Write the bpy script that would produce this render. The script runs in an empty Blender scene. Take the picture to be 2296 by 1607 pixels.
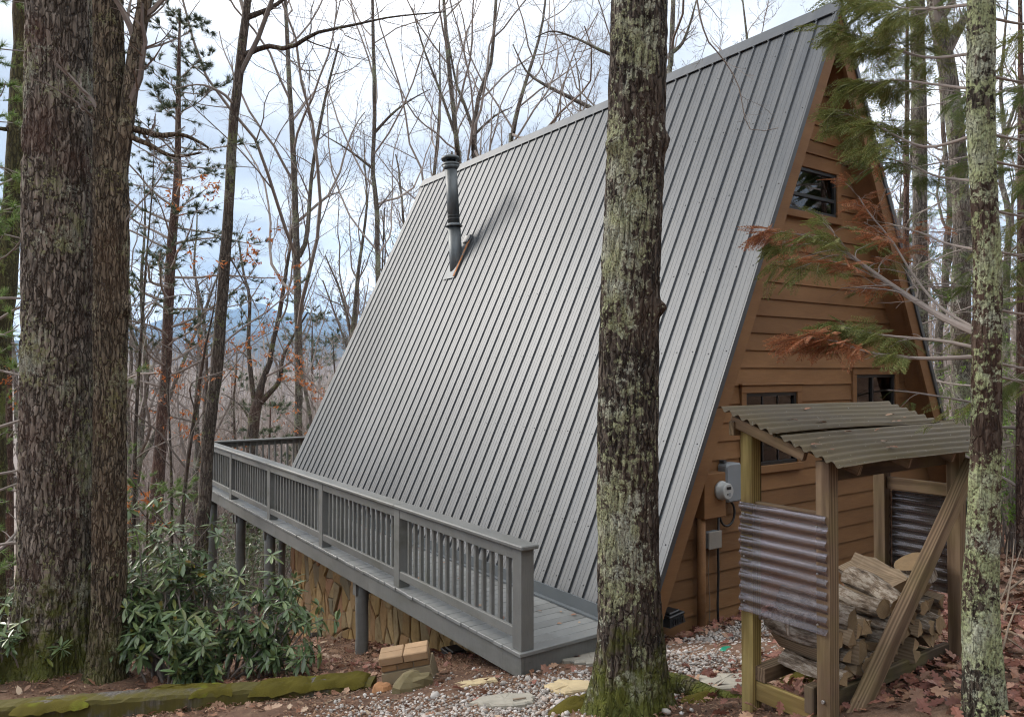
import bpy, math, random
import numpy as np
from mathutils import Vector, Matrix, noise as mnoise

R = math.radians
SC = bpy.context.scene
COL = SC.collection

# ---------------------------------------------------------------- camera
CAM_Z = 2.5
PITCH = R(0.91)
YAW = R(35.0)
cam_d = bpy.data.cameras.new('camera')
cam = bpy.data.objects.new('camera', cam_d)
COL.objects.link(cam)
cam.location = (0, 0, CAM_Z)
cam.rotation_euler = (math.pi / 2 + PITCH, 0, -YAW)
cam_d.sensor_width = 36.0
cam_d.lens = 26.4
cam_d.clip_start = 0.05
cam_d.clip_end = 60000
SC.camera = cam

# ---------------------------------------------------------------- sky (broken cloud over a clear sky)
SUN_EL, SUN_AZ = R(30), R(-27)      # azimuth measured from +Y towards +X
world = bpy.data.worlds.new('World')
SC.world = world
world.use_nodes = True
wn = world.node_tree.nodes
wl = world.node_tree.links
wn.clear()
w_out = wn.new('ShaderNodeOutputWorld')
w_bg = wn.new('ShaderNodeBackground')
w_bg.inputs['Strength'].default_value = 0.10
w_sky = wn.new('ShaderNodeTexSky')
w_sky.sky_type = 'NISHITA'
w_sky.sun_disc = False
w_sky.sun_elevation = SUN_EL
w_sky.sun_rotation = SUN_AZ
w_sky.air_density = 1.0
w_sky.dust_density = 0.6
w_sky.ozone_density = 1.5
w_tc = wn.new('ShaderNodeTexCoord')
w_sep = wn.new('ShaderNodeSeparateXYZ')
wl.new(w_tc.outputs['Generated'], w_sep.inputs[0])
w_add = wn.new('ShaderNodeMath'); w_add.operation = 'ADD'; w_add.inputs[1].default_value = 0.22
w_abs = wn.new('ShaderNodeMath'); w_abs.operation = 'ABSOLUTE'
wl.new(w_sep.outputs['Z'], w_abs.inputs[0]); wl.new(w_abs.outputs[0], w_add.inputs[0])
w_dx = wn.new('ShaderNodeMath'); w_dx.operation = 'DIVIDE'
w_dy = wn.new('ShaderNodeMath'); w_dy.operation = 'DIVIDE'
wl.new(w_sep.outputs['X'], w_dx.inputs[0]); wl.new(w_add.outputs[0], w_dx.inputs[1])
wl.new(w_sep.outputs['Y'], w_dy.inputs[0]); wl.new(w_add.outputs[0], w_dy.inputs[1])
w_cmb = wn.new('ShaderNodeCombineXYZ')
wl.new(w_dx.outputs[0], w_cmb.inputs[0]); wl.new(w_dy.outputs[0], w_cmb.inputs[1])
w_cmb.inputs[2].default_value = 30.2
w_n1 = wn.new('ShaderNodeTexNoise')
w_n1.inputs['Scale'].default_value = 0.95
w_n1.inputs['Detail'].default_value = 7
w_n1.inputs['Roughness'].default_value = 0.52
wl.new(w_cmb.outputs[0], w_n1.inputs['Vector'])
w_r1 = wn.new('ShaderNodeValToRGB')          # cloud cover
w_r1.color_ramp.elements[0].position = 0.24
w_r1.color_ramp.elements[1].position = 0.42
wl.new(w_n1.outputs['Fac'], w_r1.inputs[0])
w_n2 = wn.new('ShaderNodeTexNoise')
w_n2.inputs['Scale'].default_value = 1.0
w_n2.inputs['Detail'].default_value = 5
w_off = wn.new('ShaderNodeVectorMath'); w_off.operation = 'ADD'; w_off.inputs[1].default_value = (5.0, 2.0, 1.5)
wl.new(w_cmb.outputs[0], w_off.inputs[0]); wl.new(w_off.outputs[0], w_n2.inputs['Vector'])
w_r2 = wn.new('ShaderNodeValToRGB')          # thick blue-grey cloud to bright white cloud
e = w_r2.color_ramp.elements
e.new(0.5)
e[0].position = 0.36; e[0].color = (1.75, 1.9, 2.15, 1)
e[1].position = 0.50; e[1].color = (3.5, 3.62, 3.8, 1)
e[2].position = 0.62; e[2].color = (7.0, 7.0, 7.0, 1)
wl.new(w_n2.outputs['Fac'], w_r2.inputs[0])
w_mix = wn.new('ShaderNodeMix'); w_mix.data_type = 'RGBA'
wl.new(w_r1.outputs['Color'], w_mix.inputs['Factor'])
wl.new(w_sky.outputs[0], w_mix.inputs['A'])
wl.new(w_r2.outputs['Color'], w_mix.inputs['B'])
wl.new(w_mix.outputs['Result'], w_bg.inputs['Color'])
wl.new(w_bg.outputs[0], w_out.inputs['Surface'])

# ---------------------------------------------------------------- sun, veiled by cloud
sun_d = bpy.data.lights.new('sun', 'SUN')
sun_d.energy = 1.3
sun_d.angle = R(24)
sun_d.color = (1.0, 0.93, 0.84)
sun = bpy.data.objects.new('sun', sun_d)
COL.objects.link(sun)
sdir = Vector((math.sin(SUN_AZ) * math.cos(SUN_EL), math.cos(SUN_AZ) * math.cos(SUN_EL), math.sin(SUN_EL)))
sun.rotation_euler = (-sdir).to_track_quat('-Z', 'Y').to_euler()

SC.view_settings.view_transform = 'Standard'
SC.view_settings.look = 'None'
SC.view_settings.exposure = 2.05
SC.view_settings.gamma = 1.0
SC.view_settings.use_curve_mapping = False
SC.cycles.max_bounces = 5
SC.cycles.diffuse_bounces = 3
SC.cycles.glossy_bounces = 3
SC.cycles.transmission_bounces = 4
SC.cycles.transparent_max_bounces = 12
SC.cycles.volume_bounces = 0
SC.cycles.filter_width = 1.1
SC.cycles.caustics_reflective = False
SC.cycles.caustics_refractive = False

# ---------------------------------------------------------------- measuring helpers (sight lines -> world points)
_F, _CX, _CY = 1683.8, 1148.0, 803.5
_r = np.array([math.cos(YAW), -math.sin(YAW), 0.0])
_f0 = np.array([math.sin(YAW), math.cos(YAW), 0.0])
_z = np.array([0, 0, 1.0])
_f = math.cos(PITCH) * _f0 + math.sin(PITCH) * _z
_u = -math.sin(PITCH) * _f0 + math.cos(PITCH) * _z
_c = np.array([0, 0, CAM_Z])

def sight(x, y):
    return _f + (x - _CX) / _F * _r + (_CY - y) / _F * _u

def at(x, y, t):
    return _c + sight(x, y) * t

def smooth(a, b, v):
    t = np.clip((v - a) / (b - a), 0, 1)
    return t * t * (3 - 2 * t)

_prof_y = np.array([-4000, -400, -120, -40, -15, 0, 16, 40, 75, 120, 200, 320, 470, 600, 900, 1500, 2600, 4000, 6000], float)
_prof_z = np.array([60, 55, 22, 8.5, 4.4, 1.135, -2.87, -9.2, -19, -29, -36, -26, -6, -3, -8, 0, 10, 20, 30], float)

def G(x, y):
    """ground height"""
    x = np.asarray(x, float); y = np.asarray(y, float)
    z = np.interp(y, _prof_y, _prof_z)
    near = np.exp(-(((x - 5) / 30) ** 2 + ((y - 6) / 30) ** 2))
    # terrace behind the old timber, hollow along the stone foundation
    z = z + 0.42 * np.exp(-(((x - 0.4) / 2.0) ** 2 + ((y - 10.4) / 1.5) ** 2))
    z = z - 0.26 * smooth(4.2, 5.1, x) * smooth(6.3, 8.2, y) * (1 - smooth(17, 20, y)) * (1 - smooth(11.5, 13, x))
    # level ground in front of the gable
    z = z + 0.03 * np.sin(x * 1.7 + 0.6) * np.sin(y * 1.3) * near
    # far hills and folds
    far = smooth(60, 300, np.hypot(x, y))
    z = z + far * (7 * np.sin(x / 130 + 1) + 5 * np.sin(x / 61 + y / 90 + 2) + 3 * np.sin(y / 47 - x / 80))
    return z

def ground_hit(x, y):
    d = sight(x, y); lo = 1.0
    t = 1.0
    while t < 400:
        p = _c + d * t
        if p[2] < G(p[0], p[1]):
            break
        lo = t; t *= 1.03
    hi = t
    for _ in range(24):
        m = (lo + hi) / 2; p = _c + d * m
        if p[2] < G(p[0], p[1]): hi = m
        else: lo = m
    p = _c + d * hi
    return np.array([p[0], p[1], float(G(p[0], p[1]))])

# ---------------------------------------------------------------- object helpers
def tag(o, label=None, cat=None, group=None, kind=None):
    if label: o['label'] = label
    if cat: o['category'] = cat
    if group: o['group'] = group
    if kind: o['kind'] = kind
    return o

def empty(name, loc, label=None, cat=None, group=None):
    o = bpy.data.objects.new(name, None)
    o.empty_display_size = 0.1
    o.location = Vector(loc)
    COL.objects.link(o)
    return tag(o, label, cat, group)

def link(name, me, mat=None, parent=None, mw=None):
    """link mesh (world-space or matrix mw) under a parent Empty/mesh without moving it"""
    o = bpy.data.objects.new(name, me)
    if mat is not None and not me.materials:
        me.materials.append(mat)
    COL.objects.link(o)
    m = mw if mw is not None else Matrix.Identity(4)
    if parent is not None:
        o.parent = parent
        pm = PM.get(parent.name)
        if pm is None:
            pm = Matrix.LocRotScale(parent.location, parent.rotation_euler, parent.scale)
        o.matrix_parent_inverse = Matrix.Identity(4)
        o.matrix_basis = pm.inverted() @ m
        PM[o.name] = m.copy()
    else:
        o.matrix_basis = m
        PM[o.name] = m.copy()
    return o
PM = {}

def np_mesh(name, V, F, smooth_=False):
    V = np.asarray(V, np.float32).reshape(-1, 3); F = np.asarray(F, np.int32)
    me = bpy.data.meshes.new(name)
    k = F.shape[1]
    me.vertices.add(len(V)); me.vertices.foreach_set('co', V.ravel())
    me.loops.add(F.size); me.loops.foreach_set('vertex_index', F.ravel())
    me.polygons.add(len(F))
    me.polygons.foreach_set('loop_start', np.arange(len(F), dtype=np.int32) * k)
    me.polygons.foreach_set('loop_total', np.full(len(F), k, np.int32))
    me.polygons.foreach_set('use_smooth', np.full(len(F), bool(smooth_)))
    me.update(calc_edges=True)
    me.validate()
    return me

class MB:
    """collects simple shapes into one mesh"""
    def __init__(s): s.v = []; s.f = []; s.sm = []
    def add(s, vs, fs, sm=False):
        b = len(s.v); s.v += [tuple(map(float, p)) for p in vs]
        for q in fs: s.f.append(tuple(b + i for i in q)); s.sm.append(sm)
    def box(s, x0, x1, y0, y1, z0, z1):
        s.add([(x0,y0,z0),(x1,y0,z0),(x1,y1,z0),(x0,y1,z0),(x0,y0,z1),(x1,y0,z1),(x1,y1,z1),(x0,y1,z1)],
              [(0,3,2,1),(4,5,6,7),(0,1,5,4),(1,2,6,5),(2,3,7,6),(3,0,4,7)])
        return s
    def cbox(s, x0, x1, y0, y1, z0, z1, c=0.006):
        """box with chamfered edges"""
        xs = (x0, x1); ys = (y0, y1); zs = (z0, z1)
        v = []; idx = {}
        for i in (0, 1):
            for j in (0, 1):
                for k in (0, 1):
                    sx = c if i == 0 else -c; sy = c if j == 0 else -c; sz = c if k == 0 else -c
                    idx[i,j,k,0] = len(v); v.append((xs[i], ys[j] + sy, zs[k] + sz))
                    idx[i,j,k,1] = len(v); v.append((xs[i] + sx, ys[j], zs[k] + sz))
                    idx[i,j,k,2] = len(v); v.append((xs[i] + sx, ys[j] + sy, zs[k]))
        f = []
        for i in (0, 1):
            q = [idx[i,0,0,0], idx[i,1,0,0], idx[i,1,1,0], idx[i,0,1,0]]; f.append(q if i else q[::-1])
        for j in (0, 1):
            q = [idx[0,j,0,1], idx[0,j,1,1], idx[1,j,1,1], idx[1,j,0,1]]; f.append(q if j else q[::-1])
        for k in (0, 1):
            q = [idx[0,0,k,2], idx[1,0,k,2], idx[1,1,k,2], idx[0,1,k,2]]; f.append(q if k else q[::-1])
        for i in (0, 1):
            for j in (0, 1):
                q = [idx[i,j,0,0], idx[i,j,0,1], idx[i,j,1,1], idx[i,j,1,0]]; f.append(q if (i == j) else q[::-1])
        for i in (0, 1):
            for k in (0, 1):
                q = [idx[i,0,k,0], idx[i,1,k,0], idx[i,1,k,2], idx[i,0,k,2]]; f.append(q if (i != k) else q[::-1])
        for j in (0, 1):
            for k in (0, 1):
                q = [idx[0,j,k,1], idx[1,j,k,1], idx[1,j,k,2], idx[0,j,k,2]]; f.append(q if (j == k) else q[::-1])
        for i in (0, 1):
            for j in (0, 1):
                for k in (0, 1):
                    q = [idx[i,j,k,0], idx[i,j,k,1], idx[i,j,k,2]]; f.append(q if (i + j + k) % 2 else q[::-1])
        s.add(v, f); return s
    def ring(s, pts, rad, n=12, cap=True, sm=True):
        V, F = tube(np.asarray(pts, float), np.asarray(rad, float), n)
        s.add(V, [tuple(q) for q in F], sm)
        if cap:
            b = len(s.v) - len(V)
            s.f.append(tuple(b + i for i in range(n))[::-1]); s.sm.append(False)
            s.f.append(tuple(len(s.v) - n + i for i in range(n))); s.sm.append(False)
        return s
    def mesh(s, name):
        me = bpy.data.meshes.new(name)
        me.from_pydata(s.v, [], s.f)
        me.polygons.foreach_set('use_smooth', s.sm)
        me.update()
        return me
    def build(s, name, mat, parent=None, mw=None):
        return link(name, s.mesh(name), mat, parent, mw)

def tube(P, r, n):
    """one swept tube: P (m,3), r (m,)"""
    T = np.gradient(P, axis=0)
    T /= np.linalg.norm(T, axis=1, keepdims=True) + 1e-9
    mean = T.mean(0)
    ref = np.array([1.0, 0, 0]) if abs(mean[0]) < 0.75 * np.linalg.norm(mean) else np.array([0, 1.0, 0])
    A = np.cross(T, ref); A /= np.linalg.norm(A, axis=1, keepdims=True) + 1e-9
    B = np.cross(T, A)
    a = np.arange(n) * 2 * math.pi / n
    V = P[:, None, :] + r[:, None, None] * (np.cos(a)[None, :, None] * A[:, None, :] + np.sin(a)[None, :, None] * B[:, None, :])
    m = len(P)
    i = np.arange(m - 1)[:, None]; j = np.arange(n)[None, :]; k = (j + 1) % n
    F = np.stack([i * n + j, i * n + k, (i + 1) * n + k, (i + 1) * n + j], -1).reshape(-1, 4)
    return V.reshape(-1, 3), F

def tubes_batch(P, r, n):
    """many tubes at once: P (b,m,3), r (b,m)"""
    T = np.gradient(P, axis=1)
    T /= np.linalg.norm(T, axis=2, keepdims=True) + 1e-9
    mean = T.mean(1)
    ref = np.where((np.abs(mean[:, :1]) < 0.7), np.array([[1.0, 0, 0]]), np.array([[0, 1.0, 0]]))[:, None, :]
    A = np.cross(T, np.broadcast_to(ref, T.shape)); A /= np.linalg.norm(A, axis=2, keepdims=True) + 1e-9
    B = np.cross(T, A)
    a = np.arange(n) * 2 * math.pi / n
    V = P[:, :, None, :] + r[:, :, None, None] * (np.cos(a)[None, None, :, None] * A[:, :, None, :] + np.sin(a)[None, None, :, None] * B[:, :, None, :])
    b, m = r.shape
    q = np.arange(b)[:, None, None] * (m * n); i = np.arange(m - 1)[None, :, None]; j = np.arange(n)[None, None, :]; k = (j + 1) % n
    F = np.stack([q + i * n + j, q + i * n + k, q + (i + 1) * n + k, q + (i + 1) * n + j], -1).reshape(-1, 4)
    return V.reshape(-1, 3), F

def merge(parts):
    V = []; F = []; o = 0
    for v, f in parts:
        V.append(v); F.append(f + o); o += len(v)
    return np.concatenate(V), np.concatenate(F)

def instances(bv, bf, M, T):
    """copy base (bv,bf) with matrices M (n,3,3) and offsets T (n,3)"""
    V = np.einsum('nij,vj->nvi', M, bv) + T[:, None, :]
    F = bf[None] + (np.arange(len(T)) * len(bv))[:, None, None]
    return V.reshape(-1, 3), F.reshape(-1, bf.shape[1])

def rotmats(rng, n, tilt=0.5):
    """random heading, limited tilt"""
    a = rng.uniform(0, 2 * math.pi, n); b = rng.normal(0, tilt, n); c = rng.normal(0, tilt, n)
    ca, sa, cb, sb, cc, sc_ = np.cos(a), np.sin(a), np.cos(b), np.sin(b), np.cos(c), np.sin(c)
    Z = np.zeros((n, 3, 3)); Z[:, 0, 0] = ca; Z[:, 0, 1] = -sa; Z[:, 1, 0] = sa; Z[:, 1, 1] = ca; Z[:, 2, 2] = 1
    X = np.zeros((n, 3, 3)); X[:, 0, 0] = 1; X[:, 1, 1] = cb; X[:, 1, 2] = -sb; X[:, 2, 1] = sb; X[:, 2, 2] = cb
    Y = np.zeros((n, 3, 3)); Y[:, 0, 0] = cc; Y[:, 0, 2] = sc_; Y[:, 1, 1] = 1; Y[:, 2, 0] = -sc_; Y[:, 2, 2] = cc
    return Z @ X @ Y

def frames(D, roll):
    """matrices whose local X runs along D, rolled"""
    D = D / (np.linalg.norm(D, axis=1, keepdims=True) + 1e-9)
    up = np.zeros_like(D); up[:, 2] = 1
    bad = np.abs(D[:, 2]) > 0.97; up[bad] = [1, 0, 0]
    S = np.cross(up, D); S /= np.linalg.norm(S, axis=1, keepdims=True) + 1e-9
    N = np.cross(D, S)
    c, s = np.cos(roll)[:, None], np.sin(roll)[:, None]
    S2 = S * c + N * s; N2 = N * c - S * s
    return np.stack([D, S2, N2], -1)

def beam(name, p0, p1, w, h, mat, parent=None, up=(0, 0, 1), c=0.004):
    """sawn timber: a mesh of its own, grain along local Z; w across, h along 'up'"""
    p0 = Vector(p0); p1 = Vector(p1); d = p1 - p0; L = d.length; d.normalize()
    upv = Vector(up)
    if abs(upv.dot(d)) > 0.98: upv = Vector((0, 1, 0))
    sx = upv.cross(d).normalized(); sy = d.cross(sx)
    mw = Matrix(((sx.x, sy.x, d.x, p0.x), (sx.y, sy.y, d.y, p0.y), (sx.z, sy.z, d.z, p0.z), (0, 0, 0, 1)))
    mb = MB().cbox(-w / 2, w / 2, -h / 2, h / 2, 0, L, c)
    return mb.build(name, mat, parent, mw)

# ================================================================ materials
class M_:
    def __init__(s, name):
        s.m = bpy.data.materials.new(name); s.m.use_nodes = True
        s.t = s.m.node_tree; s.n = s.t.nodes; s.l = s.t.links
        s.b = s.n['Principled BSDF']
        s._oc = None
    def node(s, typ, **kw):
        x = s.n.new(typ)
        for k, v in kw.items(): setattr(x, k, v)
        return x
    def put(s, sock, val):
        if isinstance(val, bpy.types.NodeSocket): s.l.new(val, sock)
        elif val is not None:
            try: sock.default_value = val
            except Exception: sock.default_value = tuple(val) + (1,)
    def oc(s, rand=True):
        """object coordinates shifted by a per-object random amount"""
        if s._oc is None:
            tc = s.node('ShaderNodeTexCoord'); oi = s.node('ShaderNodeObjectInfo')
            mul = s.node('ShaderNodeMath', operation='MULTIPLY'); mul.inputs[1].default_value = 37.0
            s.l.new(oi.outputs['Random'], mul.inputs[0])
            ad = s.node('ShaderNodeVectorMath', operation='ADD')
            s.l.new(tc.outputs['Object'], ad.inputs[0]); s.l.new(mul.outputs[0], ad.inputs[1])
            s._oc = ad.outputs[0]; s._tc = tc; s._oi = oi
        return s._oc
    def rnd(s):
        s.oc(); return s._oi.outputs['Random']
    def island(s):
        return s.node('ShaderNodeNewGeometry').outputs['Random Per Island']
    def pos(s):
        return s.node('ShaderNodeNewGeometry').outputs['Position']
    def stretch(s, sc, vec=None):
        mp = s.node('ShaderNodeMapping'); mp.inputs['Scale'].default_value = sc
        s.l.new(vec or s.oc(), mp.inputs['Vector']); return mp.outputs[0]
    def noise(s, scale, detail=4, rough=0.55, vec=None, dist=0.0):
        x = s.node('ShaderNodeTexNoise')
        x.inputs['Scale'].default_value = scale; x.inputs['Detail'].default_value = detail
        x.inputs['Roughness'].default_value = rough; x.inputs['Distortion'].default_value = dist
        s.l.new(vec or s.oc(), x.inputs['Vector']); return x.outputs['Fac']
    def voro(s, scale, vec=None, feature='F1', out='Distance', rand=1.0):
        x = s.node('ShaderNodeTexVoronoi', feature=feature)
        x.inputs['Scale'].default_value = scale; x.inputs['Randomness'].default_value = rand
        s.l.new(vec or s.oc(), x.inputs['Vector']); return x.outputs[out]
    def ramp(s, fac, stops, interp='LINEAR'):
        x = s.node('ShaderNodeValToRGB'); cr = x.color_ramp; cr.interpolation = interp
        while len(cr.elements) < len(stops): cr.elements.new(0.5)
        for el, (p, c) in zip(cr.elements, stops):
            el.position = p
            el.color = (c, c, c, 1) if isinstance(c, (int, float)) else tuple(c) + (1,)
        s.l.new(fac, x.inputs[0]); return x.outputs['Color']
    def mix(s, fac, a, b, mode='MIX'):
        x = s.node('ShaderNodeMix', data_type='RGBA', blend_type=mode)
        s.put(x.inputs['Factor'], fac)
        for k, v in (('A', a), ('B', b)):
            if isinstance(v, bpy.types.NodeSocket): s.l.new(v, x.inputs[k])
            else: x.inputs[k].default_value = tuple(v) + (1,)
        return x.outputs['Result']
    def math(s, op, a, b=None):
        x = s.node('ShaderNodeMath', operation=op)
        s.put(x.inputs[0], a)
        if b is not None: s.put(x.inputs[1], b)
        return x.outputs[0]
    def hsv(s, col, h=0.5, sat=1.0, val=1.0):
        x = s.node('ShaderNodeHueSaturation')
        s.put(x.inputs['Hue'], h); s.put(x.inputs['Saturation'], sat); s.put(x.inputs['Value'], val)
        s.l.new(col, x.inputs['Color']); return x.outputs[0]
    def remap(s, v, a, b):
        x = s.node('ShaderNodeMapRange'); x.inputs['To Min'].default_value = a; x.inputs['To Max'].default_value = b
        s.l.new(v, x.inputs['Value']); return x.outputs[0]
    def bump(s, h, strength=0.3, dist=0.01, normal=None):
        x = s.node('ShaderNodeBump'); x.inputs['Strength'].default_value = strength
        x.inputs['Distance'].default_value = dist; s.l.new(h, x.inputs['Height'])
        if normal is not None: s.l.new(normal, x.inputs['Normal'])
        return x.outputs[0]
    def done(s, col=None, rough=None, metal=None, normal=None, spec=None):
        s.put(s.b.inputs['Base Color'], col)
        if rough is not None: s.put(s.b.inputs['Roughness'], rough)
        if metal is not None: s.put(s.b.inputs['Metallic'], metal)
        if spec is not None: s.b.inputs['Specular IOR Level'].default_value = spec
        if normal is not None: s.l.new(normal, s.b.inputs['Normal'])
        return s.m
    def leafy(s, col, amount=0.25, rough=0.45, spec=0.4):
        """thin leaf: some light comes through"""
        s.put(s.b.inputs['Base Color'], col); s.b.inputs['Roughness'].default_value = rough
        s.b.inputs['Specular IOR Level'].default_value = spec
        tr = s.node('ShaderNodeBsdfTranslucent'); s.put(tr.inputs['Color'], col)
        mx = s.node('ShaderNodeMixShader'); mx.inputs[0].default_value = amount
        s.l.new(s.b.outputs[0], mx.inputs[1]); s.l.new(tr.outputs[0], mx.inputs[2])
        s.l.new(mx.outputs[0], s.n['Material Output'].inputs['Surface'])
        return s.m

MAT = {}
def plain(key, col, rough=0.6, var=0.25, scale=6, metal=0.0, bump=0.15, bscale=60, spec=0.5):
    a = M_(key); n = a.noise(scale, 5)
    v = a.remap(n, 1 - var, 1 + var)
    rv = a.remap(a.rnd(), 1 - var * 0.4, 1 + var * 0.4)
    c = a.node('ShaderNodeRGB'); c.outputs[0].default_value = tuple(col) + (1,)
    cc = a.hsv(c.outputs[0], val=a.math('MULTIPLY', v, rv))
    nb = a.bump(a.noise(bscale, 3), bump, 0.004)
    MAT[key] = a.done(cc, rough, metal, nb, spec)
    return MAT[key]

# painted timber of the deck: worn grey stain with wet, glossy patches
a = M_('deck_paint')
g = a.noise(1.0, 5, 0.6, a.stretch((2.2, 2.2, 2.2), a.pos()))
fine = a.noise(1.0, 4, 0.6, a.stretch((90, 90, 9)))
c = a.mix(a.ramp(g, [(0.3, 0.0), (0.7, 1.0)]), (0.118, 0.119, 0.113), (0.160, 0.160, 0.150))
alg = a.ramp(a.noise(1.0, 5, 0.65, a.stretch((1.6, 1.6, 4.0), a.pos())), [(0.52, 0.0), (0.70, 0.55)])
c = a.mix(alg, c, (0.085, 0.086, 0.066))
c = a.hsv(c, val=a.math('MULTIPLY', a.remap(a.rnd(), 0.84, 1.14), a.remap(fine, 0.78, 1.2)))
speck = a.ramp(a.noise(34, 2, 0.5, a.pos()), [(0.70, 0.0), (0.76, 1.0)])
c = a.mix(a.math('MULTIPLY', speck, 0.5), c, (0.05, 0.05, 0.045))
MAT['deck_paint'] = a.done(c, a.remap(g, 0.5, 0.62), 0, a.bump(fine, 0.12, 0.003))
a = M_('deck_board_paint')
wet = a.ramp(a.noise(1.3, 3, 0.5, a.pos(), 0.3), [(0.54, 0.0), (0.62, 1.0)])
g = a.noise(3.0, 5, 0.6, a.pos())
c = a.mix(g, (0.15, 0.154, 0.15), (0.205, 0.208, 0.20))
c = a.hsv(c, val=a.remap(a.rnd(), 0.88, 1.12))
c = a.mix(wet, c, a.hsv(c, val=0.82))
fine = a.noise(1.0, 4, 0.6, a.stretch((9, 90, 90)))
MAT['deck_board_paint'] = a.done(c, a.ramp(wet, [(0, 0.5), (1, 0.3)]), 0, a.bump(fine, 0.12, 0.003))

# brown-stained siding
a = M_('brown_stain')
g = a.noise(1.0, 5, 0.6, a.stretch((0.9, 0.9, 3.0), a.pos()))
fine = a.noise(1.0, 5, 0.65, a.stretch((7, 60, 60)))
c = a.mix(a.ramp(g, [(0.3, 0.0), (0.72, 1.0)]), (0.142, 0.069, 0.027), (0.210, 0.109, 0.046))
c = a.hsv(c, val=a.math('MULTIPLY', a.remap(a.rnd(), 0.80, 1.16), a.remap(fine, 0.78, 1.2)))
MAT['brown_stain'] = a.done(c, 0.72, 0, a.bump(fine, 0.25, 0.004), 0.3)

# galvalume roofing
a = M_('roof_metal')
g = a.noise(1.0, 4, 0.6, a.stretch((0.9, 5.0, 0.35), a.pos()))
f2 = a.noise(55, 3, 0.6, a.pos())
c = a.mix(a.ramp(g, [(0.3, 0.0), (0.7, 1.0)]), (0.062, 0.067, 0.074), (0.092, 0.096, 0.101))
c = a.hsv(c, val=a.math('MULTIPLY', a.remap(f2, 0.94, 1.06), a.remap(a.rnd(), 0.90, 1.10)))
w1 = a.noise(1.0, 2, 0.5, a.stretch((0.8, 9.0, 0.5), a.pos()))
MAT['roof_metal'] = a.done(c, a.remap(g, 0.46, 0.54), 0.7, a.bump(w1, 0.05, 0.01))
a = M_('dark_metal')
MAT['dark_metal'] = a.done(a.mix(a.noise(8), (0.05, 0.055, 0.06), (0.085, 0.09, 0.095)), 0.45, 0.3)
a = M_('flashing_metal')
MAT['flashing_metal'] = a.done(a.mix(a.noise(3, 4), (0.10, 0.115, 0.125), (0.135, 0.15, 0.16)), 0.55, 0.2)
a = M_('stovepipe_metal')
g = a.noise(1.0, 5, 0.6, a.stretch((9, 9, 2.2)))
c = a.mix(a.ramp(g, [(0.35, 0.0), (0.7, 1.0)]), (0.07, 0.078, 0.082), (0.125, 0.14, 0.145))
MAT['stovepipe_metal'] = a.done(c, 0.5, 0.35, a.bump(a.noise(40, 3), 0.1, 0.003))
a = M_('rust')
c = a.ramp(a.noise(16, 5, 0.7), [(0.38, (0.28, 0.085, 0.02)), (0.55, (0.42, 0.17, 0.05)), (0.62, (0.24, 0.22, 0.2))])
MAT['rust'] = a.done(c, 0.85)

# stone veneer
a = M_('veneer_stone')
r = a.rnd()
c = a.ramp(r, [(0.0, (0.20, 0.125, 0.055)), (0.25, (0.30, 0.20, 0.08)), (0.45, (0.25, 0.145, 0.07)), (0.62, (0.33, 0.23, 0.11)), (0.8, (0.16, 0.135, 0.085)), (0.92, (0.28, 0.15, 0.08)), (1.0, (0.36, 0.27, 0.14))])
n1 = a.noise(7, 6, 0.65); n2 = a.noise(1.0, 5, 0.65, a.stretch((16, 16, 5)))
c = a.mix(a.ramp(n1, [(0.48, 0.0), (0.68, 0.6)]), c, (0.14, 0.08, 0.035))
c = a.hsv(c, val=a.remap(n2, 1.2, 1.9))
MAT['veneer_stone'] = a.done(c, 0.8, 0, a.bump(n2, 0.4, 0.012), 0.3)
a = M_('mortar')
MAT['mortar'] = a.done(a.mix(a.noise(20, 4), (0.13, 0.10, 0.065), (0.22, 0.175, 0.12)), 0.9, 0, a.bump(a.noise(80, 3), 0.4, 0.006))

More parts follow.
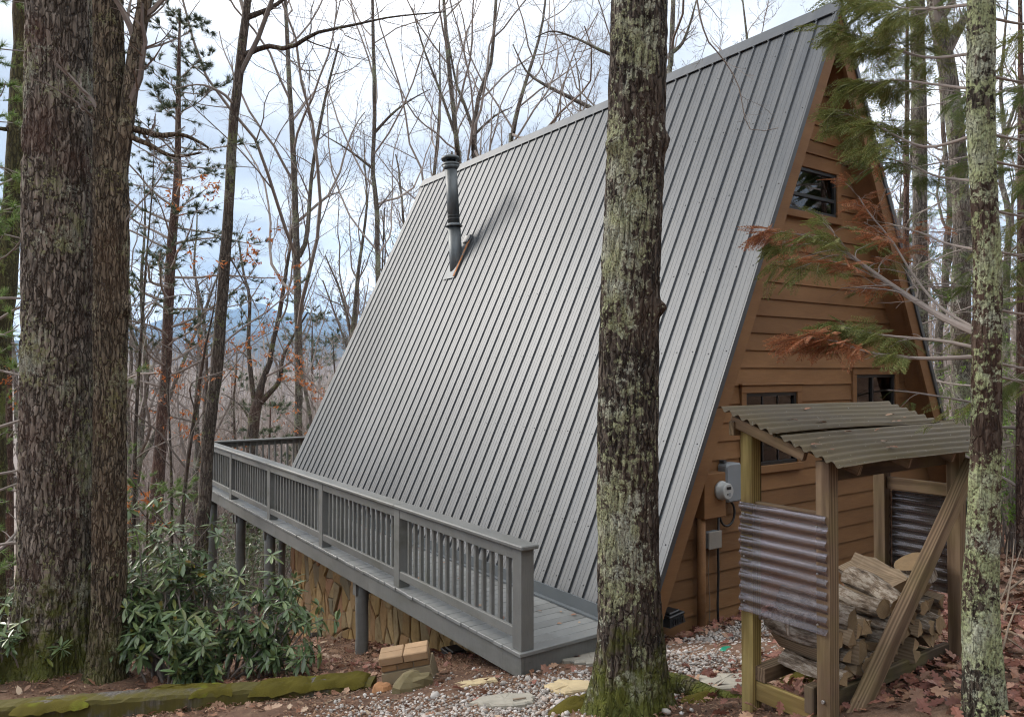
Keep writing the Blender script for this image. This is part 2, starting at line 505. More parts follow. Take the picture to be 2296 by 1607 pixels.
def bark(key, dark, light, lichen=0.5, lichen_col=(0.30, 0.34, 0.19), lichen2=(0.36, 0.38, 0.31), moss=0.0, vs=14.0, zs=2.2, moss_z=None, lscale=5.0, bumpd=0.03, red=(0.10, 0.05, 0.035), lside=None):
    a = M_(key); p = a.pos()
    st = a.stretch((vs, vs, zs), p)
    fur = a.noise(1.0, 6, 0.62, st, 0.4)
    pl = a.noise(1.0, 4, 0.6, a.stretch((vs * 3.4, vs * 3.4, zs * 5), p))
    c = a.ramp(fur, [(0.32, dark), (0.5, tuple((d + l) / 2 for d, l in zip(dark, light))), (0.68, light)])
    wob = a.node('ShaderNodeTexNoise'); wob.inputs['Scale'].default_value = 9.0; wob.inputs['Detail'].default_value = 3; a.l.new(p, wob.inputs['Vector'])
    ad = a.node('ShaderNodeVectorMath', operation='MULTIPLY_ADD'); a.l.new(wob.outputs['Color'], ad.inputs[0]); ad.inputs[1].default_value = (1.6, 1.6, 1.6)
    a.l.new(a.stretch((vs * 1.15, vs * 1.15, zs * 0.95), p), ad.inputs[2])
    crack = a.voro(1.0, ad.outputs[0], 'DISTANCE_TO_EDGE')
    plate = a.ramp(crack, [(0.02, 0.0), (0.16, 1.0)])
    c = a.mix(plate, tuple(1.15 * q for q in dark), c)
    c = a.mix(a.ramp(a.noise(1.3, 3, 0.5, p), [(0.5, 0.0), (0.68, 0.4)]), c, red)
    c = a.hsv(c, val=a.remap(pl, 0.55, 1.4))
    if lichen > 0:
        big = a.noise(lscale * 0.32, 3, 0.5, p)
        if lside is not None:
            geo = a.node('ShaderNodeNewGeometry')
            dt = a.node('ShaderNodeVectorMath', operation='DOT_PRODUCT')
            a.l.new(geo.outputs['Normal'], dt.inputs[0]); dt.inputs[1].default_value = lside
            big = a.math('ADD', a.math('MULTIPLY', big, 0.75), a.remap(dt.outputs['Value'], 0.0, 0.22))
        sm = a.noise(lscale * 3.2, 5, 0.68, p, 0.3)
        tot = a.math('ADD', a.math('MULTIPLY', big, 0.55), a.math('MULTIPLY', sm, 0.55))
        th = 0.66 - 0.2 * lichen
        mask = a.ramp(tot, [(th, 0.0), (th + 0.035, 1.0)])
        crumb = a.ramp(a.noise(70, 3, 0.6, p), [(0.36, 0.25), (0.55, 1.0)])
        mask = a.math('MULTIPLY', mask, crumb)
        lc = a.mix(a.ramp(a.noise(4.5, 3, 0.5, p), [(0.45, 0.0), (0.6, 1.0)]), lichen_col, lichen2)
        lc = a.hsv(lc, val=a.remap(a.noise(90, 3, 0.6, p), 0.6, 1.3))
        c = a.mix(mask, c, lc)
    if moss > 0:
        sep = a.node('ShaderNodeSeparateXYZ'); a.l.new(p, sep.inputs[0])
        z0, z1 = moss_z
        hh = a.node('ShaderNodeMapRange'); hh.inputs['From Min'].default_value = z1; hh.inputs['From Max'].default_value = z0
        a.l.new(sep.outputs['Z'], hh.inputs['Value'])
        mn = a.math('ADD', a.math('MULTIPLY', hh.outputs[0], 0.55), a.noise(6, 6, 0.68, p))
        mm = a.math('MULTIPLY', a.ramp(mn, [(0.66, 0.0), (0.86, 1.0)]), moss)
        mc = a.mix(a.noise(9, 4, 0.6, p), (0.035, 0.045, 0.012), (0.13, 0.135, 0.02))
        c = a.mix(mm, c, mc)
    h = a.math('ADD', a.math('ADD', a.math('MULTIPLY', fur, 0.6), a.math('MULTIPLY', plate, 0.5)), a.math('MULTIPLY', pl, 0.5))
    MAT[key] = a.done(c, 0.9, 0, a.bump(h, 0.85, bumpd), 0.2)
    return MAT[key]

bark('bark_centre', (0.020, 0.015, 0.012), (0.155, 0.125, 0.10), 0.42, (0.30, 0.31, 0.18), (0.38, 0.385, 0.30), 0.95, 22, 5.0, (-0.1, 1.1), 6.0, 0.03, (0.085, 0.055, 0.04), (-0.9, -0.4, 0))
bark('bark_oak', (0.042, 0.032, 0.025), (0.34, 0.285, 0.235), 0.36, (0.25, 0.25, 0.13), (0.34, 0.34, 0.27), 0.9, 15, 4.0, (-1.4, 0.6), 6.0, 0.035, (0.115, 0.055, 0.042))
bark('bark_oak_slim', (0.034, 0.025, 0.017), (0.265, 0.21, 0.15), 0.28, (0.22, 0.20, 0.09), (0.25, 0.24, 0.16), 0.5, 20, 5.0, (-1.4, 0.4), 7.0, 0.03, (0.10, 0.06, 0.035))
bark('bark_lichen', (0.018, 0.014, 0.010), (0.11, 0.09, 0.07), 0.70, (0.32, 0.355, 0.19), (0.37, 0.385, 0.29), 0.0, 26, 5.0, None, 9.0, 0.02)
bark('bark_lean', (0.040, 0.030, 0.024), (0.20, 0.165, 0.135), 0.25, (0.16, 0.17, 0.07), (0.24, 0.23, 0.18), 0.0, 22, 4.0, None, 6.0, 0.02)
bark('bark_pine', (0.05, 0.030, 0.024), (0.20, 0.135, 0.105), 0.15, (0.2, 0.2, 0.15), (0.25, 0.24, 0.2), 0.0, 18, 5.0, None, 6.0, 0.03, (0.15, 0.07, 0.05))
bark('bark_grey', (0.055, 0.046, 0.038), (0.24, 0.205, 0.175), 0.42, (0.23, 0.25, 0.15), (0.30, 0.30, 0.25), 0.0, 20, 4.0, None, 6.0, 0.02)
bark('bark_mossy', (0.035, 0.03, 0.016), (0.14, 0.125, 0.06), 0.35, (0.16, 0.19, 0.05), (0.2, 0.22, 0.1), 0.0, 18, 4.0, None, 6.0, 0.02)
a = M_('branch_bark')
c = a.mix(a.noise(9, 4, 0.6, a.pos()), (0.16, 0.132, 0.115), (0.32, 0.275, 0.245))
c = a.hsv(c, val=a.remap(a.rnd(), 0.75, 1.25))
MAT['branch_bark'] = a.done(c, 0.9, spec=0.2)
a = M_('twig_far')
c = a.mix(a.island(), (0.26, 0.22, 0.195), (0.43, 0.375, 0.34))
MAT['twig_far'] = a.done(c, 0.95, spec=0.1)

# weathered treated lumber (grain along local Z)
def lumber(key, c0, c1, green=0.0):
    a = M_(key)
    dist = a.noise(1.0, 2, 0.5, a.stretch((3.2, 3.2, 1.1)))
    x = a.node('ShaderNodeTexWave', wave_type='BANDS', bands_direction='X')
    x.inputs['Scale'].default_value = 15; x.inputs['Distortion'].default_value = 9
    x.inputs['Detail'].default_value = 3; x.inputs['Detail Scale'].default_value = 0.6
    a.l.new(a.stretch((1.0, 1.0, 0.09)), x.inputs['Vector'])
    fine = a.noise(1.0, 4, 0.6, a.stretch((130, 130, 5)))
    c = a.mix(x.outputs['Fac'], c0, c1)
    c = a.hsv(c, val=a.math('MULTIPLY', a.remap(fine, 0.7, 1.25), a.remap(a.rnd(), 0.85, 1.15)))
    stain = a.ramp(a.noise(2.3, 4, 0.6, a.stretch((1, 1, 0.5))), [(0.52, 0.0), (0.72, 0.75)])
    c = a.mix(stain, c, tuple(0.42 * q for q in c0))
    if green:
        gm = a.ramp(a.noise(2.6, 4, 0.6, a.pos()), [(0.45, 0.0), (0.68, green)])
        c = a.mix(gm, c, (0.14, 0.13, 0.03))
    MAT[key] = a.done(c, 0.8, 0, a.bump(fine, 0.3, 0.004), 0.25)
lumber('lumber', (0.10, 0.063, 0.038), (0.21, 0.145, 0.09), 0.25)
lumber('lumber_yellow', (0.15, 0.10, 0.035), (0.31, 0.235, 0.09), 0.45)
lumber('lumber_dark', (0.05, 0.035, 0.024), (0.105, 0.075, 0.05), 0.3)
lumber('split_wood', (0.20, 0.145, 0.092), (0.28, 0.21, 0.14))
a = M_('log_bark')
n1 = a.noise(1.0, 5, 0.7, a.stretch((34, 34, 9)))
c = a.ramp(n1, [(0.33, (0.045, 0.033, 0.025)), (0.48, (0.17, 0.13, 0.095)), (0.6, (0.34, 0.30, 0.25)), (0.75, (0.10, 0.075, 0.055))])
c = a.hsv(c, val=a.remap(a.rnd(), 0.75, 1.15))
MAT['log_bark'] = a.done(c, 0.9, 0, a.bump(n1, 0.8, 0.012), 0.2)
a = M_('log_end')
x = a.node('ShaderNodeTexWave', wave_type='RINGS', rings_direction='Z'); x.inputs['Scale'].default_value = 40
x.inputs['Distortion'].default_value = 2.0; a.l.new(a._tc.outputs['Object'] if a._oc else a.node('ShaderNodeTexCoord').outputs['Object'], x.inputs['Vector'])
c = a.mix(x.outputs['Fac'], (0.235, 0.16, 0.088), (0.285, 0.2, 0.115))
c = a.hsv(c, val=a.math('MULTIPLY', a.remap(a.rnd(), 0.55, 1.2), a.remap(a.noise(25, 4), 0.7, 1.2)))
MAT['log_end'] = a.done(c, 0.85, 0, a.bump(a.noise(60, 4), 0.4, 0.004), 0.2)

# corrugated plastic
def clear_plastic(key, tint, dirt_col, dirt_amt, rough, gl_amt):
    a = M_(key); nt = a
    tr = a.node('ShaderNodeBsdfTransparent'); tr.inputs['Color'].default_value = tuple(tint) + (1,)
    gl = a.node('ShaderNodeBsdfGlossy'); gl.inputs['Roughness'].default_value = rough; gl.inputs['Color'].default_value = (0.95, 0.95, 1, 1)
    fr = a.node('ShaderNodeFresnel'); fr.inputs['IOR'].default_value = 1.6
    m1 = a.node('ShaderNodeMixShader'); a.l.new(a.math('ADD', a.math('MULTIPLY', fr.outputs[0], gl_amt), 0.006), m1.inputs[0])
    a.l.new(tr.outputs[0], m1.inputs[1]); a.l.new(gl.outputs[0], m1.inputs[2])
    df = a.b
    dn = a.noise(1.0, 6, 0.68, a.stretch((3.0, 3.0, 8.0), a.pos()))
    dc = a.mix(a.noise(1.4, 4, 0.6, a.pos()), dirt_col[0], dirt_col[1])
    sp = a.ramp(a.noise(60, 2, 0.5, a.pos()), [(0.70, 0.0), (0.74, 1.0)])
    a.put(df.inputs['Base Color'], a.mix(a.math('MULTIPLY', sp, 0.5), dc, (0.5, 0.5, 0.45))); df.inputs['Roughness'].default_value = 0.6; df.inputs['Specular IOR Level'].default_value = 0.2
    m2 = a.node('ShaderNodeMixShader')
    a.l.new(a.ramp(dn, [(0.35, dirt_amt[0]), (0.65, dirt_amt[1])]), m2.inputs[0])
    a.l.new(m1.outputs[0], m2.inputs[1]); a.l.new(df.outputs[0], m2.inputs[2])
    a.l.new(m2.outputs[0], a.n['Material Output'].inputs['Surface'])
    MAT[key] = a.m
clear_plastic('clear_sheet', (0.80, 0.76, 0.78), ((0.26, 0.24, 0.21), (0.34, 0.32, 0.32)), (0.02, 0.16), 0.05, 0.36)
clear_plastic('roof_sheet', (0.52, 0.48, 0.40), ((0.105, 0.080, 0.026), (0.125, 0.094, 0.066)), (0.80, 0.97), 0.3, 0.12)

a = M_('window_glass')
tr = a.node('ShaderNodeBsdfTransparent'); tr.inputs['Color'].default_value = (0.55, 0.58, 0.56, 1)
gl = a.node('ShaderNodeBsdfGlossy'); gl.inputs['Roughness'].default_value = 0.02
mx = a.node('ShaderNodeMixShader'); fr = a.node('ShaderNodeFresnel'); fr.inputs['IOR'].default_value = 1.5
a.l.new(a.math('ADD', fr.outputs[0], 0.05), mx.inputs[0]); a.l.new(tr.outputs[0], mx.inputs[1]); a.l.new(gl.outputs[0], mx.inputs[2])
a.l.new(mx.outputs[0], a.n['Material Output'].inputs['Surface']); MAT['window_glass'] = a.m
plain('black_frame', (0.012, 0.012, 0.012), 0.4, 0.2)
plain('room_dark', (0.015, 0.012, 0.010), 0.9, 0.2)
plain('blind', (0.42, 0.40, 0.36), 0.7, 0.1)
plain('curtain', (0.36, 0.33, 0.28), 0.9, 0.2)
plain('black_plastic', (0.012, 0.012, 0.013), 0.45, 0.3)
plain('cable_black', (0.014, 0.014, 0.014), 0.5, 0.2)
plain('grey_plastic', (0.20, 0.22, 0.235), 0.5, 0.12)
plain('meter_white', (0.36, 0.37, 0.36), 0.35, 0.08)
plain('meter_face', (0.40, 0.41, 0.40), 0.4, 0.1)
plain('green_plastic', (0.01, 0.22, 0.13), 0.5, 0.15)
plain('screw_dark', (0.03, 0.03, 0.035), 0.5, 0.1)
plain('bolt_metal', (0.35, 0.34, 0.33), 0.4, 0.2, metal=0.8)
plain('concrete', (0.21, 0.165, 0.10), 0.9, 0.35, 5, bump=0.6, bscale=45)
plain('brick', (0.35, 0.225, 0.125), 0.88, 0.3, 9, bump=0.5, bscale=70)
plain('brick_dark', (0.22, 0.13, 0.06), 0.9, 0.35, 7, bump=0.5, bscale=70)
plain('flagstone_tan', (0.42, 0.33, 0.19), 0.85, 0.3, 5, bump=0.4, bscale=25)
plain('flagstone_grey', (0.30, 0.275, 0.225), 0.85, 0.35, 5, bump=0.4, bscale=25)
plain('rock_orange', (0.27, 0.13, 0.055), 0.9, 0.35, 8, bump=0.5, bscale=30)
plain('rock_mossy', (0.145, 0.115, 0.055), 0.9, 0.45, 7, bump=0.5, bscale=30)
plain('stick_wood', (0.20, 0.15, 0.105), 0.9, 0.4, 12)
plain('pvc_pale', (0.24, 0.22, 0.19), 0.6, 0.2)
plain('gravel_bed', (0.21, 0.20, 0.195), 0.9, 0.5, 40)
a = M_('old_timber')
n1 = a.noise(1.0, 5, 0.65, a.stretch((40, 40, 3)))
c = a.mix(a.ramp(n1, [(0.35, 0.0), (0.65, 1.0)]), (0.04, 0.034, 0.03), (0.15, 0.135, 0.122))
gm = a.ramp(a.noise(2.2, 5, 0.65, a.pos()), [(0.38, 0.0), (0.50, 0.95)])
c = a.mix(gm, c, a.mix(a.noise(11, 3, 0.5, a.pos()), (0.05, 0.042, 0.012), (0.10, 0.085, 0.015)))
MAT['old_timber'] = a.done(c, 0.9, 0, a.bump(n1, 0.6, 0.012), 0.2)
a = M_('moss')
c = a.mix(a.noise(7, 5, 0.65, a.pos()), (0.045, 0.038, 0.008), (0.115, 0.095, 0.016))
c = a.mix(a.ramp(a.noise(2.5, 3, 0.5, a.pos()), [(0.58, 0.0), (0.70, 0.8)]), c, (0.16, 0.19, 0.02))
MAT['moss'] = a.done(c, 0.95, 0, a.bump(a.noise(120, 3, 0.6, a.pos()), 0.8, 0.01), 0.1)

# ground: leaf mould and duff
a = M_('forest_floor')
p = a.pos()
n1 = a.noise(1.1, 5, 0.6, p); n2 = a.noise(22, 5, 0.7, p); n3 = a.noise(5, 5, 0.65, p)
c = a.mix(a.ramp(n1, [(0.35, 0.0), (0.65, 1.0)]), (0.09, 0.052, 0.036), (0.19, 0.115, 0.078))
c = a.mix(a.ramp(n3, [(0.5, 0.0), (0.68, 0.7)]), c, (0.22, 0.145, 0.095))
c = a.hsv(c, val=a.remap(n2, 0.45, 1.5))
sep = a.node('ShaderNodeVectorMath', operation='LENGTH'); a.l.new(p, sep.inputs[0])
fd = a.node('ShaderNodeMapRange'); fd.inputs['From Min'].default_value = 60; fd.inputs['From Max'].default_value = 220
a.l.new(sep.outputs['Value'], fd.inputs['Value'])
wood = a.mix(a.noise(0.05, 5, 0.7, p), (0.17, 0.14, 0.12), (0.26, 0.215, 0.188))
wood = a.mix(a.ramp(a.noise(0.017, 3, 0.6, p), [(0.58, 0.0), (0.66, 0.7)]), wood, (0.055, 0.065, 0.038))
wood = a.hsv(wood, val=a.remap(a.noise(0.6, 4, 0.7, p), 0.6, 1.4))
c = a.mix(fd.outputs[0], c, wood)
MAT['forest_floor'] = a.done(c, 0.95, 0, a.bump(n2, 0.8, 0.03), 0.15)

def leafmat(key, stops, rough=0.5, trans=0.2, spec=0.35, var=(0.75, 1.2)):
    a = M_(key); i = a.island()
    c = a.ramp(i, stops)
    c = a.hsv(c, val=a.remap(a.math('FRACT', a.math('MULTIPLY', i, 91.7)), *var))
    MAT[key] = a.leafy(c, trans, rough, spec)
leafmat('dead_leaf', [(0, (0.18, 0.085, 0.05)), (0.3, (0.27, 0.135, 0.08)), (0.55, (0.33, 0.21, 0.135)), (0.75, (0.22, 0.10, 0.066)), (0.92, (0.38, 0.27, 0.19)), (1, (0.45, 0.34, 0.24))], 0.6, 0.1, 0.3)
leafmat('red_leaf', [(0, (0.15, 0.06, 0.045)), (0.4, (0.22, 0.09, 0.062)), (0.8, (0.28, 0.13, 0.095)), (1, (0.35, 0.21, 0.15))], 0.6, 0.1, 0.3)
leafmat('duff', [(0, (0.08, 0.042, 0.028)), (0.5, (0.17, 0.09, 0.056)), (0.85, (0.23, 0.135, 0.085)), (1, (0.34, 0.24, 0.155))], 0.8, 0.0, 0.2)
leafmat('rhododendron_leaf', [(0, (0.072, 0.115, 0.046)), (0.55, (0.115, 0.17, 0.068)), (0.85, (0.16, 0.205, 0.075)), (0.97, (0.14, 0.15, 0.03)), (1, (0.2, 0.13, 0.02))], 0.32, 0.18, 0.6)
leafmat('laurel_leaf', [(0, (0.045, 0.07, 0.022)), (0.6, (0.08, 0.11, 0.035)), (0.9, (0.13, 0.15, 0.05)), (1, (0.16, 0.13, 0.05))], 0.4, 0.2, 0.5)
leafmat('shrub_leaf', [(0, (0.10, 0.17, 0.025)), (0.6, (0.16, 0.25, 0.04)), (1, (0.22, 0.32, 0.07))], 0.45, 0.45, 0.4)
leafmat('pine_needle', [(0, (0.055, 0.080, 0.040)), (0.6, (0.085, 0.110, 0.058)), (1, (0.13, 0.14, 0.07))], 0.5, 0.15, 0.4)
leafmat('white_pine_needle', [(0, (0.10, 0.16, 0.04)), (0.6, (0.15, 0.23, 0.06)), (1, (0.22, 0.29, 0.10))], 0.5, 0.4, 0.4)
leafmat('cedar_green', [(0, (0.10, 0.12, 0.03)), (0.5, (0.165, 0.185, 0.05)), (0.85, (0.23, 0.25, 0.085)), (1, (0.25, 0.19, 0.07))], 0.5, 0.38, 0.35)
leafmat('cedar_rust', [(0, (0.22, 0.08, 0.04)), (0.5, (0.36, 0.135, 0.06)), (0.85, (0.40, 0.20, 0.10)), (1, (0.24, 0.15, 0.08))], 0.6, 0.35, 0.3)
leafmat('hemlock_needle', [(0, (0.065, 0.095, 0.028)), (0.5, (0.105, 0.145, 0.042)), (1, (0.16, 0.19, 0.06))], 0.5, 0.25, 0.35)
leafmat('beech_leaf', [(0, (0.30, 0.085, 0.025)), (0.5, (0.42, 0.14, 0.045)), (1, (0.50, 0.23, 0.09))], 0.6, 0.4, 0.3)
leafmat('pebble', [(0, (0.20, 0.175, 0.155)), (0.3, (0.33, 0.30, 0.27)), (0.6, (0.44, 0.41, 0.38)), (0.85, (0.25, 0.17, 0.12)), (1, (0.54, 0.51, 0.48))], 0.75, 0.0, 0.35)
a = M_('mountain_forest')
c = a.mix(a.noise(0.004, 6, 0.65, a.pos()), (0.045, 0.052, 0.045), (0.085, 0.085, 0.075))
MAT['mountain_forest'] = a.done(c, 1.0, spec=0.0)

# ================================================================ the setting
def make_ground():
    N = 340
    u = np.linspace(-1, 1, N)
    gx = 4.5 + 3.0 * np.sinh(8.1 * u) ; gy = 6.5 + 3.0 * np.sinh(8.1 * u)
    X, Y = np.meshgrid(gx, gy, indexing='ij')
    Z = G(X, Y)
    rr = np.hypot(X - 5, Y - 6)
    m = (rr < 40)
    idx = np.argwhere(m)
    for i, j in idx:
        Z[i, j] += 0.035 * mnoise.noise(Vector((X[i, j] * 1.6, Y[i, j] * 1.6, 0.3))) + 0.02 * mnoise.noise(Vector((X[i, j] * 5, Y[i, j] * 5, 2.3)))
    V = np.stack([X, Y, Z], -1).reshape(-1, 3)
    i = np.arange(N - 1)[:, None]; j = np.arange(N - 1)[None, :]
    F = np.stack([i * N + j, (i + 1) * N + j, (i + 1) * N + j + 1, i * N + j + 1], -1).reshape(-1, 4)
    o = link('ground', np_mesh('ground', V, F, True), MAT['forest_floor'])
    tag(o, kind='structure')
make_ground()

def make_mountain(name, prof, dist, back, seed, amp):
    """a range whose crest follows the profile (view x, elevation in view pixels above the horizon)"""
    xs = np.array([p[0] for p in prof], float); hs = np.array([p[1] for p in prof], float)
    cols = np.linspace(xs[0], xs[-1], 260); rows = np.linspace(-1, 1, 44)
    V = []
    for cx_ in cols:
        d = sight(cx_, _CY); d = d.copy(); d[2] = 0
        crest = np.interp(cx_, xs, hs) / _F * dist
        for w in rows:
            t = dist + w * back
            fall = 1 - abs(w) ** 1.25
            p = d * t
            n = 0
            for o, s_ in ((1, 1.0), (2, 0.5), (4, 0.25)):
                n += s_ * mnoise.noise(Vector((p[0] / 900 * o, p[1] / 900 * o, seed)))
            z = crest * fall + amp * n * (0.15 + min(1, abs(w) * 2.2)) * (fall ** 0.3 if fall > 0 else 0)
            if abs(w) > 0.99: z = -40
            V.append((p[0], p[1], CAM_Z + z))
    n = len(rows); m = len(cols)
    i = np.arange(m - 1)[:, None]; j = np.arange(n - 1)[None, :]
    F = np.stack([i * n + j, (i + 1) * n + j, (i + 1) * n + j + 1, i * n + j + 1], -1).reshape(-1, 4)
    o = link(name, np_mesh(name, V, F, True), MAT['mountain_forest'])
    tag(o, kind='structure')
make_mountain('mountain', [(-300, 40), (0, 60), (200, 80), (285, 96), (340, 108), (400, 128), (450, 143), (490, 142), (525, 134), (560, 152), (590, 150), (620, 136), (650, 132), (680, 137), (720, 128), (760, 119), (820, 108), (900, 96), (1100, 80), (1400, 50)], 7000, 2600, 3.1, 120)
make_mountain('hill', [(-300, 60), (0, 68), (250, 64), (400, 60), (480, 66), (560, 84), (640, 88), (760, 78), (900, 74), (1100, 60), (1400, 40)], 3600, 1100, 8.4, 50)

# ================================================================ the A-frame cabin
XE, XR, ZE, ZR = 5.11, 8.38, 0.14, 6.93
Y0 = 5.09; Y1 = Y0 + 0.9144 * 11 + 0.4572
SL = math.hypot(XR - XE, ZR - ZE)
house = empty('a_frame_cabin', (XR, 5.4, -0.3), 'A-frame cabin with steep ribbed metal roof and brown lap siding on a stone base', 'house')
bL = np.array([(XE - XR) / SL, 0, (ZE - ZR) / SL]); nL = np.array([-(ZR - ZE) / SL, 0, (XR - XE) / SL])
bR = bL * [-1, 1, 1]; nR = nL * [-1, 1, 1]
RID = np.array([XR, 0, ZR])

def roof_pt(side, y, s, h):
    b, n = (bL, nL) if side == 'L' else (bR, nR)
    p = RID + b * s + n * h
    return (p[0], y, p[2])

roofL = link('roof', MB().box(0, 1, 0, 1, 0, 1).mesh('tmp'), None, house)  # replaced just below
MITRE = (ZR - ZE) / (XR - XE)
def slab(side, y0, y1, s0, s1, h0, h1):
    mit = lambda s, h: max(s, -h * MITRE) if s < 0.5 else s      # mitred where the two slopes meet
    vs = [roof_pt(side, y, mit(s, h), h) for h in (h0, h1) for (y, s) in ((y0, s0), (y1, s0), (y1, s1), (y0, s1))]
    fs = [(0,1,2,3),(7,6,5,4),(0,4,5,1),(1,5,6,2),(2,6,7,3),(3,7,4,0)]
    return vs, fs
mb = MB()
for sd in 'LR': mb.add(*slab(sd, Y0 + 0.05, Y1 - 0.02, 0.02, SL - 0.02, -0.15, -0.006))
roofL.data = mb.mesh('roof'); roofL.data.materials.append(MAT['brown_stain'])

prof = []
for j in range(4):
    y = j * 0.2286
    prof += [(y, 0.0), (y + 0.007, 0.019), (y + 0.026, 0.019), (y + 0.034, 0.0)]
    for q in (0.098, 0.158):
        prof += [(y + q, 0.0), (y + q + 0.002, 0.0020), (y + q + 0.008, 0.0020), (y + q + 0.010, 0.0)]
prof.append((0.9144, 0.0))
rngp = np.random.default_rng(5)
for sd in 'LR':
    for k in range(12):
        pr = prof if k < 11 else [q for q in prof if q[0] <= 0.4573]
        y0 = Y0 + 0.9144 * k
        S = np.linspace(0.0, SL + 0.03, 15)
        V = []
        for s in S:
            for (dy, h) in pr:
                w = 0.0010 * mnoise.noise(Vector((s * 0.9 + k * 7, (y0 + dy) * 2.4, 1.7)))
                V.append(roof_pt(sd, y0 + dy, s, h + w))
        n = len(pr); i = np.arange(len(S) - 1)[:, None]; j = np.arange(n - 1)[None, :]
        F = np.stack([i * n + j, i * n + j + 1, (i + 1) * n + j + 1, (i + 1) * n + j], -1).reshape(-1, 4)
        if sd == 'R': F = F[:, ::-1]
        link('roof_panel', np_mesh('roof_panel', V, F), MAT['roof_metal'], roofL)
# screws in rows down the slope
sv = []
for s in (0.5, 1.55, 2.6, 3.65, 4.7, 5.75, 6.8, 7.42):
    for k in range(46):
        y = Y0 + 0.2286 * k + 0.06
        p = np.array(roof_pt('L', y, s + rngp.normal(0, 0.008), 0.001)); sv.append(p)
bv = np.array([[math.cos(a_) * 0.009, math.sin(a_) * 0.009, 0.0] for a_ in np.arange(6) * math.pi / 3] + [[0, 0, 0.008]])
bf = np.array([[i, (i + 1) % 6, 6] for i in range(6)])
Ms = np.repeat(np.stack([[0, 1, 0], bL, nL], -1)[None].astype(float), len(sv), 0)
v_, f_ = instances(bv, bf, Ms, np.array(sv))
o = link('screws', np_mesh('screws', v_, f_), MAT['screw_dark'], roofL); tag(o, kind='stuff')
# ridge cap, folded over both slopes with a closed foot on each rib
mb = MB()
yy0, yy1 = Y0 - 0.03, Y1 + 0.02
cs = []
for sd, seq in (('L', ((0.17, 0.021), (0.165, 0.030), (0.0, 0.032))), ('R', ((0.165, 0.030), (0.17, 0.021)))):
    for s, h in seq: cs.append((sd, s, h))
pA = [roof_pt(sd, yy0, s, h) for sd, s, h in cs]; pB = [roof_pt(sd, yy1, s, h) for sd, s, h in cs]
apexz = ZR + 0.032 / nL[2] * 0.55
pA[2] = (XR, yy0, apexz); pB[2] = (XR, yy1, apexz)
n = len(cs)
mb.add(pA + pB, [(i, i + 1, n + i + 1, n + i) for i in range(n - 1)])
for k in range(46):
    y = Y0 + 0.2286 * k + 0.02
    mb.add(*slab('L', y - 0.012, y + 0.016, 0.168, 0.185, 0.0, 0.027))
mb.build('ridge_cap', MAT['roof_metal'], roofL)
for sd in 'LR':
    b = MB(); b.add(*slab(sd, Y0 - 0.022, Y0 - 0.002, -0.01, SL + 0.03, -0.035, 0.024)); b.build('rake_trim', MAT['dark_metal'], roofL)
    b = MB(); b.add(*slab(sd, Y0 + 0.004, Y0 + 0.046, 0.05, SL + 0.12, -0.215, -0.008)); b.build('rake_board', MAT['brown_stain'], roofL)
    b = MB(); b.add(*slab(sd, Y1 - 0.02, Y1 - 0.005, 0.05, SL + 0.05, -0.2, -0.01)); b.build('rake_board', MAT['brown_stain'], roofL)
# blue-grey flashing between roof foot and deck
b = MB(); b.box(XE - 0.05, XE - 0.038, Y0 + 0.1, Y1, 0.008, 0.15); b.box(XE - 0.10, XE - 0.0505, Y0 + 0.1, Y1, 0.005, 0.022)
b.build('flashing', MAT['flashing_metal'], house)

# gable wall
YW = 5.42
def wall_x(z, inset=0.168):
    zz = max(z, ZE)
    xl = XE + (zz - ZE) * (XR - XE) / (ZR - ZE) + inset
    return xl, 2 * XR - xl
mb = MB()
zt = ZR - 0.4
mb.add([(5.3, YW + 0.05, -1.2), (11.46, YW + 0.05, -1.2), (11.46, YW + 0.05, ZE), (wall_x(zt)[1], YW + 0.05, zt), (wall_x(zt)[0], YW + 0.05, zt), (5.3, YW + 0.05, ZE)], [(0, 1, 2, 3, 4, 5)])
mb.add([(5.3, 15.2, -3.3), (11.46, 15.2, -3.3), (11.46, 15.2, ZE), (wall_x(zt)[1], 15.2, zt), (wall_x(zt)[0], 15.2, zt), (5.3, 15.2, ZE)], [(5, 4, 3, 2, 1, 0)])
mb.add([(11.46, YW + 0.05, -3.3), (11.46, 15.2, -3.3), (11.46, 15.2, ZE), (11.46, YW + 0.05, ZE)], [(0, 1, 2, 3)])
wall = mb.build('wall', MAT['brown_stain'], house)
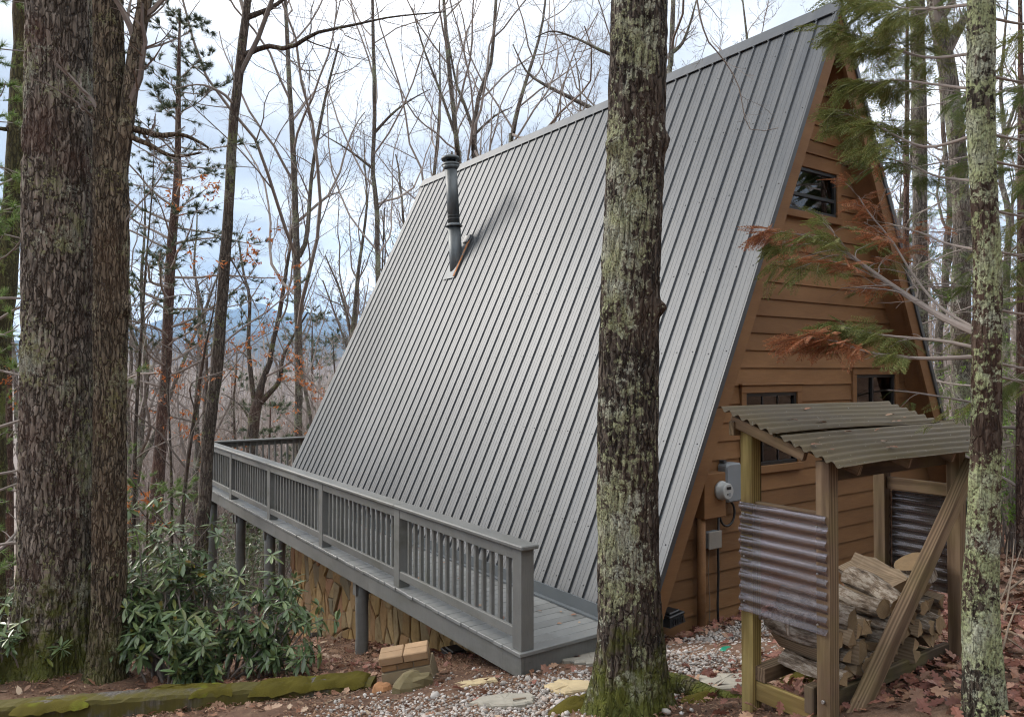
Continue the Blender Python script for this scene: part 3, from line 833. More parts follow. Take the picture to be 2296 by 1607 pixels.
# windows: (x0, x1, z0, z1) outer edge of trim, aligned to the board courses
WIN = [(6.88, 8.00, 1.33, 2.33), (9.10, 10.22, 1.73, 2.53), (7.62, 8.86, 4.33, 5.13)]
def board(segs, z0, z1):
    mb = MB()
    for (xb0, xb1, xt0, xt1) in segs:
        yb, yt, yk = YW - 0.022, YW - 0.002, YW + 0.02
        mb.add([(xb0, yb, z0), (xb1, yb, z0), (xt1, yt, z1 + 0.012), (xt0, yt, z1 + 0.012), (xb0, yk, z0), (xb1, yk, z0), (xt1, yk, z1 + 0.012), (xt0, yk, z1 + 0.012)],
               [(0, 1, 2, 3), (0, 4, 5, 1), (1, 5, 6, 2), (3, 2, 6, 7), (0, 3, 7, 4)])
    return mb
z = -0.47
while z < 6.3:
    z1 = z + 0.2
    lo = wall_x(z); hi = wall_x(z1)
    if z < ZE: lo = (5.27, 11.49)
    if z1 <= ZE + 0.05: hi = (5.27, 11.49)
    cuts = [w for w in WIN if w[2] < z + 0.1 < w[3]]
    cuts.sort()
    edges = [(lo[0], hi[0])]
    for w in cuts: edges += [(w[0] + 0.02, w[0] + 0.02), (w[1] - 0.02, w[1] - 0.02)]
    edges.append((lo[1], hi[1]))
    for q in range(0, len(edges), 2):
        a0, a1 = edges[q]; b0, b1 = edges[q + 1]
        if b0 - a0 < 0.02 or b1 - a1 < -0.05: continue
        board([(a0, b0, a1, max(b1, a1 + 0.01))], z, z1).build('siding_board', MAT['brown_stain'], wall)
    z = z1
# windows
def window(x0, x1, z0, z1, kind):
    tw = 0.085
    tt = 0.17 if kind == 'attic' else tw     # deeper head board over the attic window
    f = MB()
    yA, yB = YW - 0.05, YW + 0.045
    f.cbox(x0, x1, yA, yB, z1 - tt, z1, 0.004); f.cbox(x0, x1, yA - 0.012, yB, z0, z0 + tw, 0.004)
    f.cbox(x0, x0 + tw, yA + 0.003, yB, z0 + tw, z1 - tt, 0.004); f.cbox(x1 - tw, x1, yA + 0.003, yB, z0 + tw, z1 - tt, 0.004)
    f.cbox(x0 - 0.02, x1 + 0.02, yA - 0.02, yB, z1 + 0.001, z1 + 0.022, 0.004)
    w = f.build('window', MAT['brown_stain'], house)
    gx0, gx1, gz0, gz1 = x0 + tw + 0.001, x1 - tw - 0.001, z0 + tw + 0.001, z1 - tt - 0.001
    t = 0.038
    s = MB()
    ya, yb = YW - 0.028, YW + 0.03
    s.box(gx0, gx1, ya, yb, gz1 - t, gz1); s.box(gx0, gx1, ya, yb, gz0, gz0 + t)
    s.box(gx0, gx0 + t, ya + 0.002, yb, gz0 + t, gz1 - t); s.box(gx1 - t, gx1, ya + 0.002, yb, gz0 + t, gz1 - t)
    if kind == 'hung':
        zm = (gz0 + gz1) / 2; s.box(gx0 + t, gx1 - t, ya + 0.004, yb, zm - t / 2, zm + t / 2)
        zs = [(gz0 + t, zm - t / 2), (zm + t / 2, gz1 - t)]
        xs = [(gx0 + t, gx1 - t)]
    elif kind == 'slider':
        xm = gx0 + (gx1 - gx0) * 0.43; s.box(xm - t / 2, xm + t / 2, ya + 0.004, yb, gz0 + t, gz1 - t)
        xs = [(gx0 + t, xm - t / 2), (xm + t / 2, gx1 - t)]; zs = [(gz0 + t, gz1 - t)]
    else:
        xs = [(gx0 + t, gx1 - t)]; zm = gz0 + (gz1 - gz0) * 0.38
        s.box(gx0 + t, gx1 - t, ya + 0.004, yb, zm - t / 2, zm + t / 2)
        zs = [(gz0 + t, zm - t / 2), (zm + t / 2, gz1 - t)]
    s.build('window_frame', MAT['black_frame'], w)
    for (a_, b_) in xs:
        for (c_, d_) in zs:
            MB().box(a_ - 0.002, b_ + 0.002, YW, YW + 0.005, c_ - 0.002, d_ + 0.002).build('pane', MAT['window_glass'], w)
    mu = MB()
    if kind == 'hung':
        for (c_, d_) in zs:
            for q in (0.335, 0.665):
                xq = gx0 + t + q * (gx1 - gx0 - 2 * t); mu.box(xq - 0.008, xq + 0.008, YW - 0.01, YW - 0.001, c_, d_)
        mu.build('muntins', MAT['black_frame'], w)
    # room behind
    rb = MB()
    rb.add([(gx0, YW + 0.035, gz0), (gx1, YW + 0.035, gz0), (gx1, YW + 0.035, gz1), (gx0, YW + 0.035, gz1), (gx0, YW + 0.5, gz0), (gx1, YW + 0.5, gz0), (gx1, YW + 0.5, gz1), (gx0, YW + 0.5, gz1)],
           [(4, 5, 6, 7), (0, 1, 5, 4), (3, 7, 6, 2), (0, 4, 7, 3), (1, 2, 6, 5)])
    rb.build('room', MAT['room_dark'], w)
    bl = MB()
    if kind == 'hung':
        x_end = gx1 - 0.27 if True else gx1
        n = int((gz1 - gz0 - 0.08) / 0.028)
        for q in range(n):
            zz = gz1 - 0.04 - q * 0.028
            bl.add([(gx0 + 0.03, YW + 0.06, zz), (x_end + 0.06, YW + 0.06, zz), (x_end + 0.06, YW + 0.075, zz - 0.022), (gx0 + 0.03, YW + 0.075, zz - 0.022)], [(0, 1, 2, 3)])
        bl.build('blind', MAT['blind'], w)
    elif kind == 'slider':
        pts = [(gx0 + 0.03 + q * 0.03, YW + 0.09 + 0.018 * math.sin(q * 2.2)) for q in range(13)]
        bl.add([(x_, y_, gz0 + 0.02) for x_, y_ in pts] + [(x_, y_, gz1 - 0.02) for x_, y_ in pts], [(i, i + 1, 14 + i - 0, 13 + i) for i in range(12)])
        bl.build('curtain', MAT['curtain'], w)
    else:
        bl.add([(gx0 + 0.62, YW + 0.09, gz1 - 0.02), (gx1 - 0.02, YW + 0.09, gz1 - 0.02), (gx1 - 0.02, YW + 0.09, gz0), (gx1 - 0.2, YW + 0.09, gz0 + 0.02), (gx1 - 0.26, YW + 0.08, gz0 + 0.35)], [(0, 4, 3, 2, 1)])
        bl.build('curtain', MAT['curtain'], w)
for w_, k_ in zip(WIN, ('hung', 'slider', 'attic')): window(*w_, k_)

# stone-veneered foundation under the deck side
def clip_poly(poly, px, py, nx, ny):
    out = []
    for i in range(len(poly)):
        ax, ay = poly[i]; bx, by = poly[(i + 1) % len(poly)]
        da = (ax - px) * nx + (ay - py) * ny; db = (bx - px) * nx + (by - py) * ny
        if da <= 0: out.append((ax, ay))
        if (da < 0 < db) or (db < 0 < da):
            t = da / (da - db); out.append((ax + (bx - ax) * t, ay + (by - ay) * t))
    return out
XS = 5.30
mbw = MB(); mbw.box(XS, XS + 0.25, 5.75, 15.55, -3.6, -0.05); 
found = mbw.build('stone_foundation', MAT['mortar'], house)
rs = np.random.default_rng(11)
pts = []
yy = 5.75
while yy < 15.7:
    off = rs.uniform(0, 0.5)
    zz = -3.7 + off
    while zz < 0:
        pts.append((yy + rs.normal(0, 0.10), zz + rs.normal(0, 0.14), rs.uniform(-0.02, 0.05))); zz += rs.choice([0.26, 0.42, 0.62])
    yy += rs.uniform(0.22, 0.40)
ZST = 0.5   # vertical stretch used for the cell metric
pts = [(p[0], p[1] * ZST, p[2]) for p in pts]
P2 = np.array([[p[0], p[1]] for p in pts])
for i, (py_, pz_, w_) in enumerate(pts):
    gz = float(G(XS - 0.1, py_))
    if pz_ / ZST < gz - 0.45 or py_ < 5.75 or py_ > 15.6: continue
    poly = [(5.75, -3.6 * ZST), (15.55, -3.6 * ZST), (15.55, -0.06 * ZST), (5.75, -0.06 * ZST)]
    d2 = np.hypot(P2[:, 0] - py_, P2[:, 1] - pz_)
    for j in np.argsort(d2)[1:22]:
        qx, qy = P2[j]
        nx, ny = qx - py_, qy - pz_
        L = math.hypot(nx, ny)
        mx_, my_ = (qx + py_) / 2, (qy + pz_) / 2
        poly = clip_poly(poly, mx_ - nx / L * 0.0045, my_ - ny / L * 0.0045, nx, ny)
        if len(poly) < 3: break
    if len(poly) < 3: continue
    poly = [(a_, b_ / ZST) for a_, b_ in poly]
    cy_ = sum(p[0] for p in poly) / len(poly); cz_ = sum(p[1] for p in poly) / len(poly)
    if max(p[1] for p in poly) < gz - 0.1: continue
    dep = rs.uniform(0.03, 0.075); ty, tz = rs.normal(0, 0.06), rs.normal(0, 0.04)
    n = len(poly)
    base = [(XS + 0.01, p[0], p[1]) for p in poly]
    mid = [(XS - dep * 0.75 - ty * (p[0] - cy_), p[0] + rs.normal(0, 0.003), p[1] + rs.normal(0, 0.004)) for p in poly]
    top = []
    for p in poly:
        fy = cy_ + (p[0] - cy_) * 0.84; fz = cz_ + (p[1] - cz_) * 0.88
        top.append((XS - dep - ty * (fy - cy_) - tz * (fz - cz_) + rs.normal(0, 0.005), fy, fz))
    cen = [(XS - dep - rs.uniform(0.0, 0.015), cy_, cz_)]
    mb = MB()
    fs = []
    for q in range(n):
        r_ = (q + 1) % n
        fs += [(q, n + q, n + r_, r_), (n + q, 2 * n + q, 2 * n + r_, n + r_), (2 * n + q, 3 * n, 2 * n + r_)]
    mb.add(base + mid + top + cen, fs)
    mb.build('stone', MAT['veneer_stone'], found)

# ================================================================ the deck
DX0, DX1 = 3.88, 5.30
DY0, DY1 = 5.41, 17.40
deck = empty('deck', (4.5, 9.0, 0), 'long grey painted timber deck with railing running beside the metal roof', 'deck')
y = DY0
bi = 0
proto_board = None; proto_long = None
while y < DY1 - 0.05:
    w = 0.1405
    x1 = XE + 0.02 if y < Y1 + 0.1 else 12.9
    if y < Y0 + 0.5: x1 = 5.27
    mb = MB().cbox(0, x1 - DX0, 0, w, -0.035, 0, 0.004)
    mw = Matrix.Translation((DX0 + rs.normal(0, 0.003), y, rs.normal(0, 0.0012)))
    mb.build('deck_board', MAT['deck_board_paint'], deck, mw)
    y += w + 0.0055
ZF0, ZF1 = -0.235, -0.037
for (a_, b_) in ((DY0 + 0.02, 8.68), (8.683, 12.34), (12.343, 16.0), (16.003, DY1 - 0.02)):
    MB().cbox(DX0 + 0.022, DX0 + 0.06, a_, b_, ZF0, ZF1, 0.003).build('fascia_board', MAT['deck_paint'], deck)
MB().cbox(DX0 + 0.061, 5.29, DY0 + 0.02, DY0 + 0.058, ZF0 + 0.02, ZF1, 0.003).build('fascia_board', MAT['deck_paint'], deck)
MB().cbox(DX0 + 0.061, 12.8, DY1 - 0.058, DY1 - 0.02, ZF0, ZF1, 0.003).build('fascia_board', MAT['deck_paint'], deck)
for xj in (4.3, 4.75, 5.15):
    MB().box(xj, xj + 0.04, DY0 + 0.06, DY1 - 0.06, ZF0 + 0.002, ZF1 - 0.001).build('joist', MAT['deck_paint'], deck)
for yj in (9.2, 13.1, 14.9, 17.2):
    MB().box(DX0 + 0.062, 5.6 if yj < 15.6 else 12.7, yj - 0.05, yj + 0.05, ZF0 - 0.18, ZF0 - 0.001).build('beam', MAT['deck_paint'], deck)
def column(x, y, r, zt=ZF0 - 0.001):
    gz = float(G(x, y)) - 0.3
    pz = np.linspace(gz, zt, 8)
    P = np.stack([np.full(8, x) + rs.normal(0, 0.003, 8), np.full(8, y) + rs.normal(0, 0.003, 8), pz], -1)
    MB().ring(P, np.full(8, r) * rs.uniform(0.97, 1.03, 8), 20).build('column', MAT['deck_paint'], deck)
column(4.05, 9.2, 0.085); column(4.05, 13.1, 0.09); column(4.05, 14.9, 0.09); column(4.08, 17.22, 0.095, ZF0 - 0.181)
column(5.12, 15.72, 0.07); column(7.6, 17.2, 0.09, ZF0 - 0.181); column(11.6, 17.2, 0.09, ZF0 - 0.181)
MB().box(4.0, 4.06, 5.47, 5.53, -0.6, ZF0 - 0.001).build('short_post', MAT['deck_paint'], deck)
MB().cbox(4.1, 4.9, 15.66, 15.75, -0.56, -0.42, 0.004).build('beam', MAT['deck_paint'], deck)

def railing(name, A, B, axis, posts, cap_cuts, end_over=0.05, inner=1):
    """axis 'y': rail runs along Y at X=A..; posts are near edges of 0.14 posts"""
    def bx(mb, u0, u1, v0, v1, z0, z1, c=0.003):
        return mb.cbox(v0, v1, u0, u1, z0, z1, c) if axis == 'y' else mb.cbox(u0, u1, v0, v1, z0, z1, c)
    V = A
    s = inner
    def vr(a_, b_): return (V + a_, V + b_) if s > 0 else (V - b_, V - a_)
    caps = MB()
    rail = None
    for i in range(len(cap_cuts) - 1):
        m_ = MB(); bx(m_, cap_cuts[i] + 0.0015, cap_cuts[i + 1] - 0.0015, *vr(-0.03, 0.165), 0.905, 0.945, 0.009)
        if rail is None: rail = m_.build('railing', MAT['deck_paint'], deck)
        else: m_.build('rail_cap', MAT['deck_paint'], rail)
    for p in posts:
        m_ = MB(); bx(m_, p, p + 0.14, *vr(0.0, 0.14), 0.0005, 0.904, 0.004); m_.build('railing_post', MAT['deck_paint'], rail)
    bm = MB().cbox(-0.019, 0.019, -0.019, 0.019, 0.115, 0.885, 0.002).mesh('baluster'); bm.materials.append(MAT['deck_paint'])
    for i in range(len(posts) - 1):
        a_, b_ = posts[i] + 0.141, posts[i + 1] - 0.001
        for z0, z1 in ((0.80, 0.903), (0.10, 0.19)):
            m_ = MB(); bx(m_, a_, b_, *vr(0.005, 0.043), z0, z1); m_.build('rail', MAT['deck_paint'], rail)
        n = max(2, round((b_ - a_) / 0.142) - 1)
        for q in range(n):
            u = a_ + (q + 1) * (b_ - a_) / (n + 1)
            v = V + s * 0.063
            loc = (v, u, 0) if axis == 'y' else (u, v, 0)
            link('baluster', bm, None, rail, Matrix.Translation(loc) @ Matrix.Rotation(rs.normal(0, 0.012), 4, 'Z'))
railing('front', 3.91, 0, 'y', [5.44, 7.85, 10.26, 12.66, 15.07, 17.23], [5.39, 7.95, 12.75, 17.40], inner=1)
railing('far', 17.37, 0, 'x', [3.91, 6.32, 8.73, 11.14, 12.7], [4.085, 8.8, 12.87], inner=-1)

# ================================================================ stovepipe chimney on the roof
cy_ = 12.14
foot = np.array([7.22, cy_, 4.47])
chim = empty('stovepipe_chimney', tuple(foot), 'dark grey metal stovepipe with round cap rising from the ribbed roof', 'chimney')
top = foot + np.array([-0.10, 0.05, 2.02])
ax = top - foot
def along(z0, z1, r0, r1, n=24, m=2):
    P = np.array([foot + ax * ((z0 + (z1 - z0) * i / (m - 1)) / ax[2]) for i in range(m)]); return P, np.linspace(r0, r1, m)
MB().ring(*along(-0.4, 0.74, 0.122, 0.122), 24).build('lower_pipe', MAT['stovepipe_metal'], chim)
b = MB(); b.ring(*along(0.742, 1.84, 0.112, 0.112), 24)
for q in (0.87, 0.93): b.ring(*along(q, q + 0.008, 0.1138, 0.1138), 24)
b.build('upper_pipe', MAT['stovepipe_metal'], chim)
b = MB(); b.ring(*along(0.73, 0.79, 0.165, 0.115), 24); b.build('storm_collar', MAT['flashing_metal'], chim)
b = MB(); b.ring(*along(1.80, 1.87, 0.115, 0.165), 24); b.ring(*along(1.871, 1.915, 0.166, 0.166), 24); b.build('cap_base', MAT['stovepipe_metal'], chim)
b = MB(); b.ring(*along(1.916, 1.985, 0.095, 0.095), 20); b.build('cap_neck', MAT['black_plastic'], chim)
for q in range(4):
    an = q * math.pi / 2 + 0.4
    off = np.array([math.cos(an), math.sin(an), 0]) * 0.14
    P, r_ = along(1.90, 1.99, 0.008, 0.008); MB().ring(P + off, r_, 6).build('cap_strut', MAT['stovepipe_metal'], chim)
b = MB()
P = np.array([foot + ax * (z_ / ax[2]) for z_ in (1.986, 2.035, 2.06, 2.075)]); b.ring(P, np.array([0.172, 0.168, 0.12, 0.02]), 24)
b.build('cap_lid', MAT['stovepipe_metal'], chim)
s_foot = (ZR - foot[2]) / (ZR - ZE) * SL
b = MB(); b.add(*slab('L', cy_ - 0.21, cy_ + 0.21, s_foot - 0.55, s_foot + 0.30, 0.0195, 0.026)); fl = b.build('flashing_plate', MAT['flashing_metal'], chim)
b = MB(); b.add(*slab('L', cy_ - 0.212, cy_ - 0.16, s_foot - 0.5, s_foot + 0.27, 0.0265, 0.036)); b.build('rusty_edge', MAT['rust'], fl)
b = MB(); b.add(*slab('L', cy_ - 0.2, cy_ + 0.0, s_foot - 0.62, s_foot - 0.46, 0.0265, 0.05)); b.build('sealant_strip', MAT['dark_metal'], fl)

# ================================================================ electric service on the gable wall
YS = YW - 0.024
em = empty('electric_meter', (6.30, YS, 1.1), 'round white electric meter on a brown box beside the lower window', 'meter')
MB().cbox(6.12, 6.46, YS - 0.14, YS, 0.95, 1.42, 0.008).build('meter_box', MAT['brown_stain'], em)
b = MB(); P = np.array([(6.37, YS - 0.141, 1.235), (6.37, YS - 0.17, 1.235), (6.37, YS - 0.171, 1.235), (6.37, YS - 0.235, 1.235), (6.37, YS - 0.25, 1.235)])
b.ring(P, np.array([0.10, 0.10, 0.088, 0.086, 0.075]), 28); mt = b.build('meter_dial', MAT['meter_white'], em)
MB().box(6.335, 6.405, YS - 0.2535, YS - 0.2505, 1.255, 1.285).build('display', MAT['black_frame'], mt)
MB().box(6.345, 6.36, YS - 0.2535, YS - 0.2505, 1.20, 1.215).build('print', MAT['black_frame'], mt)
MB().box(6.37, 6.40, YS - 0.2535, YS - 0.2505, 1.185, 1.222).build('print', MAT['grey_plastic'], mt)
MB().ring(np.array([(6.16, YS - 0.06, 0.949), (6.16, YS - 0.06, -0.4)]), np.array([0.045, 0.045]), 14).build('conduit', MAT['brown_stain'], em)
tb = empty('utility_box', (6.60, YS, 1.25), 'smooth grey plastic utility box with rounded corners right of the round meter', 'utility box')
def round_panel(x0, x1, z0, z1, y0, y1, r=0.05):
    pl = []
    for cx_, cz_, a0 in ((x1 - r, z1 - r, 0), (x0 + r, z1 - r, 90), (x0 + r, z0 + r, 180), (x1 - r, z0 + r, 270)):
        for q in range(5): an = R(a0 + q * 22.5); pl.append((cx_ + r * math.cos(an), cz_ + r * math.sin(an)))
    n = len(pl); mb = MB(); cx_ = (x0 + x1) / 2; cz_ = (z0 + z1) / 2
    vs = [(p[0], y1, p[1]) for p in pl] + [(p[0], y0 + 0.02, p[1]) for p in pl] + [(cx_ + (p[0] - cx_) * 0.88, y0, cz_ + (p[1] - cz_) * 0.92) for p in pl]
    fs = [(i, n + i, n + (i + 1) % n, (i + 1) % n) for i in range(n)] + [(n + i, 2 * n + i, 2 * n + (i + 1) % n, n + (i + 1) % n) for i in range(n)] + [tuple(2 * n + i for i in range(n))]
    mb.add(vs, fs); return mb
round_panel(6.50, 6.76, 1.08, 1.50, YS - 0.12, YS).build('cover', MAT['grey_plastic'], tb)
MB().cbox(6.52, 6.56, YS - 0.07, YS - 0.001, 1.501, 1.53, 0.003).build('latch', MAT['dark_metal'], tb)
jb = empty('junction_box', (6.34, YS, 0.78), 'small pale grey junction box below the round meter', 'junction box')
MB().cbox(6.25, 6.44, YS - 0.08, YS, 0.62, 0.79, 0.008).build('body', MAT['grey_plastic'], jb)
MB().cbox(6.242, 6.448, YS - 0.094, YS - 0.081, 0.612, 0.798, 0.006).build('lid', MAT['pvc_pale'], jb)
an = np.linspace(0.25, 2 * math.pi * 1.08, 34)
P = np.stack([6.60 + 0.115 * np.cos(an + 1.3), YS - 0.03 - 0.0007 * np.arange(34), 0.95 + 0.135 * np.sin(an + 1.3)], -1)
o = MB().ring(P, np.full(34, 0.013), 8).build('cable_coil', MAT['cable_black']); tag(o, 'coiled black cable hanging under the smooth grey utility box', 'cable')
P = np.array([(6.47, YS - 0.03, 0.93), (6.46, YS - 0.03, 0.6), (6.465, YS - 0.03, 0.3), (6.45, YS - 0.03, 0.0), (6.45, YS - 0.04, -0.4)])
o = MB().ring(P, np.full(5, 0.013), 8).build('ground_wire', MAT['cable_black']); tag(o, 'straight black wire running down the brown siding to the ground', 'wire')
for xk, lb in ((6.25, 'thin dry vine stem climbing the siding beside the brown conduit'), (6.335, 'thin dry vine stem climbing the siding beside the black wire')):
    zz = np.linspace(-0.35, 0.6, 16); P = np.stack([xk + 0.01 * np.sin(zz * 9 + xk * 30), np.full(16, YS - 0.012), zz], -1)
    o = MB().ring(P, np.linspace(0.006, 0.003, 16), 5).build('vine_stem', MAT['stick_wood']); tag(o, lb, 'vine', 'dry vines on the siding')
P = np.array([(6.9, 5.36, -0.05), (6.9, 5.36, 0.0)])
def bait_box(x, y, z, rz, s, label, lidz=0.0):
    e_ = empty('black_box', (x, y, z), label, 'box')
    mw = Matrix.Translation((x, y, z)) @ Matrix.Rotation(rz, 4, 'Z')
    mb = MB()
    mb.add([(-.17*s,-.12*s,0),(.17*s,-.12*s,0),(.17*s,.12*s,0),(-.17*s,.12*s,0),(-.15*s,-.10*s,.09*s),(.15*s,-.10*s,.09*s),(.15*s,.10*s,.09*s),(-.15*s,.10*s,.09*s)],
           [(0,3,2,1),(4,5,6,7),(0,1,5,4),(1,2,6,5),(2,3,7,6),(3,0,4,7)])
    mb.build('body', MAT['black_plastic'], e_, mw)
    mb = MB(); mb.cbox(-.165*s, .165*s, -.115*s, .115*s, .091*s, .125*s, .01*s); mb.cbox(-.11*s, .11*s, -.08*s, .08*s, .126*s, .15*s, .012*s)
    for q in (-.1, -.05, 0, .05, .1): mb.box(q*s-.008, q*s+.008, -.128*s, -.1185*s, .02*s, .085*s)
    mb.build('lid', MAT['black_plastic'], e_, mw)
def place_box(x, y, rz, s, label):
    bait_box(x, y, float(G(x, y)), rz, s, label)
p = ground_hit(742, 1432); place_box(5.02, p[1] + 0.1, 1.2, 1.0, 'black plastic box on leaves by the stone wall, left of the nearest round column')
p = ground_hit(1000, 1452); place_box(4.95, 8.35, 1.5, 1.05, 'black plastic box in shadow under the deck, right of the brick stack')
bait_box(5.62, 5.285, -0.02, 0.2, 0.85, 'black tapered box fixed to the siding at the foot of the slanted brown rake board')

# ================================================================ firewood shelter
SX0, SX1, SY0, SY1 = 4.0, 5.56, 2.53, 3.06      # post centres: L=(SX0,SY1) M=(SX0,SY0) R=(SX1,SY0) B=(SX1,SY1)
def gz(x, y): return float(G(x, y))
shed = empty('firewood_shelter', ((SX0 + SX1) / 2, (SY0 + SY1) / 2, gz(4.8, 2.8)), 'open wooden firewood shelter with corrugated plastic roof and side panels', 'wood shelter')
PW = 0.089
def roofz(y): return 1.965 + (y - 2.35) * (2.235 - 1.965) / (3.15 - 2.35)
def post(x, y, mat, top):
    return beam('post', (x, y, gz(x, y) - 0.12), (x, y, top), PW, PW, MAT[mat], shed, up=(0, 1, 0))
post(SX0, SY1, 'lumber_yellow', roofz(SY1) - 0.035)
post(SX0, SY0, 'lumber', roofz(SY0) - 0.05)
post(SX1, SY0, 'lumber', roofz(SY0) - 0.05)
post(SX1, SY1, 'lumber', roofz(SY1) - 0.035)
# doubled inner studs beside the posts
beam('stud', (SX0 + 0.066, SY1 + 0.02, 1.66), (SX0 + 0.066, SY1 + 0.02, 2.12), 0.04, 0.08, MAT['lumber_dark'], shed, up=(0, 1, 0))
beam('stud', (SX0 + 0.066, SY0 + 0.02, 0.5), (SX0 + 0.066, SY0 + 0.02, 1.98), 0.04, 0.08, MAT['lumber_dark'], shed, up=(0, 1, 0))
beam('stud', (SX1 + 0.066, SY0 + 0.02, 0.4), (SX1 + 0.066, SY0 + 0.02, 1.98), 0.04, 0.08, MAT['lumber_dark'], shed, up=(0, 1, 0))
# side rails
zt = 1.63
beam('side_rail', (SX0 + 0.0, SY0 + 0.046, zt), (SX0 + 0.0, SY1 - 0.046, zt), 0.038, 0.089, MAT['lumber'], shed)
beam('side_rail', (SX0 + 0.0, SY0 + 0.046, 0.49), (SX0 + 0.0, SY1 - 0.046, 0.49), 0.038, 0.12, MAT['lumber_yellow'], shed)
beam('side_rail', (SX1, SY0 + 0.046, 1.66), (SX1, SY1 - 0.046, 1.66), 0.038, 0.089, MAT['lumber'], shed)
beam('side_rail', (SX1, SY0 + 0.046, 0.46), (SX1, SY1 - 0.046, 0.46), 0.038, 0.089, MAT['lumber_dark'], shed)
# bottom bearers along the front and back, under the wood
beam('bearer', (SX0 + 0.1, SY0 + 0.05, 0.56), (SX1 - 0.05, SY0 + 0.05, 0.56), 0.04, 0.09, MAT['lumber_dark'], shed)
beam('bearer', (SX0 - 0.02, SY1 - 0.07, 0.60), (SX1 - 0.05, SY1 - 0.07, 0.60), 0.089, 0.089, MAT['lumber'], shed)
beam('block', (SX0 - 0.01, SY0 + 0.09, 0.50), (SX0 - 0.01, SY0 + 0.09, 0.66), 0.089, 0.06, MAT['lumber_dark'], shed, up=(0, 1, 0))
# top plates and rafters
beam('top_plate', (SX0 - 0.1, SY1 + 0.07, roofz(SY1) - 0.075), (SX1 + 0.25, SY1 + 0.07, roofz(SY1) - 0.075), 0.04, 0.09, MAT['lumber'], shed)
beam('top_plate', (SX0 + 0.05, SY0 + 0.07, roofz(SY0) - 0.14), (SX1 + 0.02, SY0 + 0.07, roofz(SY0) - 0.14), 0.04, 0.09, MAT['lumber_dark'], shed)
for x in (SX0 - 0.066, SX0 + 0.13, 4.69, 5.25, 5.72):
    y0_ = 2.40 if x > SX0 else 2.62
    beam('rafter', (x, y0_, roofz(y0_) - 0.055), (x, 3.15, roofz(3.15) - 0.055), 0.038, 0.07, MAT['lumber'], shed)
# diagonal brace across the front
bp0 = np.array([4.065, 2.45, 0.42]); bp1 = np.array([5.62, 2.45, 1.86])
beam('diagonal_brace', bp0, bp1, 0.075, 0.095, MAT['lumber'], shed, up=(0, 0, 1))

def corrugated(name, mat, parent, u0, u1, v0, v1, place, amp, pitch, nu, seed, wav=0.006, ragged=0.012):
    """sheet: waves repeat along v; ridges run along u"""
    r_ = np.random.default_rng(seed)
    nv = max(12, int((v1 - v0) / pitch * 10))
    V = []; 
    us = np.linspace(u0, u1, nu); vs = np.linspace(v0, v1, nv)
    for th in (0.0, 0.0016):
        for i, u in enumerate(us):
            for j, v in enumerate(vs):
                h = amp * math.cos(2 * math.pi * (v - v0) / pitch) + wav * mnoise.noise(Vector((u * 1.5 + seed, v * 2.1, 0.5))) * 2 + th
                e_ = ragged * mnoise.noise(Vector((v * 11, seed, i * 0.0))) if i in (0, nu - 1) else 0
                V.append(place(u + e_, v, h))
    F = []
    n = nu * nv
    for i in range(nu - 1):
        for j in range(nv - 1):
            a_ = i * nv + j
            F.append((a_, a_ + nv, a_ + nv + 1, a_ + 1)); F.append((n + a_, n + a_ + 1, n + a_ + nv + 1, n + a_ + nv))
    for i in range(nu - 1):
        for j in (0, nv - 1):
            a_ = i * nv + j; F.append((a_, n + a_, n + a_ + nv, a_ + nv))
    return link(name, np_mesh(name, V, F, True), mat, parent)
# roof: ridges run along X, three lapped sheets
sl_ = (2.235 - 1.965) / 0.80
def rp(u, v, h):
    sag = -0.008 * math.sin(math.pi * np.clip((u - 3.85) / 2.05, 0, 1)) * (1 - (v - 2.3) / 0.9) + 0.007 * math.sin((u - 3.85) * 2.2)
    return (u, v - h * sl_ / math.hypot(1, sl_), roofz(v) + 0.008 + h + sag)
corrugated('roof_sheet', MAT['roof_sheet'], shed, 3.84, 5.86, 2.76, 3.20, rp, 0.011, 0.068, 26, 3)
corrugated('roof_sheet', MAT['roof_sheet'], shed, 3.86, 6.10, 2.335, 2.80, lambda u, v, h: tuple(np.array(rp(u, v, h)) + [0, 0, -0.004]), 0.011, 0.068, 26, 9)
# clear side sheets
corrugated('side_sheet', MAT['clear_sheet'], shed, SY0 - 0.03, SY1 + 0.045, 0.985, 1.665, lambda u, v, h: (SX0 - PW / 2 - 0.012 - h, u, v), 0.010, 0.0725, 14, 5, 0.006, 0.01)
corrugated('side_sheet', MAT['clear_sheet'], shed, SY0 + 0.05, SY1 - 0.05, 0.93, 1.60, lambda u, v, h: (SX1 + 0.02 - h, u, v), 0.010, 0.068, 12, 6, 0.004, 0.005)
# dark backing boards outside the far side sheet
beam('end_board', (SX1 + 0.05, SY0 + 0.05, 1.26), (SX1 + 0.05, SY1 - 0.05, 1.26), 0.02, 0.68, MAT['lumber_dark'], shed)
for k, (yy, zz) in enumerate([(SY1, 1.60), (SY1, 1.33), (SY1, 1.05), (SY0 + 0.02, 1.60), (SY0 + 0.02, 1.33), (SY0 + 0.02, 1.04), ((SY0 + SY1) / 2, 1.60)]):
    P = np.array([(SX0 - PW / 2 - 0.022, yy, zz), (SX0 - PW / 2 - 0.032, yy, zz)]); MB().ring(P, np.array([0.006, 0.004]), 8).build('screw', MAT['bolt_metal'], shed)
P = np.array([(SX0 - PW / 2 - 0.001, SY0, 0.60), (SX0 - PW / 2 - 0.012, SY0, 0.60)]); MB().ring(P, np.array([0.012, 0.010]), 8).build('bolt', MAT['bolt_metal'], shed)

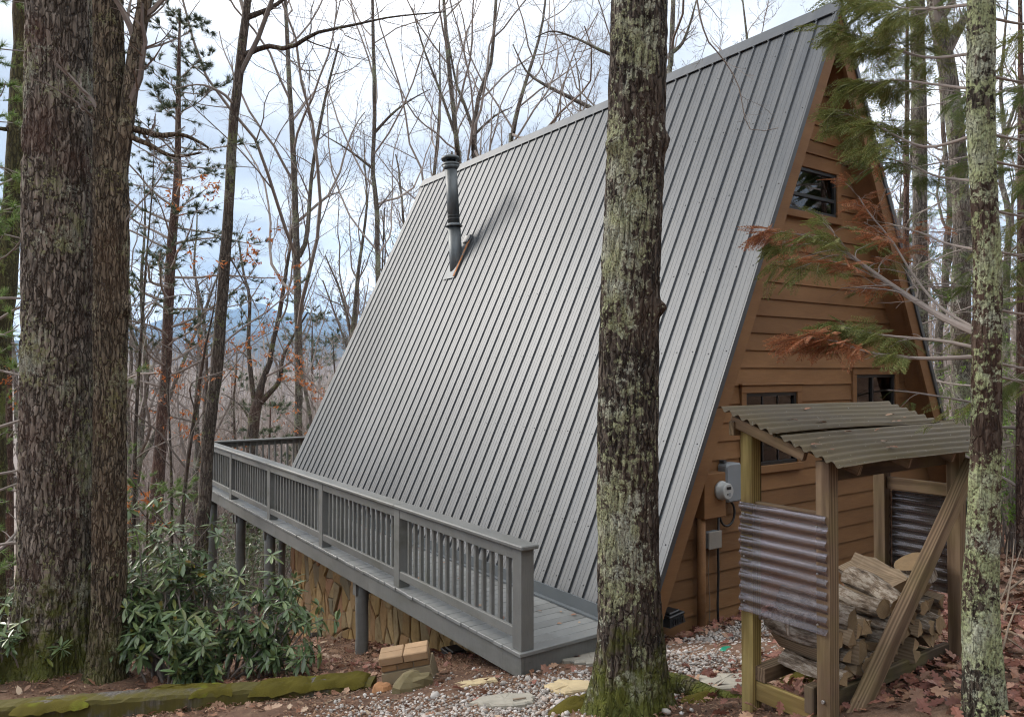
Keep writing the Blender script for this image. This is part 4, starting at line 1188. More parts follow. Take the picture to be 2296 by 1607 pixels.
# ---------------------------------------------------------------- the firewood: every log a thing of its own
rl = np.random.default_rng(23)
log_no = [0]
def log_mesh(shape, r, L, seed):
    """local Z along the log, from -L/2 to L/2; faces: bark, split faces, ends"""
    q = np.random.default_rng(seed)
    if shape == 'round': ang = np.arange(14) * 2 * math.pi / 14; prof = [(r * math.cos(t) * q.uniform(.93, 1.07), r * math.sin(t) * q.uniform(.93, 1.07), 0) for t in ang]
    elif shape == 'half':
        ang = np.linspace(0, math.pi, 8); prof = [(r * math.cos(t), r * math.sin(t) * 0.95 - r * 0.4, 0) for t in ang]
    else:
        ang = np.linspace(0.15, 1.45, 6); prof = [(-0.55 * r, -0.5 * r, 1)] + [(-0.55 * r + 1.45 * r * math.cos(t), -0.5 * r + 1.4 * r * math.sin(t), 0) for t in ang]
    n = len(prof); nz = 7
    me = bpy.data.meshes.new('log')
    V = []; F = []; MI = []
    zs = np.linspace(-L / 2, L / 2, nz)
    bend = q.normal(0, 0.014, 2)
    for k, z_ in enumerate(zs):
        w = 1 + q.normal(0, 0.035)
        bx_, by_ = bend * (1 - (2 * z_ / L) ** 2)
        ez = q.normal(0, 0.012, n) if k in (0, nz - 1) else np.zeros(n)
        for i, pnt in enumerate(prof): V.append((pnt[0] * w + bx_ + q.normal(0, 0.0025), pnt[1] * w + by_ + q.normal(0, 0.0025), z_ + ez[i] * 0.5))
    for k in range(nz - 1):
        for i in range(n):
            j = (i + 1) % n
            F.append((k * n + i, k * n + j, (k + 1) * n + j, (k + 1) * n + i))
            if shape == 'round': MI.append(0)
            elif shape == 'half': MI.append(1 if i == n - 1 else 0)
            else: MI.append(1 if (i == 0 or i == n - 1) else 0)
    F.append(tuple(range(n))[::-1]); MI.append(2); F.append(tuple((nz - 1) * n + i for i in range(n))); MI.append(2)
    me.from_pydata(V, [], F)
    for mname in ('log_bark', 'split_wood', 'log_end'): me.materials.append(MAT[mname])
    me.polygons.foreach_set('material_index', MI); me.update()
    return me
rows_ = ['lowest', 'second', 'third', 'fourth', 'top']
def place_log(shape, r, L, loc, roll, yaw, pitch, label):
    me = log_mesh(shape, r, L, 100 + log_no[0]); log_no[0] += 1
    mw = Matrix.Translation(loc) @ Matrix.Rotation(yaw, 4, 'Z') @ Matrix.Rotation(pitch + math.pi / 2, 4, 'X') @ Matrix.Rotation(roll, 4, 'Z')
    o = bpy.data.objects.new('firewood_log', me); COL.objects.link(o); o.matrix_basis = mw
    tag(o, label, 'log', 'firewood in the shelter')
kindw = {'round': 'round bark-covered', 'half': 'split half-round', 'wedge': 'wedge-shaped split'}
ordn = ['first', 'second', 'third', 'fourth', 'fifth', 'sixth', 'seventh', 'eighth', 'ninth', 'tenth', 'eleventh', 'twelfth', 'thirteenth']
z = 0.675
for row, n in enumerate((13, 13, 12)):
    xs = np.linspace(SX0 + 0.16, SX1 - 0.16, n)
    for k, x in enumerate(xs):
        shape = rl.choice(['round', 'half', 'wedge', 'wedge'], p=[.3, .25, .25, .2])
        r = rl.uniform(0.048, 0.070) * (0.9 if shape == 'round' else 1.1)
        zz = z + rl.normal(0, 0.010) + (0.02 if row == 2 and k > 6 else 0)
        place_log(shape, r, rl.uniform(0.40, 0.50), (x + rl.normal(0, 0.012), 2.79 + rl.normal(0, 0.025), zz), rl.uniform(0, 6.28), rl.normal(0, 0.05), rl.normal(0, 0.025),
                  f'{kindw[shape]} log in the {rows_[row]} row of the firewood, {ordn[k]} from the clear side panel')
    z += 0.105
tops = [('round', 0.075, (4.30, 2.80, 1.00), 0.15, 0.10, 'pale thick round log on top of the firewood behind the clear panel'),
        ('round', 0.072, (4.86, 2.74, 1.03), -0.35, 0.16, 'thick mottled round log lying askew on top of the middle of the firewood'),
        ('round', 0.062, (4.70, 2.78, 1.01), -0.2, 0.05, 'slim mottled round log on top beside the diagonal brace'),
        ('half', 0.085, (5.10, 2.85, 1.07), -0.3, 0.1, 'big split log with mottled bark on top near the far post'),
        ('wedge', 0.08, (5.22, 2.78, 1.06), -0.28, 0.12, 'long wedge of split wood on top under the round slice'),
        ('wedge', 0.085, (4.98, 2.82, 1.08), -0.25, 0.05, 'short splintered wedge on top in the middle of the pile'),
        ('round', 0.03, (4.20, 2.74, 0.985), 0.7, 0.05, 'thin pale round branch piece on top by the clear panel')]
for sh, r, loc, yaw, pit, lb in tops: place_log(sh, r, 0.46 if r > 0.05 else 0.34, loc, rl.uniform(0, 6.28), yaw, pit, lb)
# crooked branch lying over the logs
P = np.array([(4.03, 3.02, 0.94), (4.05, 2.93, 0.98), (4.08, 2.84, 0.97), (4.07, 2.74, 1.0), (4.10, 2.66, 1.01), (4.12, 2.58, 1.0)])
b = MB().ring(P, np.array([0.018, 0.022, 0.026, 0.028, 0.028, 0.024]), 8)
b.ring(np.array([(4.06, 2.84, 0.97), (4.0, 2.80, 0.94), (3.99, 2.78, 0.9)]), np.array([0.02, 0.014, 0.008]), 6)
o = b.build('crooked_branch', MAT['log_bark']); tag(o, 'crooked dead branch lying on the firewood below the clear panel', 'branch')
# the sawn slice on top at the far end
q = np.random.default_rng(77); n = 26
slc = MB(); ang = np.arange(n) * 2 * math.pi / n; rr_ = 0.125 * (1 + 0.05 * np.sin(ang * 3 + 1) + q.normal(0, 0.012, n))
V = [(rr_[i] * math.cos(ang[i]), rr_[i] * math.sin(ang[i]), zz) for zz in (-0.06, 0.06) for i in range(n)]
slc.add(V, [(i, (i + 1) % n, n + (i + 1) % n, n + i) for i in range(n)] + [tuple(range(n))[::-1], tuple(n + i for i in range(n))])
me = slc.mesh('log_slice')
for mname in ('log_bark', 'log_end'): me.materials.append(MAT[mname])
me.polygons.foreach_set('material_index', [0] * n + [1, 1]); me.update()
o = bpy.data.objects.new('log_slice', me); COL.objects.link(o)
o.matrix_basis = Matrix.Translation((5.38, 2.72, 1.10)) @ Matrix.Rotation(R(-22), 4, 'Y') @ Matrix.Rotation(R(-8), 4, 'X')
tag(o, 'thick round sawn log slice tilted on top of the firewood by the far post', 'log slice')

# ================================================================ small things on the ground
def slab_stone(name, outline, th, mat, label, cat, lift=0.012, grp=None):
    q = np.random.default_rng(int(outline[0][0]))
    P0 = [ground_hit(x, y) for x, y in outline]; P = []
    for i, p in enumerate(P0):            # broken, uneven edges
        p2 = P0[(i + 1) % len(P0)]
        for f in (0, 0.27, 0.52, 0.78):
            v = p + (p2 - p) * (f + (q.normal(0, 0.05) if f else 0)); v = v + np.array([q.normal(0, 0.010), q.normal(0, 0.010), 0]); v[2] = float(G(v[0], v[1])); P.append(v)
    n = len(P); c_ = np.mean(P, 0)
    mb = MB()
    bot = [(p[0], p[1], p[2] - 0.06) for p in P]
    mid = [(p[0] + q.normal(0, .004), p[1] + q.normal(0, .004), p[2] + th - 0.012) for p in P]
    top = [(c_[0] + (p[0] - c_[0]) * .95, c_[1] + (p[1] - c_[1]) * .95, p[2] + th + q.normal(0, .003)) for p in P]
    ins = [(c_[0] + (p[0] - c_[0]) * .5, c_[1] + (p[1] - c_[1]) * .5, c_[2] + (p[2] - c_[2]) * .5 + th + q.normal(0, .004)) for p in P]
    cen = [(c_[0], c_[1], c_[2] + th)]
    fs = []
    for i in range(n):
        j = (i + 1) % n
        fs += [(i, j, n + j, n + i), (n + i, n + j, 2 * n + j, 2 * n + i), (2 * n + i, 2 * n + j, 3 * n + j, 3 * n + i), (3 * n + i, 3 * n + j, 4 * n)]
    mb.add(bot + mid + top + ins + cen, fs)
    o = mb.build(name, MAT[mat]); tag(o, label, cat, grp)
slab_stone('flagstone', [(1258, 1490), (1268, 1474), (1300, 1462), (1352, 1450), (1378, 1462), (1375, 1490), (1330, 1496), (1290, 1494)], 0.05, 'flagstone_grey', 'grey flagstone at the foot of the deck end', 'flagstone')
slab_stone('flagstone', [(1220, 1543), (1250, 1530), (1310, 1533), (1334, 1542), (1305, 1556), (1262, 1562), (1240, 1553)], 0.035, 'flagstone_tan', 'light tan flagstone in the gravel left of the centre tree', 'flagstone')
slab_stone('flagstone', [(1052, 1582), (1085, 1568), (1140, 1562), (1196, 1566), (1198, 1582), (1150, 1590), (1090, 1590)], 0.04, 'flagstone_grey', 'large pale grey flagstone at the bottom of the picture', 'flagstone')
slab_stone('flagstone', [(1000, 1543), (1040, 1530), (1110, 1522), (1115, 1530), (1060, 1541), (1020, 1548)], 0.025, 'flagstone_tan', 'narrow tan flagstone half buried in gravel right of the brick stack', 'flagstone')
slab_stone('flagstone', [(1562, 1530), (1570, 1520), (1650, 1518), (1690, 1520), (1690, 1545), (1610, 1553), (1580, 1548)], 0.04, 'flagstone_grey', 'brownish grey flagstone in front of the yellow shelter post', 'flagstone')
# green valve cover
p = ground_hit(1635, 1459)
b = MB().ring(np.array([(p[0], p[1], p[2] - 0.04), (p[0], p[1], p[2] + 0.014), (p[0], p[1], p[2] + 0.02)]), np.array([0.075, 0.075, 0.066]), 24)
o = b.build('valve_cover', MAT['green_plastic']); tag(o, 'round green plastic valve cover set in the gravel', 'valve cover')

# leaning block of bricks set on a concrete base
bc = ground_hit(915, 1530)
bx_, by_ = bc[0], bc[1]
bs = empty('brick_block', (bx_, by_, bc[2]), 'tilted block of tan bricks on a broken concrete base beside the path', 'brick block')
fwd_yaw = math.atan2(_r[1], _r[0])     # faces the path
MWB = Matrix.Translation((bx_, by_, bc[2] + 0.0)) @ Matrix.Rotation(fwd_yaw + 0.04, 4, 'Z') @ Matrix.Rotation(R(-9), 4, 'Y') @ Matrix.Rotation(R(8), 4, 'X')
# local: x right, y away, z up; size about 0.46 wide
def bb(x0, x1, y0, y1, z0, z1, mat, name='brick', par=None):
    q = rs
    return MB().cbox(x0, x1, y0, y1, z0, z1, 0.008).build(name, MAT[mat], par or bs, MWB)
W2 = 0.235
base = MB()
base.add([(-W2 - .01, -0.02, -0.2), (W2 + .06, -0.03, -0.2), (W2 + .05, 0.27, -0.2), (-W2, 0.25, -0.2), (-W2, 0.0, 0.125), (W2, 0.0, 0.135), (W2 + 0.02, 0.235, 0.14), (-W2 + .01, 0.235, 0.13)],
         [(0,3,2,1),(4,5,6,7),(0,1,5,4),(1,2,6,5),(2,3,7,6),(3,0,4,7)])
base.build('concrete_base', MAT['concrete'], bs, MWB)
for k in range(3):
    x0 = -W2 + 0.004 + k * 0.158; bb(x0, x0 + 0.150, 0.004, 0.108, 0.142, 0.202, 'brick_dark'); bb(x0, x0 + 0.150, 0.118, 0.226, 0.142, 0.202, 'brick_dark')
MB().box(-W2 + 0.008, W2 - 0.006, 0.012, 0.222, 0.136, 0.21).build('mortar_bed', MAT['mortar'], bs, MWB)
for k in range(2):
    x0 = -W2 - 0.004 + k * 0.238
    bb(x0, x0 + 0.232, -0.012, 0.105, 0.212, 0.292, 'brick'); bb(x0 + 0.002, x0 + 0.23, 0.112, 0.22, 0.212, 0.288, 'brick')

def rock(name, x, y, size, mat, label, seed, squash=0.7):
    g_ = ground_hit(x, y); q = np.random.default_rng(seed)
    n1, n2 = 10, 7; V = []
    for i in range(n2 + 1):
        ph = math.pi * i / n2
        for j in range(n1):
            th = 2 * math.pi * j / n1
            d = np.array([math.sin(ph) * math.cos(th), math.sin(ph) * math.sin(th), math.cos(ph)])
            k = 1 + 0.35 * mnoise.noise(Vector(d * 1.6 + np.array([seed, 0, 0])))
            V.append((g_[0] + d[0] * size[0] * k, g_[1] + d[1] * size[1] * k, g_[2] + 0.25 * size[2] + d[2] * size[2] * k * squash))
    F = [(i * n1 + j, (i + 1) * n1 + j, (i + 1) * n1 + (j + 1) % n1, i * n1 + (j + 1) % n1) for i in range(n2) for j in range(n1)]
    mb = MB(); mb.add(V, F); o = mb.build(name, MAT[mat]); tag(o, label, 'rock')
rock('rock', 925, 1545, (0.20, 0.12, 0.16), 'rock_mossy', 'olive brown angular rock leaning on the brick block', 4)
rock('rock', 857, 1549, (0.10, 0.09, 0.09), 'rock_orange', 'small orange rock left of the brick block', 9)
rock('rock', 870, 1505, (0.05, 0.05, 0.05), 'rock_mossy', 'small dark stone behind the mossy timber end', 15)

# old landscape timber with moss cushions
t0 = ground_hit(-40, 1598); t1 = ground_hit(838, 1536)
td = (t1 - t0); tl = np.linalg.norm(td); td = td / tl
side = np.array([td[1], -td[0], 0.0]); side /= np.linalg.norm(side)
if side @ np.array([_f0[0], _f0[1], 0]) > 0: side = -side      # towards the viewer
timber = empty('landscape_timber', tuple(t0), 'old grey landscape timber covered with moss lying in front of the trees', 'timber')
mb = MB(); ns = 60; prof = [(-0.12, -0.18), (-0.124, 0.035), (-0.105, 0.065), (-0.05, 0.078), (0.05, 0.080), (0.10, 0.066), (0.12, 0.03), (0.12, -0.18)]
V = []
for i in range(ns + 1):
    c_ = t0 + td * tl * i / ns
    c_[2] = t0[2] + (t1[2] - t0[2]) * i / ns + 0.02
    for k, (a_, h_) in enumerate(prof):
        w = 1 + 0.10 * mnoise.noise(Vector((i * 0.35, k * 1.7, 0.2)))
        hh = h_ + (0.016 * mnoise.noise(Vector((i * 0.8, k * 2.3, 4.2))) if h_ > 0 else 0)
        taper = 1.0 if i < ns - 8 else 1 - 0.5 * (i - ns + 8) / 8
        V.append(c_ - side * a_ * w * -1 * -1 + np.array([0, 0, hh * (taper if h_ > 0 else 1)]))
n = len(prof)
F = [(i * n + k, (i + 1) * n + k, (i + 1) * n + (k + 1) % n, i * n + (k + 1) % n) for i in range(ns) for k in range(n)]
mb.add(V, F + [tuple(range(n)), tuple(ns * n + k for k in range(n))[::-1]])
mb.build('beam', MAT['old_timber'], timber)
def cushion(u0, u1, a0, a1, h, seed):
    """a moss cushion on the top of the timber: u along, a across"""
    nu, na = 40, 14; V = []
    for i in range(nu + 1):
        for j in range(na + 1):
            u = i / nu; v = j / na
            edge = min(u, 1 - u) * nu / 6; edge2 = min(v, 1 - v) * na / 3
            ed = min(1.0, edge) * min(1.0, edge2)
            x_ = u0 + (u1 - u0) * u
            a_ = a0 + (a1 - a0) * v + 0.06 * mnoise.noise(Vector((x_ * 9, seed, v * 2))) + 0.025 * mnoise.noise(Vector((x_ * 40, seed, v * 3)))
            c_ = t0 + td * tl * x_; c_[2] = t0[2] + (t1[2] - t0[2]) * x_ + 0.02
            hh = 0.068 + (h * (ed ** 0.5) - 0.02) * (1 + 0.9 * mnoise.noise(Vector((x_ * 30, v * 6, seed))) + 0.5 * mnoise.noise(Vector((x_ * 110, v * 16, seed)))) - 0.45 * max(0, -a_ - 0.10) 
            V.append(c_ - side * a_ + np.array([0, 0, hh]))
    m = na + 1
    F = [(i * m + j, (i + 1) * m + j, (i + 1) * m + j + 1, i * m + j + 1) for i in range(nu) for j in range(na)]
    o = link('moss', np_mesh('moss', V, F, True), MAT['moss'], timber); tag(o, kind='stuff')
cushion(0.10, 0.30, -0.17, 0.05, 0.03, 1.3); cushion(0.42, 0.62, -0.02, 0.15, 0.045, 2.1); cushion(0.55, 0.66, -0.15, 0.08, 0.035, 3.7)
cushion(0.70, 0.86, -0.15, 0.14, 0.045, 4.4); cushion(0.84, 0.985, -0.14, 0.14, 0.04, 5.2)

def stick(pts, r0, r1, label, mat='stick_wood', grp='sticks on the ground', name='stick', dz=0.012):
    P = []
    for q in pts:
        p = ground_hit(q[0], q[1]); P.append(p + np.array([0, 0, dz + (q[2] if len(q) > 2 else 0)]))
    P = np.array(P)
    o = MB().ring(P, np.linspace(r0, r1, len(P)), 6).build(name, MAT[mat]); tag(o, label, 'stick', grp)
stick([(725, 1580), (790, 1556), (812, 1545), (795, 1535), (788, 1520, 0.06)], 0.006, 0.003, 'thin forked stick leaning over the mossy timber')
stick([(640, 1520, .05), (655, 1550), (690, 1570)], 0.004, 0.003, 'thin pale stick in front of the mossy timber')
stick([(560, 1582), (640, 1575), (720, 1563)], 0.005, 0.003, 'long brown twig lying along the path in front of the timber')
stick([(845, 1580), (880, 1570), (930, 1574)], 0.005, 0.003, 'grey twig below the brick block')
stick([(1150, 1583, .04), (1180, 1579, .04)], 0.010, 0.006, 'short black stick lying on the large grey flagstone')
# brush pile at the right edge
bp = [[(2235, 1345), (2262, 1338, .05), (2296, 1328, .12), (2340, 1325, .15)], [(2232, 1398), (2260, 1392, .04), (2296, 1396, .05)], [(2236, 1420), (2268, 1432, .03), (2320, 1462, .03)],
      [(2250, 1400), (2268, 1362, .25), (2275, 1310, .45)], [(2240, 1360), (2262, 1332, .1), (2290, 1300, .3)], [(2255, 1280), (2262, 1240, .3), (2268, 1205, .5)],
      [(2232, 1440), (2262, 1455, .05), (2296, 1480, .05)], [(2245, 1475), (2262, 1440, .1), (2282, 1420, .2)]]
for k, pp in enumerate(bp):
    stick(pp, 0.016 if k < 3 else 0.009, 0.005, ['thick grey stick lying uppermost at the right edge', 'thick grey stick lying level in the brush at the right edge', 'orange-brown stick sloping down at the right edge', 'upright thin stick in the middle of the brush at the right edge', 'thin slanting stick beside the upright one at the right edge', 'thin upright stem above the brush at the right edge', 'thin low stick at the bottom of the brush pile', 'thin short stick crossing the lowest brush'][k], 'stick_wood', 'brush pile sticks', 'stick', 0.02)

# ================================================================ trees
def resample(P, r, m):
    P = np.asarray(P, float); r = np.asarray(r, float)
    s = np.concatenate([[0], np.cumsum(np.linalg.norm(np.diff(P, axis=0), axis=1))])
    # smooth (Catmull-Rom) interpolation
    t = np.linspace(0, s[-1], m); out = np.zeros((m, 3)); n = len(P)
    for q in range(m):
        i = min(max(np.searchsorted(s, t[q]) - 1, 0), n - 2); u = (t[q] - s[i]) / max(1e-9, s[i + 1] - s[i])
        p0 = P[max(i - 1, 0)]; p1 = P[i]; p2 = P[i + 1]; p3 = P[min(i + 2, n - 1)]
        out[q] = 0.5 * ((2 * p1) + (-p0 + p2) * u + (2 * p0 - 5 * p1 + 4 * p2 - p3) * u * u + (-p0 + 3 * p1 - 3 * p2 + p3) * u ** 3)
    return out, np.interp(t, s, r)

def kids(rng, P, Rr, n, tr, ang, lenf, seg, wig, up, rr, rmin=0.0015, flat=0.0, fall=0.55, lmin=0.0, lmax=99.0):
    """branches growing from a batch of parent branches P (b,m,3), Rr (b,m)"""
    b, m, _ = P.shape
    t = tr[0] + (tr[1] - tr[0]) * (np.arange(n)[None, :] + rng.uniform(0, 1, (b, n))) / n
    f = t * (m - 1); i0 = np.clip(f.astype(int), 0, m - 2); fr = (f - i0)[..., None]
    bi = np.arange(b)[:, None]
    pos = P[bi, i0] * (1 - fr) + P[bi, i0 + 1] * fr
    T = P[bi, i0 + 1] - P[bi, i0]; T /= np.linalg.norm(T, axis=2, keepdims=True) + 1e-9
    rad = Rr[bi, i0] * (1 - fr[..., 0]) + Rr[bi, i0 + 1] * fr[..., 0]
    Lp = np.linalg.norm(np.diff(P, axis=1), axis=2).sum(1)[:, None]
    ref = np.where(np.abs(T[..., 2:3]) > 0.9, np.array([1.0, 0, 0]), np.array([0, 0, 1.0]))
    A = np.cross(T, ref); A /= np.linalg.norm(A, axis=2, keepdims=True) + 1e-9
    B = np.cross(T, A)
    az = 2.4 * np.arange(n)[None, :] + rng.uniform(0, 6.28, (b, 1)) + rng.normal(0, 0.5, (b, n))
    if flat > 0:      # mostly sideways twigs
        az = np.where(np.arange(n)[None, :] % 2 == 0, 0.0, math.pi) + rng.normal(0, 1 - flat, (b, n))
    an = np.clip(rng.normal(ang, 0.18, (b, n)), 0.2, 1.6)
    d = np.cos(an)[..., None] * T + np.sin(an)[..., None] * (np.cos(az)[..., None] * A + np.sin(az)[..., None] * B)
    tn = (t - tr[0]) / (tr[1] - tr[0] + 1e-9)
    L = np.clip(Lp * lenf * (1 - fall * tn) * rng.uniform(0.6, 1.25, (b, n)), lmin, lmax)
    N = b * n
    d = d.reshape(N, 3); p = pos.reshape(N, 3); L = L.reshape(N, 1)
    pts = [p]
    for s in range(seg):
        d = d + rng.normal(0, wig, (N, 3)); d[:, 2] += up
        d /= np.linalg.norm(d, axis=1, keepdims=True)
        p = p + d * L / seg; pts.append(p)
    r0 = np.maximum(rad.reshape(N) * rr * rng.uniform(0.75, 1.1, N), rmin)
    R_ = r0[:, None] * np.linspace(1, 0.35, seg + 1)[None, :]
    return np.stack(pts, 1), np.maximum(R_, rmin * 0.8)

def crown_parts(rng, parents, spec):
    """grow successive levels from a list of (P,R) batches; spec: list of dicts per level"""
    parts = []; cur = parents; tips = []
    for sp in spec:
        nxt = []
        for (P, Rr) in cur:
            Q, S = kids(rng, P, Rr, sp['n'], sp.get('tr', (0.25, 1.0)), sp.get('ang', 0.75), sp['len'], sp['seg'], sp.get('wig', 0.14), sp.get('up', 0.05), sp.get('rr', 0.6), sp.get('rmin', 0.0015), sp.get('flat', 0), sp.get('fall', 0.55), sp.get('lmin', 0), sp.get('lmax', 99))
            parts.append(tubes_batch(Q, S, sp.get('sides', 3))); nxt.append((Q, S))
        cur = nxt
    return parts, cur

SPEC_BIG = [dict(n=16, tr=(0.38, 0.99), ang=0.80, len=0.36, seg=10, wig=0.17, up=0.13, rr=0.52, sides=6),
            dict(n=7, tr=(0.2, 0.98), ang=0.75, len=0.42, seg=6, wig=0.2, up=0.08, rr=0.5, sides=4),
            dict(n=6, tr=(0.15, 1.0), ang=0.7, len=0.42, seg=4, wig=0.18, up=0.05, rr=0.6, rmin=0.003, sides=3),
            dict(n=4, tr=(0.2, 1.0), ang=0.65, len=0.45, seg=3, wig=0.2, up=0.04, rr=0.6, rmin=0.0022, sides=3)]

TREES = {}
def tree_root(name, base, label, cat='tree', grp=None):
    return empty(name, base, label, cat, grp)

def bark_trunk(pts, rad, nside, amp, kth, kz, seed, flare=0.0, base_z=0.0, lobes=5, hi_z=6.0, step=0.03, knots=()):
    """displaced trunk for trees close to the viewer"""
    P = np.asarray(pts, float)
    L = np.linalg.norm(np.diff(P, axis=0), axis=1).sum()
    m = int(L / step)
    Q, r = resample(P, rad, m)
    keep = [i for i in range(m) if Q[i, 2] < hi_z or i % 8 == 0 or i == m - 1]
    Q = Q[keep]; r = r[keep]
    V, F = tube(Q, np.ones(len(Q)), nside)
    V = V.reshape(len(Q), nside, 3)
    D = V - Q[:, None, :]
    th = np.arange(nside) * 2 * math.pi / nside
    out = np.zeros_like(V)
    for i in range(len(Q)):
        z_ = Q[i, 2]; h = z_ - base_z
        fl = flare * math.exp(-max(h, 0) / 0.30)
        for j in range(nside):
            c_, s_ = math.cos(th[j]), math.sin(th[j])
            n1 = mnoise.noise(Vector((c_ * kth, s_ * kth, z_ * kz + seed)))
            n2 = mnoise.noise(Vector((c_ * kth * 2.3, s_ * kth * 2.3, z_ * kz * 2.6 + seed + 9)))
            n3 = mnoise.noise(Vector((c_ * 1.3, s_ * 1.3, z_ * 0.8 + seed)))
            furrow = math.exp(-(n1 / 0.13) ** 2)
            rr = r[i] * (1 + 0.05 * n3) + amp * (-furrow + 0.5 * n2 + 0.2)
            if fl > 0.002: rr *= 1 + fl * (0.55 + 0.6 * max(0, math.cos(lobes * th[j] + seed + 0.6 * math.sin(2 * th[j]))))
            for (kzz, kth_, kr, ka) in knots:
                dd = ((z_ - kzz) / kr) ** 2 + (((th[j] - kth_ + math.pi) % (2 * math.pi) - math.pi) * r[i] / kr) ** 2
                if dd < 9: rr += ka * math.exp(-dd)
            out[i, j] = Q[i] + D[i, j] * rr
    return out.reshape(-1, 3), F

def theta_of(vec, T=np.array([0, 0, 1.0])):
    """angle index used by tube() for a vertical trunk of a given outward direction"""
    A = np.cross(T, np.array([1.0, 0, 0])); A /= np.linalg.norm(A); B = np.cross(T, A)
    return math.atan2(vec @ B, vec @ A)

def trunk_pts(rows, d, ext, lean=(0, 0)):
    """rows (x, y, width) from the base upward along one sight depth; returns points from the ground up"""
    P = [at(x, y, d) for x, y, w in rows]; r = [w / 2 / _F * d for x, y, w in rows]
    b = P[0].copy(); gzv = float(G(b[0], b[1]))
    if b[2] > gzv - 0.1:
        P.insert(0, np.array([b[0], b[1], gzv - 0.2])); r.insert(0, r[0] * 1.12)
    if ext > 0:
        dirv = P[-1] - P[-2]; dirv = dirv / np.linalg.norm(dirv); dirv = dirv * 0.5 + np.array([lean[0], lean[1], 0.6]); dirv /= np.linalg.norm(dirv)
        for q in range(1, 5):
            P.append(P[-1] + dirv * ext / 4); r.append(r[-1] * 0.72)
    return np.array(P), np.array(r)

def limb(pts, r0, r1, m=10):
    """pts: (x, y, depth) sight rows"""
    P = [at(*p) for p in pts]
    Q, rr = resample(P, np.linspace(r0, r1, len(P)), m); return Q[None], rr[None]

def custom_tree(name, label, rows, d, ext, barkm, seed, limbs=(), spec=None, limb_spec=None, sides=14, m=40, hi=None, grp=None, lean=(0, 0), tr=None):
    rng = np.random.default_rng(seed)
    P, r = trunk_pts(rows, d, ext, lean)
    base = P[0].copy(); base[2] = float(G(base[0], base[1]))
    root = tree_root(name, tuple(base), label, 'tree', grp)
    Q, rr = resample(P, r, m)
    if hi is None:
        Q2 = Q + np.stack([rng.normal(0, 0.06, m), rng.normal(0, 0.06, m), np.zeros(m)], -1) * rr[:, None]
        V, F = tube(Q2, rr * (1 + rng.normal(0, 0.03, m)), sides)
        me = np_mesh('trunk', V, F, True)
    else:
        V, F = bark_trunk(P, r, **hi); me = np_mesh('trunk', V, F, True)
    link('trunk', me, MAT[barkm], root)
    parts = []
    spec = SPEC_BIG if spec is None else spec
    if spec:
        sp0 = dict(spec[0]);
        if tr: sp0['tr'] = tr
        pp, _ = crown_parts(rng, [(Q[None], rr[None])], [sp0] + list(spec[1:])); parts += pp
    if limbs:
        for (Lp, Lr) in limbs:
            V, F = tube(Lp[0], Lr[0], 12); link('limb', np_mesh('limb', V, F, True), MAT[barkm] if Lr[0, 0] > 0.03 else MAT['branch_bark'], root)
        ls = limb_spec or [dict(n=9, tr=(0.15, 0.98), ang=0.8, len=0.33, seg=6, wig=0.17, up=0.06, rr=0.5, rmin=0.004, sides=4),
                           dict(n=6, tr=(0.2, 1), ang=0.75, len=0.45, seg=4, wig=0.18, up=0.04, rr=0.6, rmin=0.003, sides=3),
                           dict(n=4, tr=(0.2, 1), ang=0.7, len=0.5, seg=3, wig=0.2, up=0.03, rr=0.6, rmin=0.002, sides=3)]
        pp, _ = crown_parts(rng, list(limbs), ls); parts += pp
    if parts:
        V, F = merge(parts)
        link('branches', np_mesh('branches', V, F, False), MAT['branch_bark'], root)
    return root, (Q, rr)

# ---- centre tree in front of the roof
rows = [(1412, 1575, 150), (1411, 1500, 142), (1411, 1400, 134), (1408, 1200, 132), (1410, 800, 130), (1423, 400, 127), (1433, 0, 122), (1436, -150, 118)]
d_c = 5.15
kn = []
def knot_at(xk, yk, d, kr, ka, side):
    z_ = at(xk, yk, d)[2]; v = side * _r - 0.55 * _f0; kn.append((z_, theta_of(v / np.linalg.norm(v)), kr, ka))
knot_at(1365, 335, d_c, 0.05, 0.045, -1); knot_at(1482, 325, d_c, 0.06, 0.05, 1); knot_at(1478, 690, d_c, 0.05, 0.06, 1); knot_at(1352, 700, d_c, 0.04, 0.03, -1); knot_at(1425, 330, d_c, 0.03, 0.02, -0.1)
gbc = ground_hit(1415, 1575)
pc_limb = [limb([(1560, -90, 5.6), (1563, 0, 5.6), (1576, 62, 5.6), (1592, 100, 5.6), (1618, 128, 5.62), (1655, 190, 5.65), (1680, 288, 5.7), (1745, 287, 5.7)], 0.008, 0.0025, 16),
           limb([(1440, -140, 5.2), (1500, -170, 5.4), (1560, -90, 5.6)], 0.02, 0.008)]
tc, _ = custom_tree('centre_tree', 'lichen-spotted trunk with mossy root flare standing in front of the metal roof', rows, d_c, 9.0, 'bark_centre', 3, limbs=pc_limb,
            limb_spec=[dict(n=8, tr=(0.1, 0.98), ang=0.9, len=0.28, seg=6, wig=0.10, up=-0.02, rr=0.6, rmin=0.0018, sides=3), dict(n=4, tr=(0.2, 1), ang=0.7, len=0.4, seg=4, wig=0.12, up=0.0, rr=0.6, rmin=0.0014, sides=3)],
            m=60, tr=(0.62, 0.99), spec=[dict(SPEC_BIG[0], len=0.28)] + SPEC_BIG[1:3],
            hi=dict(nside=120, amp=0.020, kth=7.0, kz=3.0, seed=2.0, flare=0.42, base_z=float(gbc[2]), lobes=4, hi_z=5.4, step=0.028, knots=kn))
tc.name = 'lichen_tree'
rt = [ground_hit(1470, 1560), ground_hit(1530, 1552), ground_hit(1600, 1560), ground_hit(1690, 1566)]
Pp = np.array(rt); Pp[:, 2] += [0.06, 0.045, 0.01, -0.03]
